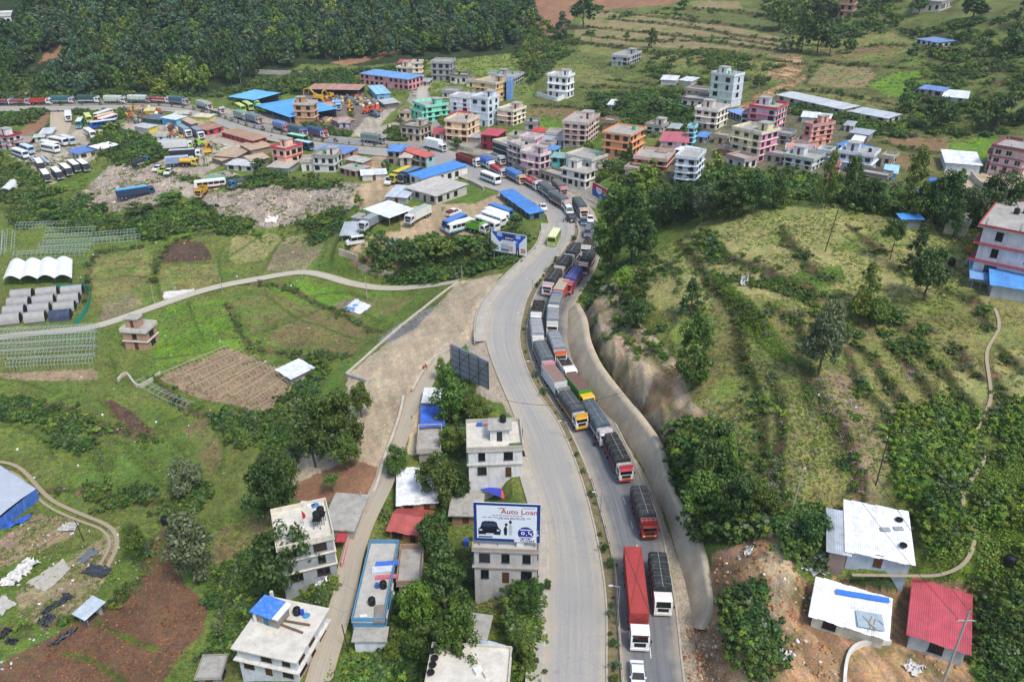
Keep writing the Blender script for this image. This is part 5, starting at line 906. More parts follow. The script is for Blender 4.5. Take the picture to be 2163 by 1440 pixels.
def cab(t,L,W,H,col,x1,style=0,col2=None,z0=.75,rims=1,near=True):
 """forward-control lorry cab ending at x1"""
 x0=x1-L;c=paint(col);zw=z0+(H-z0)*.46
 def body():
  mb=MB();pr=[(x0,z0),(x1-.02,z0),(x1,z0+.35),(x1-.06,zw),(x1-.34,H-.16),(x1-.55,H),(x0+.06,H),(x0,H-.1)];mb.prism(pr,-W/2+.04,W/2-.04);return mb
 part(t,'cab',(L,W,H,col,x1,z0),body,c)
 def ws():
  mb=MB();a=.05;mb.quad((x1-.045+.012,-W/2+.22,zw+a),(x1-.045+.012,W/2-.22,zw+a),(x1-.33+.02,W/2-.30,H-.24),(x1-.33+.02,-W/2+.30,H-.24));return mb
 part(t,'windscreen',(L,W,H,x1,z0),ws,DARKG)
 for s in(-1,1):
  part(t,'side_window',(L,W,H,x1,z0,s),lambda:MB().quad((x0+.5,s*(W/2-.025),zw+.08),(x1-.35,s*(W/2-.025),zw+.08),(x1-.5,s*(W/2-.025),H-.3),(x0+.5,s*(W/2-.025),H-.3)),DARKG)
  part(t,'mirror',(W,H,x1,s),lambda:MB().box(x1-.12,x1-.02,s*(W/2+.16)-.08,s*(W/2+.16)+.08,zw,zw+.42),BLACKP)
  part(t,'headlight',(W,x1,z0,s),lambda:MB().box(x1-.05,x1+.03,s*(W/2-.38)-.17,s*(W/2-.38)+.17,z0-.02,z0+.2),LAMP)
 part(t,'bumper',(W,x1,z0,style,col2),lambda:MB().box(x1-.18,x1+.1,-W/2+.02,W/2-.02,z0-.33,z0+.0),paint(col2 or '#9b9a94'))
 part(t,'grille',(W,x1,z0,zw),lambda:MB().box(x1-.08,x1+.012,-W/2+.5,W/2-.5,z0+.26,zw-.12),BLACKP)
 if style==1:  # painted Himalayan lorry: high crown board over the windscreen, sun visor, roof rack
  part(t,'crown_board',(L,W,H,x1,col2),lambda:MB().prism([(x1-.5,H-.02),(x1-.30,H-.02),(x1-.42,H+.52),(x1-.60,H+.52)],-W/2+.1,W/2-.1),paint(col2 or '#d0cabc'))
  part(t,'visor',(L,W,H,x1,col2),lambda:MB().prism([(x1-.36,H-.2),(x1+.06,H-.34),(x1+.07,H-.30),(x1-.36,H-.13)],-W/2+.14,W/2-.14),paint(col2 or '#cfc9bb'))
  def rack():
   mb=MB()
   for y in(-W/2+.18,-.3,.3,W/2-.18):mb.box(x0+.1,x1-.6,y-.03,y+.03,H+.02,H+.1)
   for x in(x0+.15,x0+.7,x1-.72):mb.box(x,x+.06,-W/2+.16,W/2-.16,H+.1,H+.16)
   return mb
  part(t,'roof_rack',(L,W,H,x1),rack,CHROME)
  part(t,'painted_band',(W,x1,z0,col2),lambda:MB().box(x1-.02,x1+.022,-W/2+.3,W/2-.3,z0+.08,z0+.22),paint('#c98f2c'))
def lorry(label,fr,kind,ccol,bcol,tcol=None,L=9.2,W=2.5,style=1,ccol2=None,group='lorries queuing along the highway',cat='lorry',H=3.55,axles=3):
 p,rz=fr;t=thing('lorry',label,cat,p,rz,group);x1=L/2;Hc=2.75;cl=2.0;cab(t,cl,W,Hc,ccol,x1,style,ccol2)
 xb0,xb1=-L/2,x1-cl-.12;zf=1.15
 part(t,'chassis',(L,W),lambda:MB().box(-L/2+.1,x1-.3,-.45,.45,.62,1.0).box(-L/2+.05,-L/2+.15,-W/2+.1,W/2-.1,.6,.8),CHAS)
 wx=[x1-1.35]+([x1-3.0]if axles>3 else[])+([-L/2+1.4,-L/2+2.7]if axles>2 else[-L/2+1.9]);wheels(t,wx,W)
 for s in(-1,1):part(t,'mudguard',(L,W,s),lambda:MB().box(-L/2+.1,-L/2+.16,s*(W/2-.3)-.28,s*(W/2-.3)+.28,.25,.95),BLACKP)
 b=paint(bcol,.25)
 if kind in('tarp','open'):
  hs=2.35 if kind=='tarp' else 2.55
  def sides():
   mb=MB();mb.box(xb0,xb1,-W/2,W/2,zf-.12,zf)
   for y in(-W/2,W/2-.07):mb.box(xb0,xb1,y,y+.07,zf,hs)
   mb.box(xb0,xb0+.07,-W/2+.07,W/2-.07,zf,hs);mb.box(xb1-.08,xb1,-W/2+.07,W/2-.07,zf,hs+.35)
   n=7
   for k in range(n+1):
    x=xb0+(xb1-xb0-.1)*k/n
    for y in(-W/2-.05,W/2):mb.box(x,x+.1,y,y+.05,zf-.1,hs)
   return mb
  part(t,'cargo_body',(kind,L,W,bcol),sides,b)
  for s in(-1,1):part(t,'painted_panel',(kind,L,W,s,ccol2),lambda:MB().box(xb0+.2,xb1-.2,s*(W/2+.055)-.006,s*(W/2+.055)+.006,zf+.06,zf+.42),paint(ccol2 or '#c4bba6'))
 if kind=='tarp':
  def tarp():
   mb=MB();n=12;ys=[(-W/2-.07,1.75),(-W/2-.06,H-.35),(-W/2+.22,H-.06),(0,H),(W/2-.22,H-.06),(W/2+.06,H-.35),(W/2+.07,1.75)];vs=[]
   for i in range(n+1):
    u=i/n;x=xb0-.06+(xb1-xb0+.12)*u;sag=.05*math.sin(u*22)+.03*math.sin(u*47+1)
    for j,(y,z)in enumerate(ys):vs.append((x,y*(1+.008*math.sin(i*2.3+j)),z+(sag if 0<j<6 else .12*math.sin(i*1.7+j)+.0)-(.12 if i in(0,n)and 0<j<6 else 0)))
   m=len(ys);fs=[(i*m+j,i*m+j+1,(i+1)*m+j+1,(i+1)*m+j)for i in range(n)for j in range(m-1)]+[tuple(range(m-1,-1,-1)),tuple(range(n*m,n*m+m))]
   mb.add(vs,fs);return mb
  ta=part(t,'tarpaulin',(L,W,H,tcol),tarp,cloth(tcol or '#3a4046'))
  def ropes():
   mb=MB();pr=[(-W/2-.09,1.7),(-W/2-.085,H-.33),(-W/2+.21,H-.03),(0,H+.035),(W/2-.21,H-.03),(W/2+.085,H-.33),(W/2+.09,1.7)]
   for k in range(5):
    x=xb0+(xb1-xb0)*(k+.5)/5
    for i in range(6):mb.cyl((x,*pr[i]),(x+.02,*pr[i+1]),.03,n=3,cap=False)
   return mb
  part(ta,'rope',(L,W,H),ropes,mat('#8d897c',.9))
  part(ta,'ridge_rope',(L,W,H),lambda:MB().box(xb0,xb1,-.03,.03,H+.02,H+.07),mat('#a5a294',.8))
 elif kind=='open':
  def load():
   mb=MB();n,m=9,4;vs=[(xb0+.1+(xb1-xb0-.2)*i/n,-W/2+.1+(W-.2)*j/m,2.2+.22*math.sin(i*1.9+j)+.16*math.sin(j*2.7+i))for i in range(n+1)for j in range(m+1)]
   mb.add(vs,[(i*(m+1)+j,(i+1)*(m+1)+j,(i+1)*(m+1)+j+1,i*(m+1)+j+1)for i in range(n)for j in range(m)]);return mb
  part(t,'load',(L,W,tcol),load,cloth(tcol or '#6b5b48'))
 elif kind=='box':
  part(t,'cargo_box',(L,W,H,bcol),lambda:MB().box(xb0,xb1,-W/2,W/2,zf-.1,H),paint(bcol,.12))
  part(t,'roof_panel',(L,W,H,tcol),lambda:MB().box(xb0+.04,xb1-.04,-W/2+.04,W/2-.04,H,H+.03),paint(tcol or bcol,.2))
  def ribs():
   mb=MB();n=int((xb1-xb0)/.7)
   for k in range(n+1):
    x=xb0+(xb1-xb0-.06)*k/n
    for y in(-W/2-.03,W/2):mb.box(x,x+.06,y,y+.03,zf,H-.05)
   return mb
  part(t,'side_ribs',(L,W,H,bcol),ribs,paint(bcol,.2))
 elif kind=='tipper':
  def tip():
   mb=MB();h=2.75;mb.box(xb0,xb1,-W/2+.02,W/2-.02,zf,zf+.12)
   for y in(-W/2,W/2-.08):mb.box(xb0,xb1,y,y+.08,zf,h)
   mb.box(xb0,xb0+.08,-W/2+.08,W/2-.08,zf,h);mb.box(xb1-.08,xb1,-W/2+.08,W/2-.08,zf,h+.3);mb.box(xb1,xb1+.9,-W/2+.1,W/2-.1,h+.2,h+.28)
   for k in range(9):
    x=xb0+.1+(xb1-xb0-.3)*k/8
    for y in(-W/2-.08,W/2):mb.box(x,x+.12,y,y+.08,zf,h)
   return mb
  part(t,'tipper_body',(L,W,bcol),tip,b)
  part(t,'load',(L,W,'tip'),lambda:MB().box(xb0+.1,xb1-.1,-W/2+.1,W/2-.1,zf+.15,2.2),mat('#4b443c',.95,.3))
 elif kind=='tanker':
  part(t,'tank',(L,W,bcol),lambda:MB().prismx([(1.15*math.cos(2*math.pi*k/16),1.95+.85*math.sin(2*math.pi*k/16))for k in range(16)],xb0,xb1),b)
  part(t,'hatch',(L,W),lambda:MB().box(-1.4,-.8,-.25,.25,2.75,2.95),CHROME)
 elif kind=='flat':
  part(t,'deck',(L,W,bcol),lambda:MB().box(xb0,xb1,-W/2,W/2,zf-.15,zf).box(xb1-.08,xb1,-W/2,W/2,zf,zf+.8),b)
 return t
def container_truck(label,fr,ccol,bcol,L=15.6):
 p,rz=fr;t=thing('container_lorry',label,'container lorry',p,rz,'lorries queuing along the highway');W=2.5;x1=L/2;cab(t,2.1,W,3.0,ccol,x1,0,'#e7e5df',z0=.8)
 part(t,'red_visor',('v',x1),lambda:MB().box(x1-.36,x1-.24,-W/2+.2,W/2-.2,2.62,2.8),paint('#7c1f22'))
 part(t,'chassis',('ct',L),lambda:MB().box(-L/2+.2,x1-.3,-.5,.5,.75,1.15),CHAS)
 wheels(t,[x1-1.3,x1-4.0,x1-5.2,-L/2+1.4,-L/2+2.6,-L/2+3.8],W)
 xb0,xb1=-L/2,-L/2+12.6;H=3.95;z0=1.25;c=mat(bcol,.6,.12,.8,.12,(.35,.16,.12))
 def side():
  mb=MB();n=44;pr=[]
  for k in range(n):
   x=xb0+.15+(xb1-xb0-.3)*k/n;w=(xb1-xb0-.3)/n
   for s in(-1,1):mb.box(x+w*.2,x+w*.7,s*(W/2)-.02,s*(W/2)+.02,z0+.15,H-.12)
  for k in range(9):
   y=-W/2+.15+(W-.3)*k/9;mb.box(xb1-.02,xb1+.03,y+.05,y+.2,z0+.15,H-.12)
  return mb
 ct=part(t,'container',(L,bcol),lambda:MB().box(xb0,xb1,-W/2,W/2,z0,H),c)
 part(ct,'corrugation',(L,bcol),side,c)
 def frame():
  mb=MB()
  for x in(xb0,xb1-.12):
   for y in(-W/2-.02,W/2-.1):mb.box(x-.01,x+.13,y,y+.12,z0-.02,H+.05)
  for y in(-W/2-.02,W/2-.08):mb.box(xb0+.13,xb1-.13,y,y+.1,H-.02,H+.045)
  return mb
 part(ct,'corner_frame',(L,bcol),frame,c)
 def rope():
  mb=MB();mb.cyl((xb0+.3,-W/2,H+.06),(xb1-.3,W/2,H+.06),.03,n=4);mb.cyl((xb0+.3,W/2,H+.06),(xb1-.3,-W/2,H+.06),.03,n=4)
  mb.cyl((xb1+.04,-W/2+.1,H),(xb1+.06,-.1,H-1.3),.025,n=4);mb.cyl((xb1+.06,-.1,H-1.3),(xb1+.04,W/2-.1,H),.025,n=4);return mb
 part(ct,'rope',(L,),rope,mat('#5d5446',.9))
 part(ct,'warning_plate',(L,),lambda:MB().box(xb1+.035,xb1+.05,.3,.6,z0+.3,z0+.7),mat('#d08a2a',.5));return t
def bus(label,fr,col,col2='#2f6f86',roof=None,L=8.6,W=2.3,H=2.9,group=None,cat='bus'):
 p,rz=fr;t=thing('bus',label,cat,p,rz,group);x1=L/2;x0=-L/2;c=paint(col,.18)
 def body():return MB().prism([(x0,.45),(x1-.05,.45),(x1,.9),(x1-.1,1.55),(x1-.32,H-.25),(x1-.6,H-.05),(x0+.25,H-.05),(x0,H-.35)],-W/2,W/2)
 part(t,'body',(L,W,H,col),body,c)
 part(t,'roof',(L,W,H,roof or col),lambda:MB().box(x0+.25,x1-.6,-W/2+.08,W/2-.08,H-.05,H+.05,0,.1,.12),paint(roof or '#e6e4dd',.22))
 part(t,'skirt',(L,W,col2),lambda:MB().box(x0+.02,x1-.08,-W/2-.012,W/2+.012,.45,.85),paint(col2,.25))
 part(t,'windscreen',(L,W,H),lambda:MB().quad((x1-.085,-W/2+.14,1.55),(x1-.085,W/2-.14,1.55),(x1-.31,W/2-.18,H-.3),(x1-.31,-W/2+.18,H-.3)),DARKG)
 part(t,'rear_window',(L,W,H),lambda:MB().quad((x0-.01,-W/2+.3,1.6),(x0-.01,W/2-.3,1.6),(x0-.01,W/2-.3,2.2),(x0-.01,-W/2+.3,2.2)),DARKG)
 n=5
 for s in(-1,1):
  for k in range(n):
   xa=x0+.45+(L-1.5)*k/n;w=(L-1.5)/n-.14
   link('window',shared(('buswin',L,H),lambda:MB().box(0,w,-.012,.012,1.5,H-.5).mesh('window',DARKG)),t,(xa,s*(W/2+.004),0))
  part(t,'headlight',(W,x1,'b',s),lambda:MB().box(x1-.05,x1+.02,s*(W/2-.35)-.16,s*(W/2-.35)+.16,.75,.93),LAMP)
  part(t,'mirror',(W,H,x1,'b',s),lambda:MB().box(x1-.05,x1+.03,s*(W/2+.14)-.07,s*(W/2+.14)+.07,1.7,2.0),BLACKP)
 part(t,'bumper',(W,x1,'b'),lambda:MB().box(x1-.1,x1+.1,-W/2+.03,W/2-.03,.4,.66),paint('#b0b0aa'))
 wheels(t,[x1-1.7,x0+2.0],W,.46,.3);return t
def car(label,fr,col,kind='car',group=None,load=None):
 p,rz=fr;nm={'car':'car','suv':'car','van':'van','pickup':'pickup'}[kind];t=thing(nm,label,{'car':'car','suv':'car','van':'van','pickup':'pickup truck'}[kind],p,rz,group)
 L,W,H={'car':(4.2,1.7,1.46),'suv':(4.6,1.85,1.8),'van':(5.2,1.9,2.25),'pickup':(5.4,1.9,1.8)}[kind];x1=L/2;x0=-L/2;c=paint(col,.05)
 if kind=='van':low=[(x0,.35),(x1,.35),(x1+.02,.8),(x1-.15,1.15),(x1-.9,1.3),(x1-1.0,1.32),(x0,1.32)];top=[(x0+.02,1.32),(x1-.95,1.32),(x1-1.6,H),(x0+.12,H)]
 elif kind=='pickup':low=[(x0,.45),(x1,.45),(x1+.02,.8),(x1-.1,1.05),(x1-1.35,1.15),(x0,1.15)];top=[(x0+1.75,1.15),(x1-1.3,1.15),(x1-2.0,H),(x0+2.0,H)]
 elif kind=='suv':low=[(x0,.4),(x1,.4),(x1+.02,.8),(x1-.12,1.0),(x1-1.2,1.12),(x0,1.12)];top=[(x0+.04,1.12),(x1-1.15,1.12),(x1-1.85,H),(x0+.35,H)]
 else:low=[(x0,.3),(x1,.3),(x1+.03,.62),(x1-.15,.82),(x1-1.15,.95),(x0+.1,.97),(x0-.02,.8)];top=[(x0+.55,.96),(x1-1.1,.94),(x1-1.8,H),(x0+1.25,H)]
 part(t,'body',(kind,col),lambda:MB().prism(low,-W/2,W/2),c)
 def cabin():
  mb=MB();n=len(top);i=.12;vs=[(x,-W/2+(.02 if z<H-.01 else i),z)for x,z in top]+[(x,W/2-(.02 if z<H-.01 else i),z)for x,z in top]
  return mb.add(vs,[tuple(range(n)),tuple(reversed(range(n,2*n)))]+[(k,k+n,(k+1)%n+n,(k+1)%n)for k in range(n)])
 part(t,'cabin_glass',(kind,),cabin,DARKG)
 part(t,'roof',(kind,col),lambda:MB().box(top[3][0]-.02,top[2][0]+.05,-W/2+.1,W/2-.1,H-.01,H+.045),c)
 def pillars():
  mb=MB()
  for s in(-1,1):
   for(xa,za),(xb,zb)in((top[1],top[2]),(top[0],top[3])):mb.cyl((xa,s*(W/2-.02),za),(xb,s*(W/2-.11),zb),.05,n=4)
   xm=.5*(top[0][0]+top[1][0]);mb.cyl((xm,s*(W/2-.02),top[0][1]),(xm,s*(W/2-.11),H),.045,n=4)
  return mb
 part(t,'pillars',(kind,col),pillars,c)
 for s in(-1,1):
  part(t,'headlight',(kind,s),lambda:MB().box(x1-.12,x1+.03,s*(W/2-.28)-.18,s*(W/2-.28)+.18,.58,.76),LAMP)
  part(t,'tail_light',(kind,s),lambda:MB().box(x0-.03,x0+.04,s*(W/2-.2)-.12,s*(W/2-.2)+.12,.65,.9),TAIL)
  part(t,'mirror',(kind,s,col),lambda:MB().box(top[1][0]-.35,top[1][0]-.2,s*(W/2+.1)-.1,s*(W/2+.1)+.1,top[1][1]+.02,top[1][1]+.18),c)
 if kind=='pickup':
  part(t,'load_bed',('pu',),lambda:MB().box(x0+.1,x0+1.65,-W/2+.12,W/2-.12,1.151,1.16),BLACKP)
  if load:part(t,'load',('pu',load),lambda:MB().box(x0+.05,x0+1.7,-W/2+.1,W/2-.1,1.16,1.75,0,.2,.2),mat(load,.8,.3,2))
 wheels(t,[x1-.85,x0+.9],W,.34,.22);return t
# --- lanes: where on the road each vehicle stands
def lane_frame(frac,s,right=True,far=False):
 i=int(s);f=s-i
 def at(s_):
  i_=int(min(max(s_,0),len(EL3)-2));f_=s_-i_
  A=EMR3 if(right and i_<nm-1)else EL3;a=A[i_]*(1-f_)+A[min(i_+1,len(A)-1)]*f_;b=ER3[i_]*(1-f_)+ER3[i_+1]*f_
  return a*(1-frac)+b*frac
 return at(s)
def pose(front,rear,L,dz=0.0):
 """stand a vehicle of length L with its nose at the given point, pointing away from the rear point"""
 f=Vector(front);r=Vector(rear);d=Vector((f.x-r.x,f.y-r.y,0)).normalized();c=f-d*(L/2);return(c.x,c.y,.5*(f.z+r.z)if abs(f.z-r.z)<3 else f.z+0),math.atan2(d.y,d.x)
ry=np.array([proj(*lerp(EMR3[i],ER3[i],.5))[1]for i in range(nm)])
def on_lane(frac,ypx,L):
 """on the near grey carriageway: nose where the photo shows it (height in the picture ypx), facing down the road"""
 lo,hi=0.0,float(nm-2)
 for _ in range(40):
  m=.5*(lo+hi);q=lane_frame(frac,m)
  if proj(*q)[1]>ypx:lo=m
  else:hi=m
 f=lane_frame(frac,lo);s=lo
 while s<nm-2 and np.linalg.norm(lane_frame(frac,s)[:2]-f[:2])<L:s+=.05
 r=lane_frame(frac,min(s,nm-1.001));return pose(f,r,L,0)
def on_px(f,r,L):
 a=P(*f);b=P(*r);z=a.z;p,rz=pose(a,b,L);return(p[0],p[1],hz(p[0],p[1])+.14),rz
def on_road(f,r,L):
 """on the road surface further out (flat there): nose and tail read off the photo"""
 i=int(np.argmin([(proj(*CL3[k])[0]-f[0])**2+(proj(*CL3[k])[1]-f[1])**2 for k in range(len(CL3))]));z=CL3[i][2]
 a=Vector((*X(f[0],f[1],z),z));b=Vector((*X(r[0],r[1],z),z));return pose(a,b,L)
# the queue on the grey carriageway, nearest first
container_truck('long red shipping container lorry with white cab, nearest container in the queue',on_lane(.31,1378,15.6),'#e9e8e4','#a8423f')
lorry('black tarpaulin lorry with a plain white cab, beside the red container',on_lane(.76,1303,9.0),'tarp','#e8e6e2','#6d2126','#2b3134',L=9.0,style=0,ccol2='#e3dfd8')
lorry('red-cabbed lorry under a charcoal tarpaulin, just behind the red container',on_lane(.74,1143,9.0),'tarp','#a3231f','#a8352d','#33373c',L=9.0,ccol2='#7a1b18')
lorry('teal-sided lorry under a black tarpaulin with a red and white painted front',on_lane(.64,1024,10),'tarp','#d9d3cc','#2f6f6a','#262b2f',L=10,ccol2='#b23b4a',axles=4)
lorry('pale blue sided lorry with long blue-grey tarpaulin and silver roof rack',on_lane(.56,948,10.4),'tarp','#dcd6d2','#7f9fae','#4d5d68',L=10.4,ccol2='#d9cdd0',axles=4)
lorry('dark red sided lorry with yellow bumper band leaning on the median kerb',on_lane(.22,914,10),'tarp','#dcdad6','#6e2a28','#474f56',L=10,ccol2='#d9a52c')
lorry('bright green box lorry with yellow cab and brown load on top',on_lane(.60,872,9),'box','#e0b62f','#3f9a34','#75584b',L=9,style=0,ccol2='#d8ab2a',H=3.3)
lorry('white lorry with rusty brown cover beside the green and yellow lorry',on_lane(.20,856,9.4),'box','#d9d8d6','#d5d6d8','#8f7468',L=9.4,ccol2='#8a8480')
lorry('small white open-backed lorry squeezed behind the green lorry',on_lane(.64,813,6.6),'open','#e8e7e3','#e3e2dd','#39332e',L=6.6,style=0,axles=2)
lorry('grey tarpaulin lorry with a pink and white crown, next to the median',on_lane(.22,801,9.4),'tarp','#d9c6cc','#8fa3ad','#5c666b',L=9.4,ccol2='#c98aa0')
lorry('orange and brown sided lorry with silver cover, third up beside the concrete wall',on_lane(.60,777,9.0),'tarp','#dcd9d6','#a2502f','#8c9299',L=9.0,ccol2='#c6673b')
lorry('pale silver covered lorry behind the pink-crowned lorry',on_lane(.20,745,8.6),'tarp','#e3e2de','#b9bcbc','#9aa0a4',L=8.6,ccol2='#dedbd5')
lorry('short silver lorry with a glossy windscreen behind the orange lorry',on_lane(.60,714,8.2),'tarp','#d8d6d2','#9aa0a2','#8b9196',L=8.2,ccol2='#d0cdc6')
lorry('open-topped lorry with dark cargo and white rack beside the median',on_lane(.20,694,8.4),'open','#dcdad6','#3d4247','#2f2b28',L=8.4,ccol2='#e6e5e0')
lorry('light grey tarpaulin lorry beside the top end of the concrete wall',on_lane(.60,678,8.2),'tarp','#dedcd8','#8a8f92','#83898d',L=8.2,ccol2='#e3e1dc')
lorry('beige-roofed lorry with a blue windscreen banner',on_lane(.60,650,8.6),'box','#d9564f','#c9584f','#b5a893',L=8.6,ccol2='#3f5f9d',H=3.3)
lorry('dark tarpaulin lorry with a white and pink painted front, along the median',on_lane(.28,628,9),'tarp','#dfd5d6','#5b4f50','#2f3438',L=9,ccol2='#d8b9bd')
lorry('red lorry under a bright purple-blue tarpaulin',on_lane(.72,624,9),'tarp','#c2505a','#9d3038','#4a4f93',L=9,ccol2='#d06d78')
lorry('charcoal tarpaulin lorry with cream crown, second from the bend on the median side',on_lane(.30,592,8.6),'tarp','#d9cfc6','#6b5a52','#33393d',L=8.6,ccol2='#d9c6a8')
lorry('black tarpaulin lorry with a dark red cab standing on the shoulder',on_lane(.80,583,8.8),'tarp','#7d3a3c','#4d2c2c','#3a3f44',L=8.8,ccol2='#e0b9b4')
lorry('charcoal tarpaulin lorry with a white windscreen board at the tree',on_lane(.32,566,8.6),'tarp','#e4e3df','#4b5054','#31373b',L=8.6,ccol2='#e9e8e4')
lorry('low open lorry with a white rack in front of the big roadside tree',on_lane(.62,546,7.4),'open','#d9d6d0','#5b564f','#38342f',L=7.4,ccol2='#dedad2')
car('silver-grey jeep with open door behind the open lorry',on_lane(.42,504,4.4),'#6f7079','suv','cars in the queue')
car('dark blue car just ahead of the blue-sided lorry',on_road((1233,478),(1231,466),4.2),'#40617e','car','cars in the queue')
car('dark grey pickup leading the white van',on_road((1212,472),(1205,461),5.4),'#2f3a44','pickup','cars in the queue')
car('white van with a long roof behind the grey pickup',on_road((1205,458),(1194,440),5.2),'#dfe6e6','van','cars in the queue')
car('white car half hidden by the roadside tree',on_road((1247,472),(1246,461),4.2),'#e6e8e6','car','cars in the queue')
lorry('steel blue tarpaulin lorry pulled out beside the white van',on_road((1234,463),(1212,432),10),'tarp','#d9cfc8','#3d6a80','#4b555c',L=10,ccol2='#d7b9a6')
Q=[((1200,446),(1163,424),'tarp','#d9d3cd','#a53a35','#5d666b','red-sided lorry under a grey tarpaulin at the bend','#c9a7a0',9.4),
((1172,426),(1140,403),'tarp','#dcd8d2','#5c6a70','#5a646a','dark grey tarpaulin lorry opposite the white three-storey shop','#cfc8bd',10),
((1192,417),(1178,405),'tarp','#c9a7a8','#7c7270','#6f6b68','pink-fronted lorry on the far side of the queue at the bend','#c98f93',8),
((1138,404),(1104,385),'open','#d9d3ce','#9d3c40','#b0525a','open lorry with a red load in front of the white shop','#d9c6c0',9),
((1104,391),(1066,371),'tarp','#c9b9a4','#3b6291','#4a7fc0','lorry under a bright blue tarpaulin in front of the pink townhouse','#c9a87e',9.4),
((1066,377),(1034,357),'open','#d5cdd0','#8d3a40','#b3444d','open lorry with a red load in front of the glass-fronted building','#c2b3b9',9),
((1040,361),(1012,347),'tarp','#e7e6e2','#8b9aa2','#2f63b5','white-cabbed lorry under a royal blue tarpaulin','#e3e1dc',8),
((1063,350),(1026,335),'tipper','#c9ccc9','#cfd6d8','#2b62b0','pale lorry with an empty blue-lined bed by the maroon house','#b9bcb9',9),
((1012,354),(957,335),'tipper','#e7e6e3','#8e2c31',None,'long dark red tipper with a white cab','#dedcd8',11.5),
((812,305),(772,300),'tarp','#8d8f90','#8a8f90','#6f8480','grey lorry with a flat green-grey cover alone below the dirt track','#a5a7a6',9.4),
((690,293),(651,285),'tarp','#d9d6d2','#2f5b80','#2d4f78','dark blue lorry with a silver and red cab below the green sign','#b9444a',9.6),
((646,289),(610,279),'tarp','#c9c6d6','#4b7b82','#44636e','teal lorry with a purple painted cab below the green sign','#6b5fa3',9.6),
((610,280),(579,271),'tarp','#d9a8ad','#3f6a8c','#6a8fc0','blue lorry with a pink cab under the blue canopy posts','#c65b6a',9),
((552,263),(521,255),'tarp','#c9c2c4','#4f86a8','#6d8494','light blue lorry with a brown painted cab beside the bus canopy','#a87f72',9),
((523,256),(497,248),'tarp','#bcc5c8','#7d3f46','#7da394','maroon patterned lorry with a sea-green cover below the lime buses','#c9c2b9',8.6),
((472,242),(449,236),'flat','#d6d0d0','#b5a48c',None,'flatbed lorry with a white cab behind the median planting','#c9bcbc',8.5),
((445,233),(416,226),'tarp','#d6cfcf','#3d6b5b','#9fb3a8','dark green lorry with a pale cover on the curve','#b9a4a4',9),
((397,223),(361,219),'tarp','#c9c6ca','#2f4f74','#3d6275','navy blue lorry with a pale cab under the forest','#a58f95',9.6),
((361,219),(329,217),'open','#e1e0dd','#a23c3f','#9a8f84','red lorry with a white cab under the forest','#d4d1cb',9.2),
((320,218),(279,217),'tarp','#a38f90','#2f8a5b','#bcc9c0','bright green lorry with a pale cover under the forest','#7d6a6c',10.4),
((267,219),(228,218),'tarp','#d9d9d6','#9fb9ac','#b9c9bd','pale green lorry with a silver cab under the forest','#c2c0bc',9.8),
((212,218),(175,218),'tarp','#e3e4e2','#1f6e66','#2c4f50','dark teal lorry with a white cab below the bare slope','#cfd0cd',9.6),
((158,219),(117,219),'tarp','#d2cbd2','#3f9a4f','#2f6570','green and blue lorry right of the white and red lorry','#b7a9b5',10),
((110,221),(67,221),'tipper','#e4e6e4','#b8403f',None,'white-framed red tipper with a white cab on the far road','#d5d7d5',10.4),
((66,222),(33,222),'open','#b9aebb','#8f4348','#a8686a','dull red lorry with a pinkish load on the far road','#a393a3',8.8),
((31,222),(-4,222),'open','#dfe0e0','#7d3d3f','#b78f89','red lorry with a blue and white cab at the picture edge of the far road','#5f7fae',8.8)]
for f,r,k,cc,bc,tc,lab,c2,L in Q:lorry(lab,on_road(f,r,L),k,cc,bc,tc,L=L,ccol2=c2)
lorry('white box lorry with pale lettering panel on the highway by the beige house',on_road((940,322),(903,313),9.4),'box','#cfd3d3','#e4e7e7','#eceeee',L=9.4,style=0,H=3.9,cat='box lorry')
bus('white and teal bus passing the queue on the highway',on_road((1052,391),(1014,376),8.2),'#e9ebe8','#3f8f94','#f2f2ee',group='buses on the highway')
bus('lime green minibus driving towards the camera past the blue billboard',on_road((1164,523),(1177,500),7.6),'#9bb53f','#7d9a33','#e3e8b9',7.6,group='buses on the highway')
bus('dark green bus with a mint roof beside the median fence',on_road((648,304),(612,297),9),'#2f6f45','#23563a','#a9dcb5',9,group='buses on the highway')
bus('navy bus partly hidden behind the peach house',on_road((660,318),(636,313),8.4),'#1f4a66','#1b3a50','#b9d3dd',8.4,group='buses on the highway')
car('white car pulling out beside the blue-roofed roadside shop',on_road((1150,447),(1143,436),4.2),'#eeeeea','car')
q=on_lane(.24,1462,4.2);car('white saloon car in front of the red container lorry at the bottom of the road',q,'#e3e6e8','car')
# --- yards on the left
def yb(label,f,r,c,c2,roof=None,L=9,cat='bus',g='buses parked in the repair yard'):return bus(label,on_px(f,r,L),c,c2,roof,L,group=g,cat=cat)
yb('teal bus with a cream roof at the yard entrance',(168,274),(175,258),'#2b7f8c','#1f6b78','#dfe0cf')
yb('lime yellow bus behind the teal bus',(191,262),(184,250),'#b9c94f','#93a83b','#d3dc8b')
yb('white long-distance bus topmost in the slanting row',(204,257),(239,241),'#dadcd6','#7b8a99','#e3e3dd',10)
yb('orange and white bus second in the slanting row',(204,263),(241,249),'#d98a4f','#c9703b','#e9c9a3',10)
yb('white bus with red skirt third in the slanting row',(213,267),(246,253),'#e4dcd6','#a33036','#ece6df',10)
yb('royal blue bus with a white roof below the slanting row',(190,275),(233,268),'#2457a8','#1d4690','#e4e7e6',10.5)
yb('large white bus facing the camera beside the ambulance-like car',(200,296),(178,278),'#e6e7e4','#b9bbb6',None,9.6)
yb('white bus first of the pair beside the thicket',(124,318),(90,309),'#e9ebe8','#c9ccca',None,9)
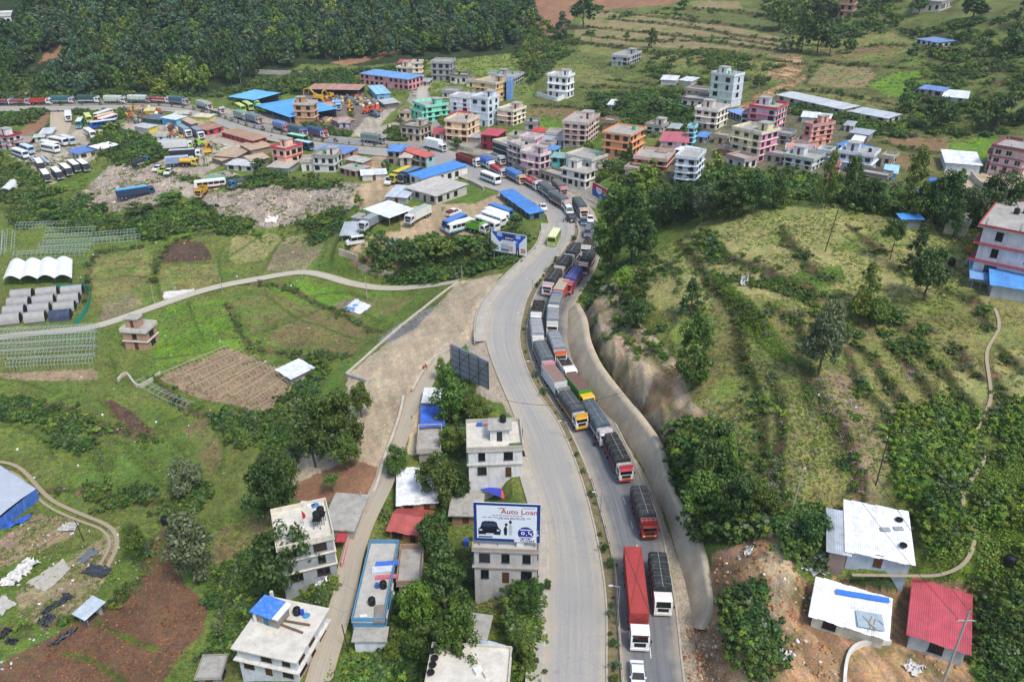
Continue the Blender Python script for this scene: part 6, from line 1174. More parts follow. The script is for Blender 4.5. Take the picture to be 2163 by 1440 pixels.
yb('white bus below the first of the pair beside the thicket',(124,325),(92,317),'#eceeeb','#d5d7d4',None,8.6)
yb('white bus with green stripe behind the pair',(142,310),(105,301),'#e3e6de','#a3b59a',None,9)
yb('grey-blue bus beside the bushes in the yard middle',(157,309),(127,297),'#aebccb','#8fa0b3','#d3dbe2',9)
yb('white and blue coach with an orange tail near the red tower',(58,338),(30,325),'#e3ebee','#3a6fb0','#e9e6e1',9.4)
yb('pale blue minibus behind the white and blue coach',(70,328),(47,315),'#9fc0dd','#5f8fbd','#c9dcea',8)
for k,(f,r,lab)in enumerate([((104,388),(90,364),'first of the row of white-roofed buses, beside the polytunnel'),((91,364),(80,346),'white-roofed bus standing just above the row'),((130,383),(111,361),'second of the row of white-roofed buses'),((150,375),(129,354),'third of the row of white-roofed buses'),((167,367),(146,347),'fourth of the row of white-roofed buses'),((186,366),(163,343),'last of the row of white-roofed buses, nearest the blue-roofed shed')]):
 yb(lab,f,r,'#2a3038','#20252b','#f0f1ee',9,g='white-roofed buses parked in a row')
bus('lime green bus under the front edge of the blue bus canopy',on_px((516,240),(495,226),9),'#8fb93a','#6f9a2c','#c9dd7a',9,group='buses under the canopies');bus('second lime green bus under the blue canopy',on_px((532,236),(510,222),9),'#93b84a','#6f9a3a','#c3d68a',9,group='buses under the canopies');bus('pale green bus deepest under the blue canopy',on_px((545,229),(525,219),9),'#9dbd6b','#7a9a55','#cfdcae',9,group='buses under the canopies')
bus('green bus under the second blue canopy',on_px((566,240),(548,232),8.6),'#7fbf3a','#5f9a2c','#a9d95a',8.6,group='buses under the canopies')
YL=[((147,260),(147,243),'box','#e6e7e5','#dcdedd','#e3e5e4','white box lorry beside the dirt track into the yard',8.6),((401,292),(381,280),'box','#dfe2e4','#6f7f92','#8fa0b3','grey-blue box lorry parked beside the container row',8.6),((428,297),(408,283),'box','#d9dbdc','#3f4f66','#8b96a3','dark-sided lorry with a grey roof beside the loader',9),
((409,309),(366,319),'box','#dfe0de','#d6d8d6','#c3c8c8','silver container lorry with a white panel, upper of three',11),((426,328),(376,338),'box','#e9eae8','#2f333c','#bdbfc2','black-sided container lorry with a white cab, middle of three',11),((413,343),(372,352),'box','#c9cbcb','#8fa0bf','#b9c3d6','pale blue striped container lorry, lower of three',10),((419,350),(395,352),'tanker','#d9c24a','#dcae3b',None,'small yellow tanker below the container lorries',6.4),
((327,405),(290,416),'box','#2f4f6a','#2b3f5c','#5fb0df','long lorry with a light blue roof alone on the rubble',12),((486,404),(500,397),'open','#3f6f9a','#4a5a66','#6b5b48','small blue lorry beside the grey roofed shed',6),((420,424),(428,412),'tipper','#c79a3b','#c9a02f',None,'yellow dumper on the edge of the rubble',6.5),((315,343),(299,352),'open','#2f5f86','#2c3f55','#3a3632','dark blue tipper lorry on the rubble track',7),
((862,484),(890,462),'box','#dcd6d8','#dfe3d6','#aeb5ad','long silver and green bus-bodied lorry at the white canopy',10),((766,508),(784,483),'box','#c9cdd0','#8e9499','#9ba2a7','grey box lorry parked beside the small tin roofs',9.5),((1030,500),(1004,490),'tipper','#d9dcd6','#6fae2f',None,'bright green tipper beside the blue billboard',6.2),
((828,392),(860,372),'box','#c9b93f','#4b3a34','#d9c23f','brown lorry with a yellow top behind the long blue roof',10),((846,390),(880,374),'box','#3f4f66','#33475f','#5f7f9f','dark blue box lorry against the long blue-roofed building',9.5),((716,235),(713,226),'box','#9fc6df','#58a6d9','#7fbfe6','sky blue lorry in the scrapyard',6.5)]
for f,r,k,cc,bc,tc,lab,L in YL:lorry(lab,on_px(f,r,L),k,cc,bc,tc,L=L,style=0,group='lorries parked in the yards',H=3.3)
bus('white bus with a red and black swirl on the rubble edge',on_px((411,405),(462,394),10.5),'#e9e7e4','#8d1f2a','#eceae6',10.5,group='buses beside the rubble');
for f,r,lab,c in[((327,368),(338,358),'white pickup on the rubble track, left of the lime one','#e2e3df'),((338,372),(350,362),'lime green pickup between two white pickups','#a9c23f'),((352,375),(362,364),'white pickup right of the lime one','#dcdfdc')]:car(lab,on_px(f,r,5.4),c,'pickup','pickups on the rubble track')
car('white and red car beside the large white bus',on_px((221,290),(208,281),4.6),'#e3dedb','suv');car('battered white van on the end of the stone-walled terrace',on_px((733,533),(742,523),5.2),'#dcdcd8','van');car('white pickup with a dark red load in the sandy yard',on_px((971,449),(949,459),5.4),'#e6e4e2','pickup',None,'#6d2a33');car('white van beside the corrugated shack',on_px((818,394),(824,389),4.6),'#e9e9e5','van')
for f,r,c,c2,rf,lab in[((940,497),(970,474),'#2f62a8','#254f8c','#4f86cf','blue bus alone in the sandy yard, beside a white one'),((945,503),(984,481),'#e9ece9','#4f9fae','#f0f2ef','white and teal bus beside the blue bus in the sandy yard'),((1036,449),(1074,463),'#2f62a8','#244c86','#4f86cf','blue bus topmost of the yard row'),((1026,457),(1066,472),'#eceeec','#5f7f9f','#f1f3f1','white bus second of the yard row'),((1019,464),(1058,480),'#e9ebe9','#4f8fae','#f3f4f2','white bus third of the yard row'),((1006,473),(1040,490),'#e6e8e6','#4fa0b3','#eef0ee','white and turquoise bus lowest of the yard row')]:
 bus(lab,on_px(f,r,8.6),c,c2,rf,8.6,group='buses in the sandy yard')
def excavator(label,p,rz,s=1.0):
 Y=paint('#d8a52a',.3);t=thing('excavator',label,'excavator',p,rz,'diggers in the scrapyard');t.scale=(s,s,s)
 for y in(-1,1):part(t,'track',y,lambda:MB().prism([(-1.9,.15),(-1.6,0),(1.6,0),(1.9,.15),(1.9,.7),(1.6,.9),(-1.6,.9),(-1.9,.7)],y*1.1-.3,y*1.1+.3),CHAS)
 part(t,'house',0,lambda:MB().box(-2.1,.9,-1.25,1.25,1.0,2.1,0,.1,.1),Y);part(t,'cab',0,lambda:MB().box(.1,1.4,.15,1.15,1.1,2.9,0,.15,.05),Y);part(t,'cab_window',0,lambda:MB().box(.2,1.43,.2,1.1,1.9,2.7,0,.1,.04),DARKG)
 def boom():mb=MB();mb.cyl((.9,-.3,1.7),(3.6,-.3,4.6),.34,.28,6);mb.cyl((3.6,-.3,4.6),(6.0,-.3,4.0),.28,.22,6);return mb
 bm=part(t,'boom',0,boom,Y);part(bm,'stick',0,lambda:MB().cyl((6.0,-.3,4.1),(6.6,-.3,1.4),.22,.18,6),Y);part(bm,'bucket',0,lambda:MB().prism([(6.2,.9),(6.3,.2),(7.0,.1),(7.3,.7),(6.9,1.4),(6.4,1.5)],-.8,.2),Y);return t
def loader(label,p,rz,c='#d8a02a',g='loaders in the yards'):
 Y=paint(c,.3);t=thing('wheel_loader',label,'wheel loader',p,rz,g);wheels(t,[1.3,-1.4],2.3,.7,.5)
 part(t,'body',c,lambda:MB().box(-2.4,.2,-.9,.9,.8,1.9,0,.1,.1),Y);part(t,'cab',c,lambda:MB().box(-.8,.6,-.7,.7,1.9,3.1,0,.12,.1),Y);part(t,'cab_window',0,lambda:MB().box(-.7,.65,-.72,.72,2.2,2.9,0,.1,.08),DARKG)
 part(t,'lift_arm',c,lambda:MB().cyl((.3,-.6,1.5),(2.6,-.6,.9),.16,.16,5).cyl((.3,.6,1.5),(2.6,.6,.9),.16,.16,5),Y);part(t,'bucket',c,lambda:MB().prism([(2.5,.3),(3.5,.2),(3.4,.35),(2.8,.55),(2.75,1.2),(2.5,1.3)],-1.2,1.2),Y);return t
excavator('yellow excavator with raised boom under the rusty scrapyard roof',P(672,212),rad(165),1.1);excavator('second yellow excavator deeper under the scrapyard roof',P(697,207),rad(250),.9);excavator('pale yellow digger beside the sky blue lorry in the scrapyard',P(741,232),rad(-80),.9)
loader('orange-yellow wheel loader in the middle of the lorry yard',P(440,318),rad(-75));loader('lime green loader beside the orange-yellow loader',P(421,310),rad(190),'#9fc43a')
for k,(a,b,c)in enumerate([(777,240,'#c9502f'),(788,238,'#c9502f'),(798,236,'#d0603a'),(792,247,'#5f7f8f')]):loader(['first orange tractor in the scrapyard row','second orange tractor in the scrapyard row','third orange tractor, at the right end of the scrapyard row','grey-blue tractor below the orange tractors'][k],P(a,b),rad(20+40*k),c,'tractors in the scrapyard')
def trailer(label,f,r):
 p,rz=on_px(f,r,11);t=thing('flatbed_trailer',label,'trailer',p,rz,'empty flatbed trailers');part(t,'deck',0,lambda:MB().box(-5.5,5.5,-1.2,-.9,1.1,1.3).box(-5.5,5.5,.9,1.2,1.1,1.3).box(-5.4,5.4,-.5,.5,.9,1.09),mat('#a9b3ba',.7,.2));wheels(t,[-4.2,-3.0,-1.8],2.4,.5,.3);return t
trailer('empty flatbed trailer, left of two, behind the coach',(82,352),(62,327));trailer('empty flatbed trailer, right of two, with a dark end',(106,352),(82,328))
realise()
# ------------------------------------------------------------------ trees and undergrowth
LEAF=[leaf_mat('leaf_mid',(.070,.135,.024),(.190,.285,.050)),leaf_mat('leaf_dark',(.044,.098,.026),(.125,.205,.048)),leaf_mat('leaf_bright',(.140,.240,.024),(.300,.400,.060)),
leaf_mat('leaf_greyish',(.100,.145,.066),(.220,.265,.135)),leaf_mat('leaf_blue',(.054,.120,.060),(.140,.225,.108)),leaf_mat('leaf_dry',(.22,.20,.07),(.37,.33,.13)),leaf_mat('weed_green',(.115,.180,.032),(.23,.30,.062)),leaf_mat('weed_olive',(.165,.17,.054),(.28,.275,.11))]
BARK=mat((.115,.09,.065),.95,.3,4,.2,bump=.5);BARKP=mat((.26,.235,.19),.95,.25,4,.2,bump=.4)
def leaf_cloud(rng,centers,rads,per,size,flat=.0,up=.35,stretch=1.35):
 """leaf-sized faces spread through clumps; returns V, F"""
 n=len(centers)*per;ci=np.repeat(np.arange(len(centers)),per);d=rng.normal(size=(n,3));d/=np.linalg.norm(d,axis=1)[:,None]
 r=rads[ci]*(rng.random(n)**.45);p=centers[ci]+d*r[:,None]*np.array([1,1,.8])
 nn=d+rng.normal(size=(n,3))*.55+np.array([0,0,up]);nn/=np.linalg.norm(nn,axis=1)[:,None]
 a=np.cross(nn,rng.normal(size=(n,3)));a/=np.linalg.norm(a,axis=1)[:,None]+1e-9;b=np.cross(nn,a);s=size*rng.uniform(.6,1.35,n)[:,None]
 V=np.stack([p-a*s*stretch*.5,p+b*s*.42,p+a*s*stretch*.5+nn*s*-.12,p-b*s*.42],1).reshape(-1,3);F=np.arange(4*n).reshape(n,4);return V,F
def crown_mesh(name,seed,kind,mi,clumps,per,size):
 rng=np.random.default_rng(seed);C_=[];r_=[]
 for k in range(clumps):
  t=rng.random();th=rng.random()*2*math.pi
  if kind=='round':
   z=2.2+5.8*t;R_=3.0*math.sqrt(max(.02,1-((z-4.8)/3.4)**2));rr=R_*(.35+.65*rng.random()**.5)
  elif kind=='tall':z=1.4+8.4*t;R_=2.3*(math.sin(math.pi*min(1,(t*.86+.12)))**.8);rr=R_*(.3+.7*rng.random()**.5)
  elif kind=='cone':z=1.0+8.8*t;R_=2.6*(1-t)**.8+.25;rr=R_*(.3+.7*rng.random()**.5)
  elif kind=='umbrella':z=5.2+2.6*rng.random();R_=3.2*(1-.5*abs(z-6.2)/2);rr=R_*rng.random()**.5
  else:z=.3+1.9*t;R_=1.7*math.sqrt(max(.05,1-(t*.95)**2));rr=R_*rng.random()**.5
  lob=1+.28*math.sin(th*3+seed)+.16*math.sin(th*5+seed*2+z)
  C_.append((rr*lob*math.cos(th),rr*lob*math.sin(th),z));r_.append({'round':1.15,'tall':.95,'cone':.75,'umbrella':.9,'bush':.6}[kind]*rng.uniform(.6,1.2))
 V,F=leaf_cloud(rng,np.array(C_),np.array(r_),per,size);return V,F
def trunk_geo(kind,seed):
 rng=random.Random(seed);mb=MB();h={'round':4.8,'tall':7,'cone':8,'umbrella':5.8,'bush':.8}[kind];p=Vector((0,0,-.6));pts=[p]
 for k in range(4):p=Vector((p.x+rng.uniform(-.22,.22),p.y+rng.uniform(-.22,.22),h*(k+1)/4));pts.append(p)
 r0={'round':.26,'tall':.2,'cone':.2,'umbrella':.18,'bush':.08}[kind]
 for k in range(4):mb.cyl(pts[k],pts[k+1],r0*(1-.2*k),r0*(1-.2*(k+1)),7)
 if kind!='bush':
  for k in range(6):
   b=pts[2+k%2]if kind!='umbrella' else pts[3];a=2*math.pi*k/6+seed;L_={'round':2.0,'tall':1.4,'cone':1.2,'umbrella':2.2}[kind]
   mb.cyl(b,b+Vector((L_*math.cos(a),L_*math.sin(a),L_*.75)),r0*.42,r0*.12,5)
 return mb
CROWN={}
def crown(kind,var,mi,near=True):
 k=(kind,var,mi,near)
 if k not in CROWN:
  cl,per,sz={('round',1):(64,62,.36),('tall',1):(60,60,.33),('cone',1):(60,56,.30),('umbrella',1):(40,52,.34),('bush',1):(22,48,.24),('round',0):(30,26,.78),('tall',0):(28,26,.74),('cone',0):(28,24,.7),('umbrella',0):(22,22,.7),('bush',0):(12,20,.46)}[(kind,int(near))]
  V,F=crown_mesh('crown',100+var*7+len(kind),kind,mi,cl,per,sz);me=npmesh('crown',V,F,LEAF[mi],smooth=False);CROWN[k]=me
 return CROWN[k]
def trunk(kind,var,pale=False):return shared(('trunk',kind,var,pale),lambda:trunk_geo(kind,var).mesh('trunk',BARKP if pale else BARK,True))
TOPZ={'round':8.2,'tall':10.2,'cone':10.2,'umbrella':8.4,'bush':2.5};CW={'round':7.4,'tall':5.4,'cone':5.6,'umbrella':7.0,'bush':3.9}
def tree(label,base,top,wpx,kind='round',mi=0,group=None,cat='tree',name=None,near=None,pale=False):
 g=P(*base)if not isinstance(base,Vector)else base;d=depth(*g)
 h=max(1.2,z_at(g.x,g.y,top)-g.z)if not isinstance(top,tuple)else top[0];w=wpx*d/FPX if not isinstance(top,tuple)else wpx
 t=thing(name or{'bush':'bush','cone':'conifer_tree'}.get(kind,'tree'),label,cat if kind!='bush' else 'bush',g,R.uniform(0,6.28),group);var=R.randrange(3);near=d<200 if near is None else near
 t.scale=(w/CW[kind],w/CW[kind],h/TOPZ[kind]);link('crown',crown(kind,var,mi,near),t);link('trunk',trunk(kind,var,pale),t);return t
TR=[  # label, base, top y, crown width px, kind, leaf
('tall dark tree at the left of the clump above the earth slope',(668,985),835,75,'tall',1),('broad dark tree in the middle of the clump above the earth slope',(722,968),832,105,'round',0),('round tree at the upper right of the clump above the earth slope',(765,880),812,52,'round',0),('pale leaved tree at the upper left of the clump',(652,908),838,52,'tall',3),('low bushy tree at the foot of the clump',(735,990),920,60,'round',0),
('dark tree with a bare trunk left of the red slope',(578,1108),972,92,'round',1),('smaller dark tree touching the bare-trunked one',(612,1062),955,52,'round',1),('sparse small tree on the red slope',(703,1040),1000,46,'umbrella',0),('round bushy tree beside the lane curb',(838,1018),945,50,'round',0),
('tree hanging over the torn white tarpaulin roof',(932,1065),962,92,'round',0),('bushy tree against the white two storey house',(972,1060),1000,48,'round',1),('tall tree beside the back of the big billboard',(950,905),772,68,'tall',0),('round tree below the blue tarpaulin shack',(955,965),902,50,'round',0),('thin tree at the top of the lane',(932,806),755,26,'tall',0),('spreading shrub above the white roof terrace house',(1008,888),846,62,'round',0),
('round tree in the vegetable fields',(398,1048),972,72,'round',3),('grey-green willowy tree beside the brown field',(418,1232),1082,98,'tall',3),('small tree at the top corner of the brown field',(292,1180),1112,52,'round',0),('wide tree in front of the grey house with the red flag',(608,1255),1118,140,'round',1),('dense conical tree right of the blue house',(942,1285),1142,112,'cone',1),('bright bushy tree leaning on the blue house yard',(888,1335),1232,74,'round',2),('dark tree right of the red patched cottage',(918,1178),1088,72,'round',1),('low tree above the bottom house',(975,1420),1300,92,'round',0),('bushy tree in the garden below the blue house',(905,1400),1320,80,'round',0),('small bright tree beside the lane at the bottom',(830,1400),1360,40,'round',2),
('hedge bush tall and clipped beside the footpath',(1126,1312),1226,34,'tall',0),('lower hedge bush beside the footpath at the bottom',(1112,1402),1320,40,'tall',0),('flowering shrub under the grey billboard house',(1005,1235),1182,50,'round',3),
('big roadside tree overhanging the queue, left half',(1292,572),392,96,'tall',0),('big roadside tree overhanging the queue, right half',(1330,560),400,80,'tall',1),('slim tree on the dry slope right of the big roadside tree',(1370,548),468,34,'tall',1),('bright young tree on the lip of the cut slope',(1318,615),566,50,'round',2),('tree on the lip of the cut slope above the concrete wall',(1352,650),562,58,'tall',0),('dark shrub below the tree on the cut slope',(1345,690),632,66,'round',1),('dark slim tree on the terrace edge',(1458,665),588,58,'cone',1),('tall full tree on the cliff edge above the trucks',(1460,822),662,86,'tall',0),('bare-stemmed tree on the middle terrace',(1728,792),640,88,'round',3),('layered dark tree at the hilltop gully',(1826,645),552,60,'cone',0),('bright low tree below the layered dark tree',(1815,680),618,62,'round',2),('light feathery tree with a bare trunk on the hilltop',(1880,548),464,64,'umbrella',0),('dark tree beside the feathery hilltop tree',(1928,580),478,54,'cone',1),('broad dark tree in the hilltop hollow',(1952,635),528,84,'round',1),('bush tree at the foot of the hilltop hollow',(1850,690),630,50,'round',0),
('big leafy tree at the upper end of the wall thicket',(1432,985),912,62,'round',0),('dark tree in the wall thicket',(1505,1010),890,88,'round',1),('bright round tree in the wall thicket',(1528,1000),920,46,'round',2),('lower tree of the wall thicket',(1480,1100),1000,96,'round',0),('spreading tree at the foot of the wall thicket',(1555,1100),1010,80,'round',1),('shrubby tree between the two crop terraces',(1612,1090),1030,60,'round',0),('bush tree beside the grey tin lean-to',(1712,1140),1085,70,'round',1),
('first tree in the row behind the hilltop, over the road billboard',(1345,478),388,66,'tall',0),('second dark tree in the row behind the hilltop',(1398,478),398,84,'round',1),('third tree in the row behind the hilltop, dark and dense',(1440,476),392,70,'round',1),('pale flowering tree in the row behind the hilltop',(1488,468),390,74,'round',3),('tall dark tree behind the pale flowering tree',(1535,462),368,86,'tall',1),('dense tree in front of the blue and white house',(1500,440),350,60,'tall',0),('dark tree left of the brick-fronted houses',(1590,452),362,66,'round',1),('dark tree at the hilltop fence line',(1638,442),364,44,'tall',1),('slender tall tree beside the red and pink tower house',(1742,440),318,40,'tall',0),('second slender tall tree beside the red and pink tower house',(1790,440),328,50,'tall',1),('dark rounded tree below the blue and white house',(1832,446),380,58,'round',1),('very tall tree left of the blue tarpaulin shelter',(1914,470),308,54,'tall',0),('massive dark tree behind the hilltop',(1978,488),368,84,'round',1),('slim dark tree in front of the cream shed',(2010,505),420,34,'tall',1),('massive tree beside the white house with red eaves',(2092,520),368,96,'round',1),('small tree in front of the big white hall',(2026,396),356,26,'tall',0),('olive tree behind the cream shed',(2050,470),400,60,'round',3),('dark tree behind the red-banded white house',(2140,480),395,60,'round',1),
('bright green tree below the orange house',(1358,402),350,62,'round',2),('bright slim tree in front of the terraced pink house',(1378,370),332,26,'tall',2),('bright tree in front of the blue and white house',(1444,380),340,36,'tall',2),('tall bright tree right of the blue and white house',(1503,402),318,38,'tall',2),('small dark conifer beside the orange house',(1329,342),298,17,'cone',1),('yellow-green shrub beside the stepped mansion',(1243,316),297,26,'round',2),('tree under the salmon house',(1750,330),312,26,'tall',0),
('poplar-like tree at the meadow edge',(1112,145),82,20,'tall',2),('tall tree on the red earth road',(1230,62),-12,62,'round',1),('pale bushy tree beside the red earth road',(1187,86),24,34,'tall',3),('dark tree at the top of the red earth',(1100,52),10,48,'round',1),('twin crowned tree on the terrace bank',(1248,93),62,32,'umbrella',0),('thin tree on the terrace bank',(1323,98),66,18,'umbrella',0),('small full tree on the terrace bank',(1376,102),60,24,'tall',0),('tree above the terraces at the top',(1443,20),-8,24,'round',1),('small tree at the plot edge above the poultry shed',(1795,113),80,28,'round',0),('lone slim tree behind the poultry shed',(1776,210),188,10,'tall',0),('tall tree right of the plots',(1912,235),160,34,'tall',0),('dark tree right of the grey tin shed',(1985,275),208,62,'round',1),('second dark tree on the right hillside below the sheds',(2100,278),205,54,'round',1),('dark tree at the right edge beside the field',(2155,262),222,40,'round',1),('dark tree above the plots',(1925,130),90,22,'tall',1),
('first tree of the grove above the orange cutting',(1662,112),58,28,'tall',3),('second tree of the grove above the orange cutting',(1692,108),20,44,'tall',0),('third tree of the grove above the orange cutting',(1726,112),26,46,'tall',1),('fourth tree of the grove above the orange cutting',(1752,118),60,34,'tall',1),('tree at the top of the grove',(1645,62),0,44,'round',0),('dark broad tree at the top of the grove',(1728,52),-10,62,'round',1),('dark tree over the white porch house',(1940,32),-10,40,'round',1),('tree beside the white porch house',(2055,38),-8,60,'round',1),('broad tree at the right edge above the red scar',(2140,110),50,50,'round',1),('bare tree at the right edge',(2150,60),0,30,'tall',3),
('dark shrub beside the little white tin hut',(1265,238),200,28,'round',1),('dark shrub right of the little white tin hut',(1315,235),205,32,'round',1),('broad dark shrub below the terraces',(1380,245),212,42,'round',1),('broad dark shrub left of the old white house',(1425,252),215,44,'round',1),('shrub behind the grey old house',(1352,268),245,30,'round',1),('shrub tree on the slope above the white house',(1508,190),170,18,'round',0),('shrub tree beside the tall pale green house',(1598,186),158,24,'round',0),
('round bush in the scrapyard corner by the green sign',(742,250),235,20,'round',0),('bush beside the unfinished brick house',(816,367),340,20,'round',1),('bush on the sandy slope',(757,440),412,20,'round',0),('dark tree left of the peach house',(548,362),335,30,'round',1),('bush in front of the white two storey house',(690,360),338,18,'round',1),('dark bush on the stone-walled terrace',(795,565),512,38,'round',1),('bush beside the blue shop',(1090,490),456,40,'round',1),('dark thicket tree behind the blue billboard',(1030,560),500,60,'round',1),('roadside thicket tree left of the blue billboard',(985,545),500,60,'round',0),('thicket tree on the bank of the sandy yard',(930,545),505,70,'round',0),('low thicket tree behind the stone wall',(885,560),515,60,'round',1),('dark tree below the blue canopy roofs',(585,205),170,30,'round',1),('tree behind the second blue canopy',(640,200),165,40,'round',0),('bush on the track into the town',(965,318),292,24,'round',1),('bushy tree beside the mint green house',(935,272),245,22,'round',2),('dark bush by the yard thicket',(340,330),308,30,'round',1),('bush at the rubble edge',(362,430),408,60,'round',0),('second bush at the rubble edge',(300,455),430,60,'round',1),('bush left of the rubble',(120,470),445,50,'round',0),
]
for lab,b,tp,w,kd,mi in TR:tree(lab,b,tp,w,kd,mi)
# ---- the forest: largest three hundred singly, the rest as one mass
fpoly=[(-430,-95),(1128,-95),(1128,40),(1085,100),(1040,112),(905,118),(760,128),(640,128),(560,165),(440,200),(330,207),(250,206),(-430,207)]
cl1=[(-30,-10),(42,-30),(48,60),(30,95),(-30,95)];cl2=[(80,130),(140,95),(150,150),(110,190),(40,205),(30,190)];cl3=[(560,150),(645,138),(640,165),(550,172)]
fw=[]
gxs=np.arange(-420,60,5.6);gys=np.arange(370,640,5.6);GXf,GYf=np.meshgrid(gxs,gys);GXf=GXf+NR.uniform(-2.3,2.3,GXf.shape);GYf=GYf+NR.uniform(-2.3,2.3,GYf.shape);GZf=bil(HG,GXf,GYf);pxf,pyf=proj(GXf,GYf,GZf)
ok=(fbm(GXf/7,GYf/7,2,91)>-.33)&inpoly(pxf,pyf,fpoly)&~inpoly(pxf,pyf,cl1)&~inpoly(pxf,pyf,cl2)&~inpoly(pxf,pyf,cl3)
pts=np.stack([GXf[ok],GYf[ok],GZf[ok]],-1);dep=depth(pts[:,0],pts[:,1],pts[:,2]);o_=np.argsort(dep);pts=pts[o_];fx,fy=proj(pts[:,0],pts[:,1],pts[:,2]);vis=(fx>-25)&(fx<1150)
ids=[i for i in range(len(pts))if vis[i]];near300=ids[:185];rest=[i for i in range(len(pts))if i not in set(near300)]
KN=[('tall',1,'dark slender'),('tall',4,'bluish slender'),('round',4,'bluish round'),('round',1,'dark round'),('round',0,'mid-green round'),('tall',0,'mid-green slender'),('round',2,'bright yellow-green')]
def where_f(px):
 for lim,s in((110,'left of the red hill scar'),(260,'right of the red hill scar'),(420,'above the row of lorries'),(560,'above the bus canopies'),(700,'above the scrapyard roof'),(860,'above the long pink house'),(1000,'above the grey concrete house')):
  if px<lim:return s
 return 'beside the red earth road'
for i in near300:
 n_=vnoise(pts[i][0]/22,pts[i][1]/22,77);u=R.random();kd,mi,w_=KN[6]if n_>.74 and u<.6 else KN[4+R.randrange(2)]if n_>.5 and u<.8 else KN[R.randrange(4)]
 h=R.uniform(6.5,15.5);w=R.uniform(4.8,9.6)*(1 if kd=='round' else .82);tree('%s tree %s forest %s'%(w_,'at front of' if fy[i]>fy[ids[60]]else 'further into',where_f(fx[i])),Vector(pts[i]),(h,),w,kd,mi,'trees in the front of the forest',near=False,pale=R.random()<.5)
def scatter(name,label,P_,sc,srcs,kind='stuff',zrot=True,idx=None):
 """one mass of plants: points carrying scale and turn, instances picked from a few plant meshes"""
 P_=np.asarray(P_,np.float32);n=len(P_);me=bpy.data.meshes.new(name);me.vertices.add(n);me.vertices.foreach_set('co',P_.ravel())
 a=me.attributes.new('psc','FLOAT_VECTOR','POINT');a.data.foreach_set('vector',np.asarray(sc,np.float32).ravel());b=me.attributes.new('prot','FLOAT_VECTOR','POINT');rr=np.zeros((n,3),np.float32);rr[:,2]=NR.uniform(0,6.28,n);b.data.foreach_set('vector',rr.ravel())
 c=me.attributes.new('pidx','INT','POINT');c.data.foreach_set('value',(NR.integers(0,len(srcs),n)if idx is None else np.asarray(idx)).astype(np.int32));me.update()
 ng=bpy.data.node_groups.new(name,'GeometryNodeTree');ng.interface.new_socket('Geometry',in_out='INPUT',socket_type='NodeSocketGeometry');ng.interface.new_socket('Geometry',in_out='OUTPUT',socket_type='NodeSocketGeometry')
 N=ng.nodes;gi=N.new('NodeGroupInput');go=N.new('NodeGroupOutput');ip=N.new('GeometryNodeInstanceOnPoints');gj=N.new('GeometryNodeJoinGeometry')
 for s in reversed(srcs):
  oi=N.new('GeometryNodeObjectInfo');oi.inputs['Object'].default_value=s;oi.inputs['As Instance'].default_value=True;ng.links.new(oi.outputs['Geometry'],gj.inputs[0])
 def na(nm_,tp):
  q=N.new('GeometryNodeInputNamedAttribute');q.data_type=tp;q.inputs['Name'].default_value=nm_;return q.outputs['Attribute']
 ng.links.new(gi.outputs[0],ip.inputs['Points']);ng.links.new(gj.outputs[0],ip.inputs['Instance']);ip.inputs['Pick Instance'].default_value=True
 ng.links.new(na('pidx','INT'),ip.inputs['Instance Index']);ng.links.new(na('prot','FLOAT_VECTOR'),ip.inputs['Rotation']);ng.links.new(na('psc','FLOAT_VECTOR'),ip.inputs['Scale']);ng.links.new(ip.outputs[0],go.inputs[0])
 o=link(name,me);md=o.modifiers.new('plants','NODES');md.node_group=ng;return tag(o,label,None,None,kind)
def src(name,V,F,m):return bpy.data.objects.new(name,npmesh(name,V,F,m,smooth=False))
def src_tree(kind,var,mi):
 V,F=crown_mesh('x',300+var*5+mi,kind,mi,30,26,.8);return src('forest_tree',V,F,LEAF[mi])
fsrc=[src_tree('tall',1,1),src_tree('round',2,4),src_tree('round',3,1),src_tree('round',1,0),src_tree('tall',2,4),src_tree('round',2,2),src_tree('round',1,3)]
rp=pts[rest];rh=NR.uniform(.65,1.5,len(rest));rw=NR.uniform(.7,1.4,len(rest));scatter('forest','dense broadleaf forest covering the hillside behind the first trees',rp,np.stack([rw,rw,rh],-1),fsrc,idx=NR.choice(7,len(rest),p=[.2,.2,.16,.16,.14,.07,.07]))
# ---- shrubs, weeds and crops
def clump_src(name,seed,mi,clumps,per,size,R_=1.0,H_=.9):
 rng=np.random.default_rng(seed);c=rng.normal(size=(clumps,3))*np.array([R_*.5,R_*.5,0]);c[:,2]=rng.uniform(.1,H_,clumps);V,F=leaf_cloud(rng,c,np.full(clumps,.42*R_)*rng.uniform(.6,1.2,clumps),per,size);V[:,2]=np.maximum(V[:,2],-.2);return src(name,V,F,LEAF[mi])
SH=[clump_src('shrub',1,0,11,26,.30),clump_src('shrub',2,1,11,26,.30),clump_src('shrub',3,0,9,26,.28),clump_src('shrub',4,2,9,24,.28),clump_src('shrub',5,3,9,24,.28)]
WD=[clump_src('weed',11,2,5,12,.2,.6,.25),clump_src('weed',12,6,5,12,.2,.6,.25),clump_src('weed',13,7,5,10,.2,.6,.22),clump_src('weed',14,5,4,9,.2,.6,.22)]
def pts_in(poly,n,seed,wpx=None,clump=0.0):
 """random ground points inside a polygon read off the photo"""
 w=np.array([tuple(P(a,b))[:2]for a,b in poly]);rng=np.random.default_rng(seed);lo,hi=w.min(0),w.max(0);q=rng.uniform(lo,hi,(n*4,2));q=q[inpoly(q[:,0],q[:,1],[tuple(k)for k in w])]
 if clump:q=q[fbm(q[:,0]/5,q[:,1]/5,3,seed)>clump]
 q=q[:n];return q
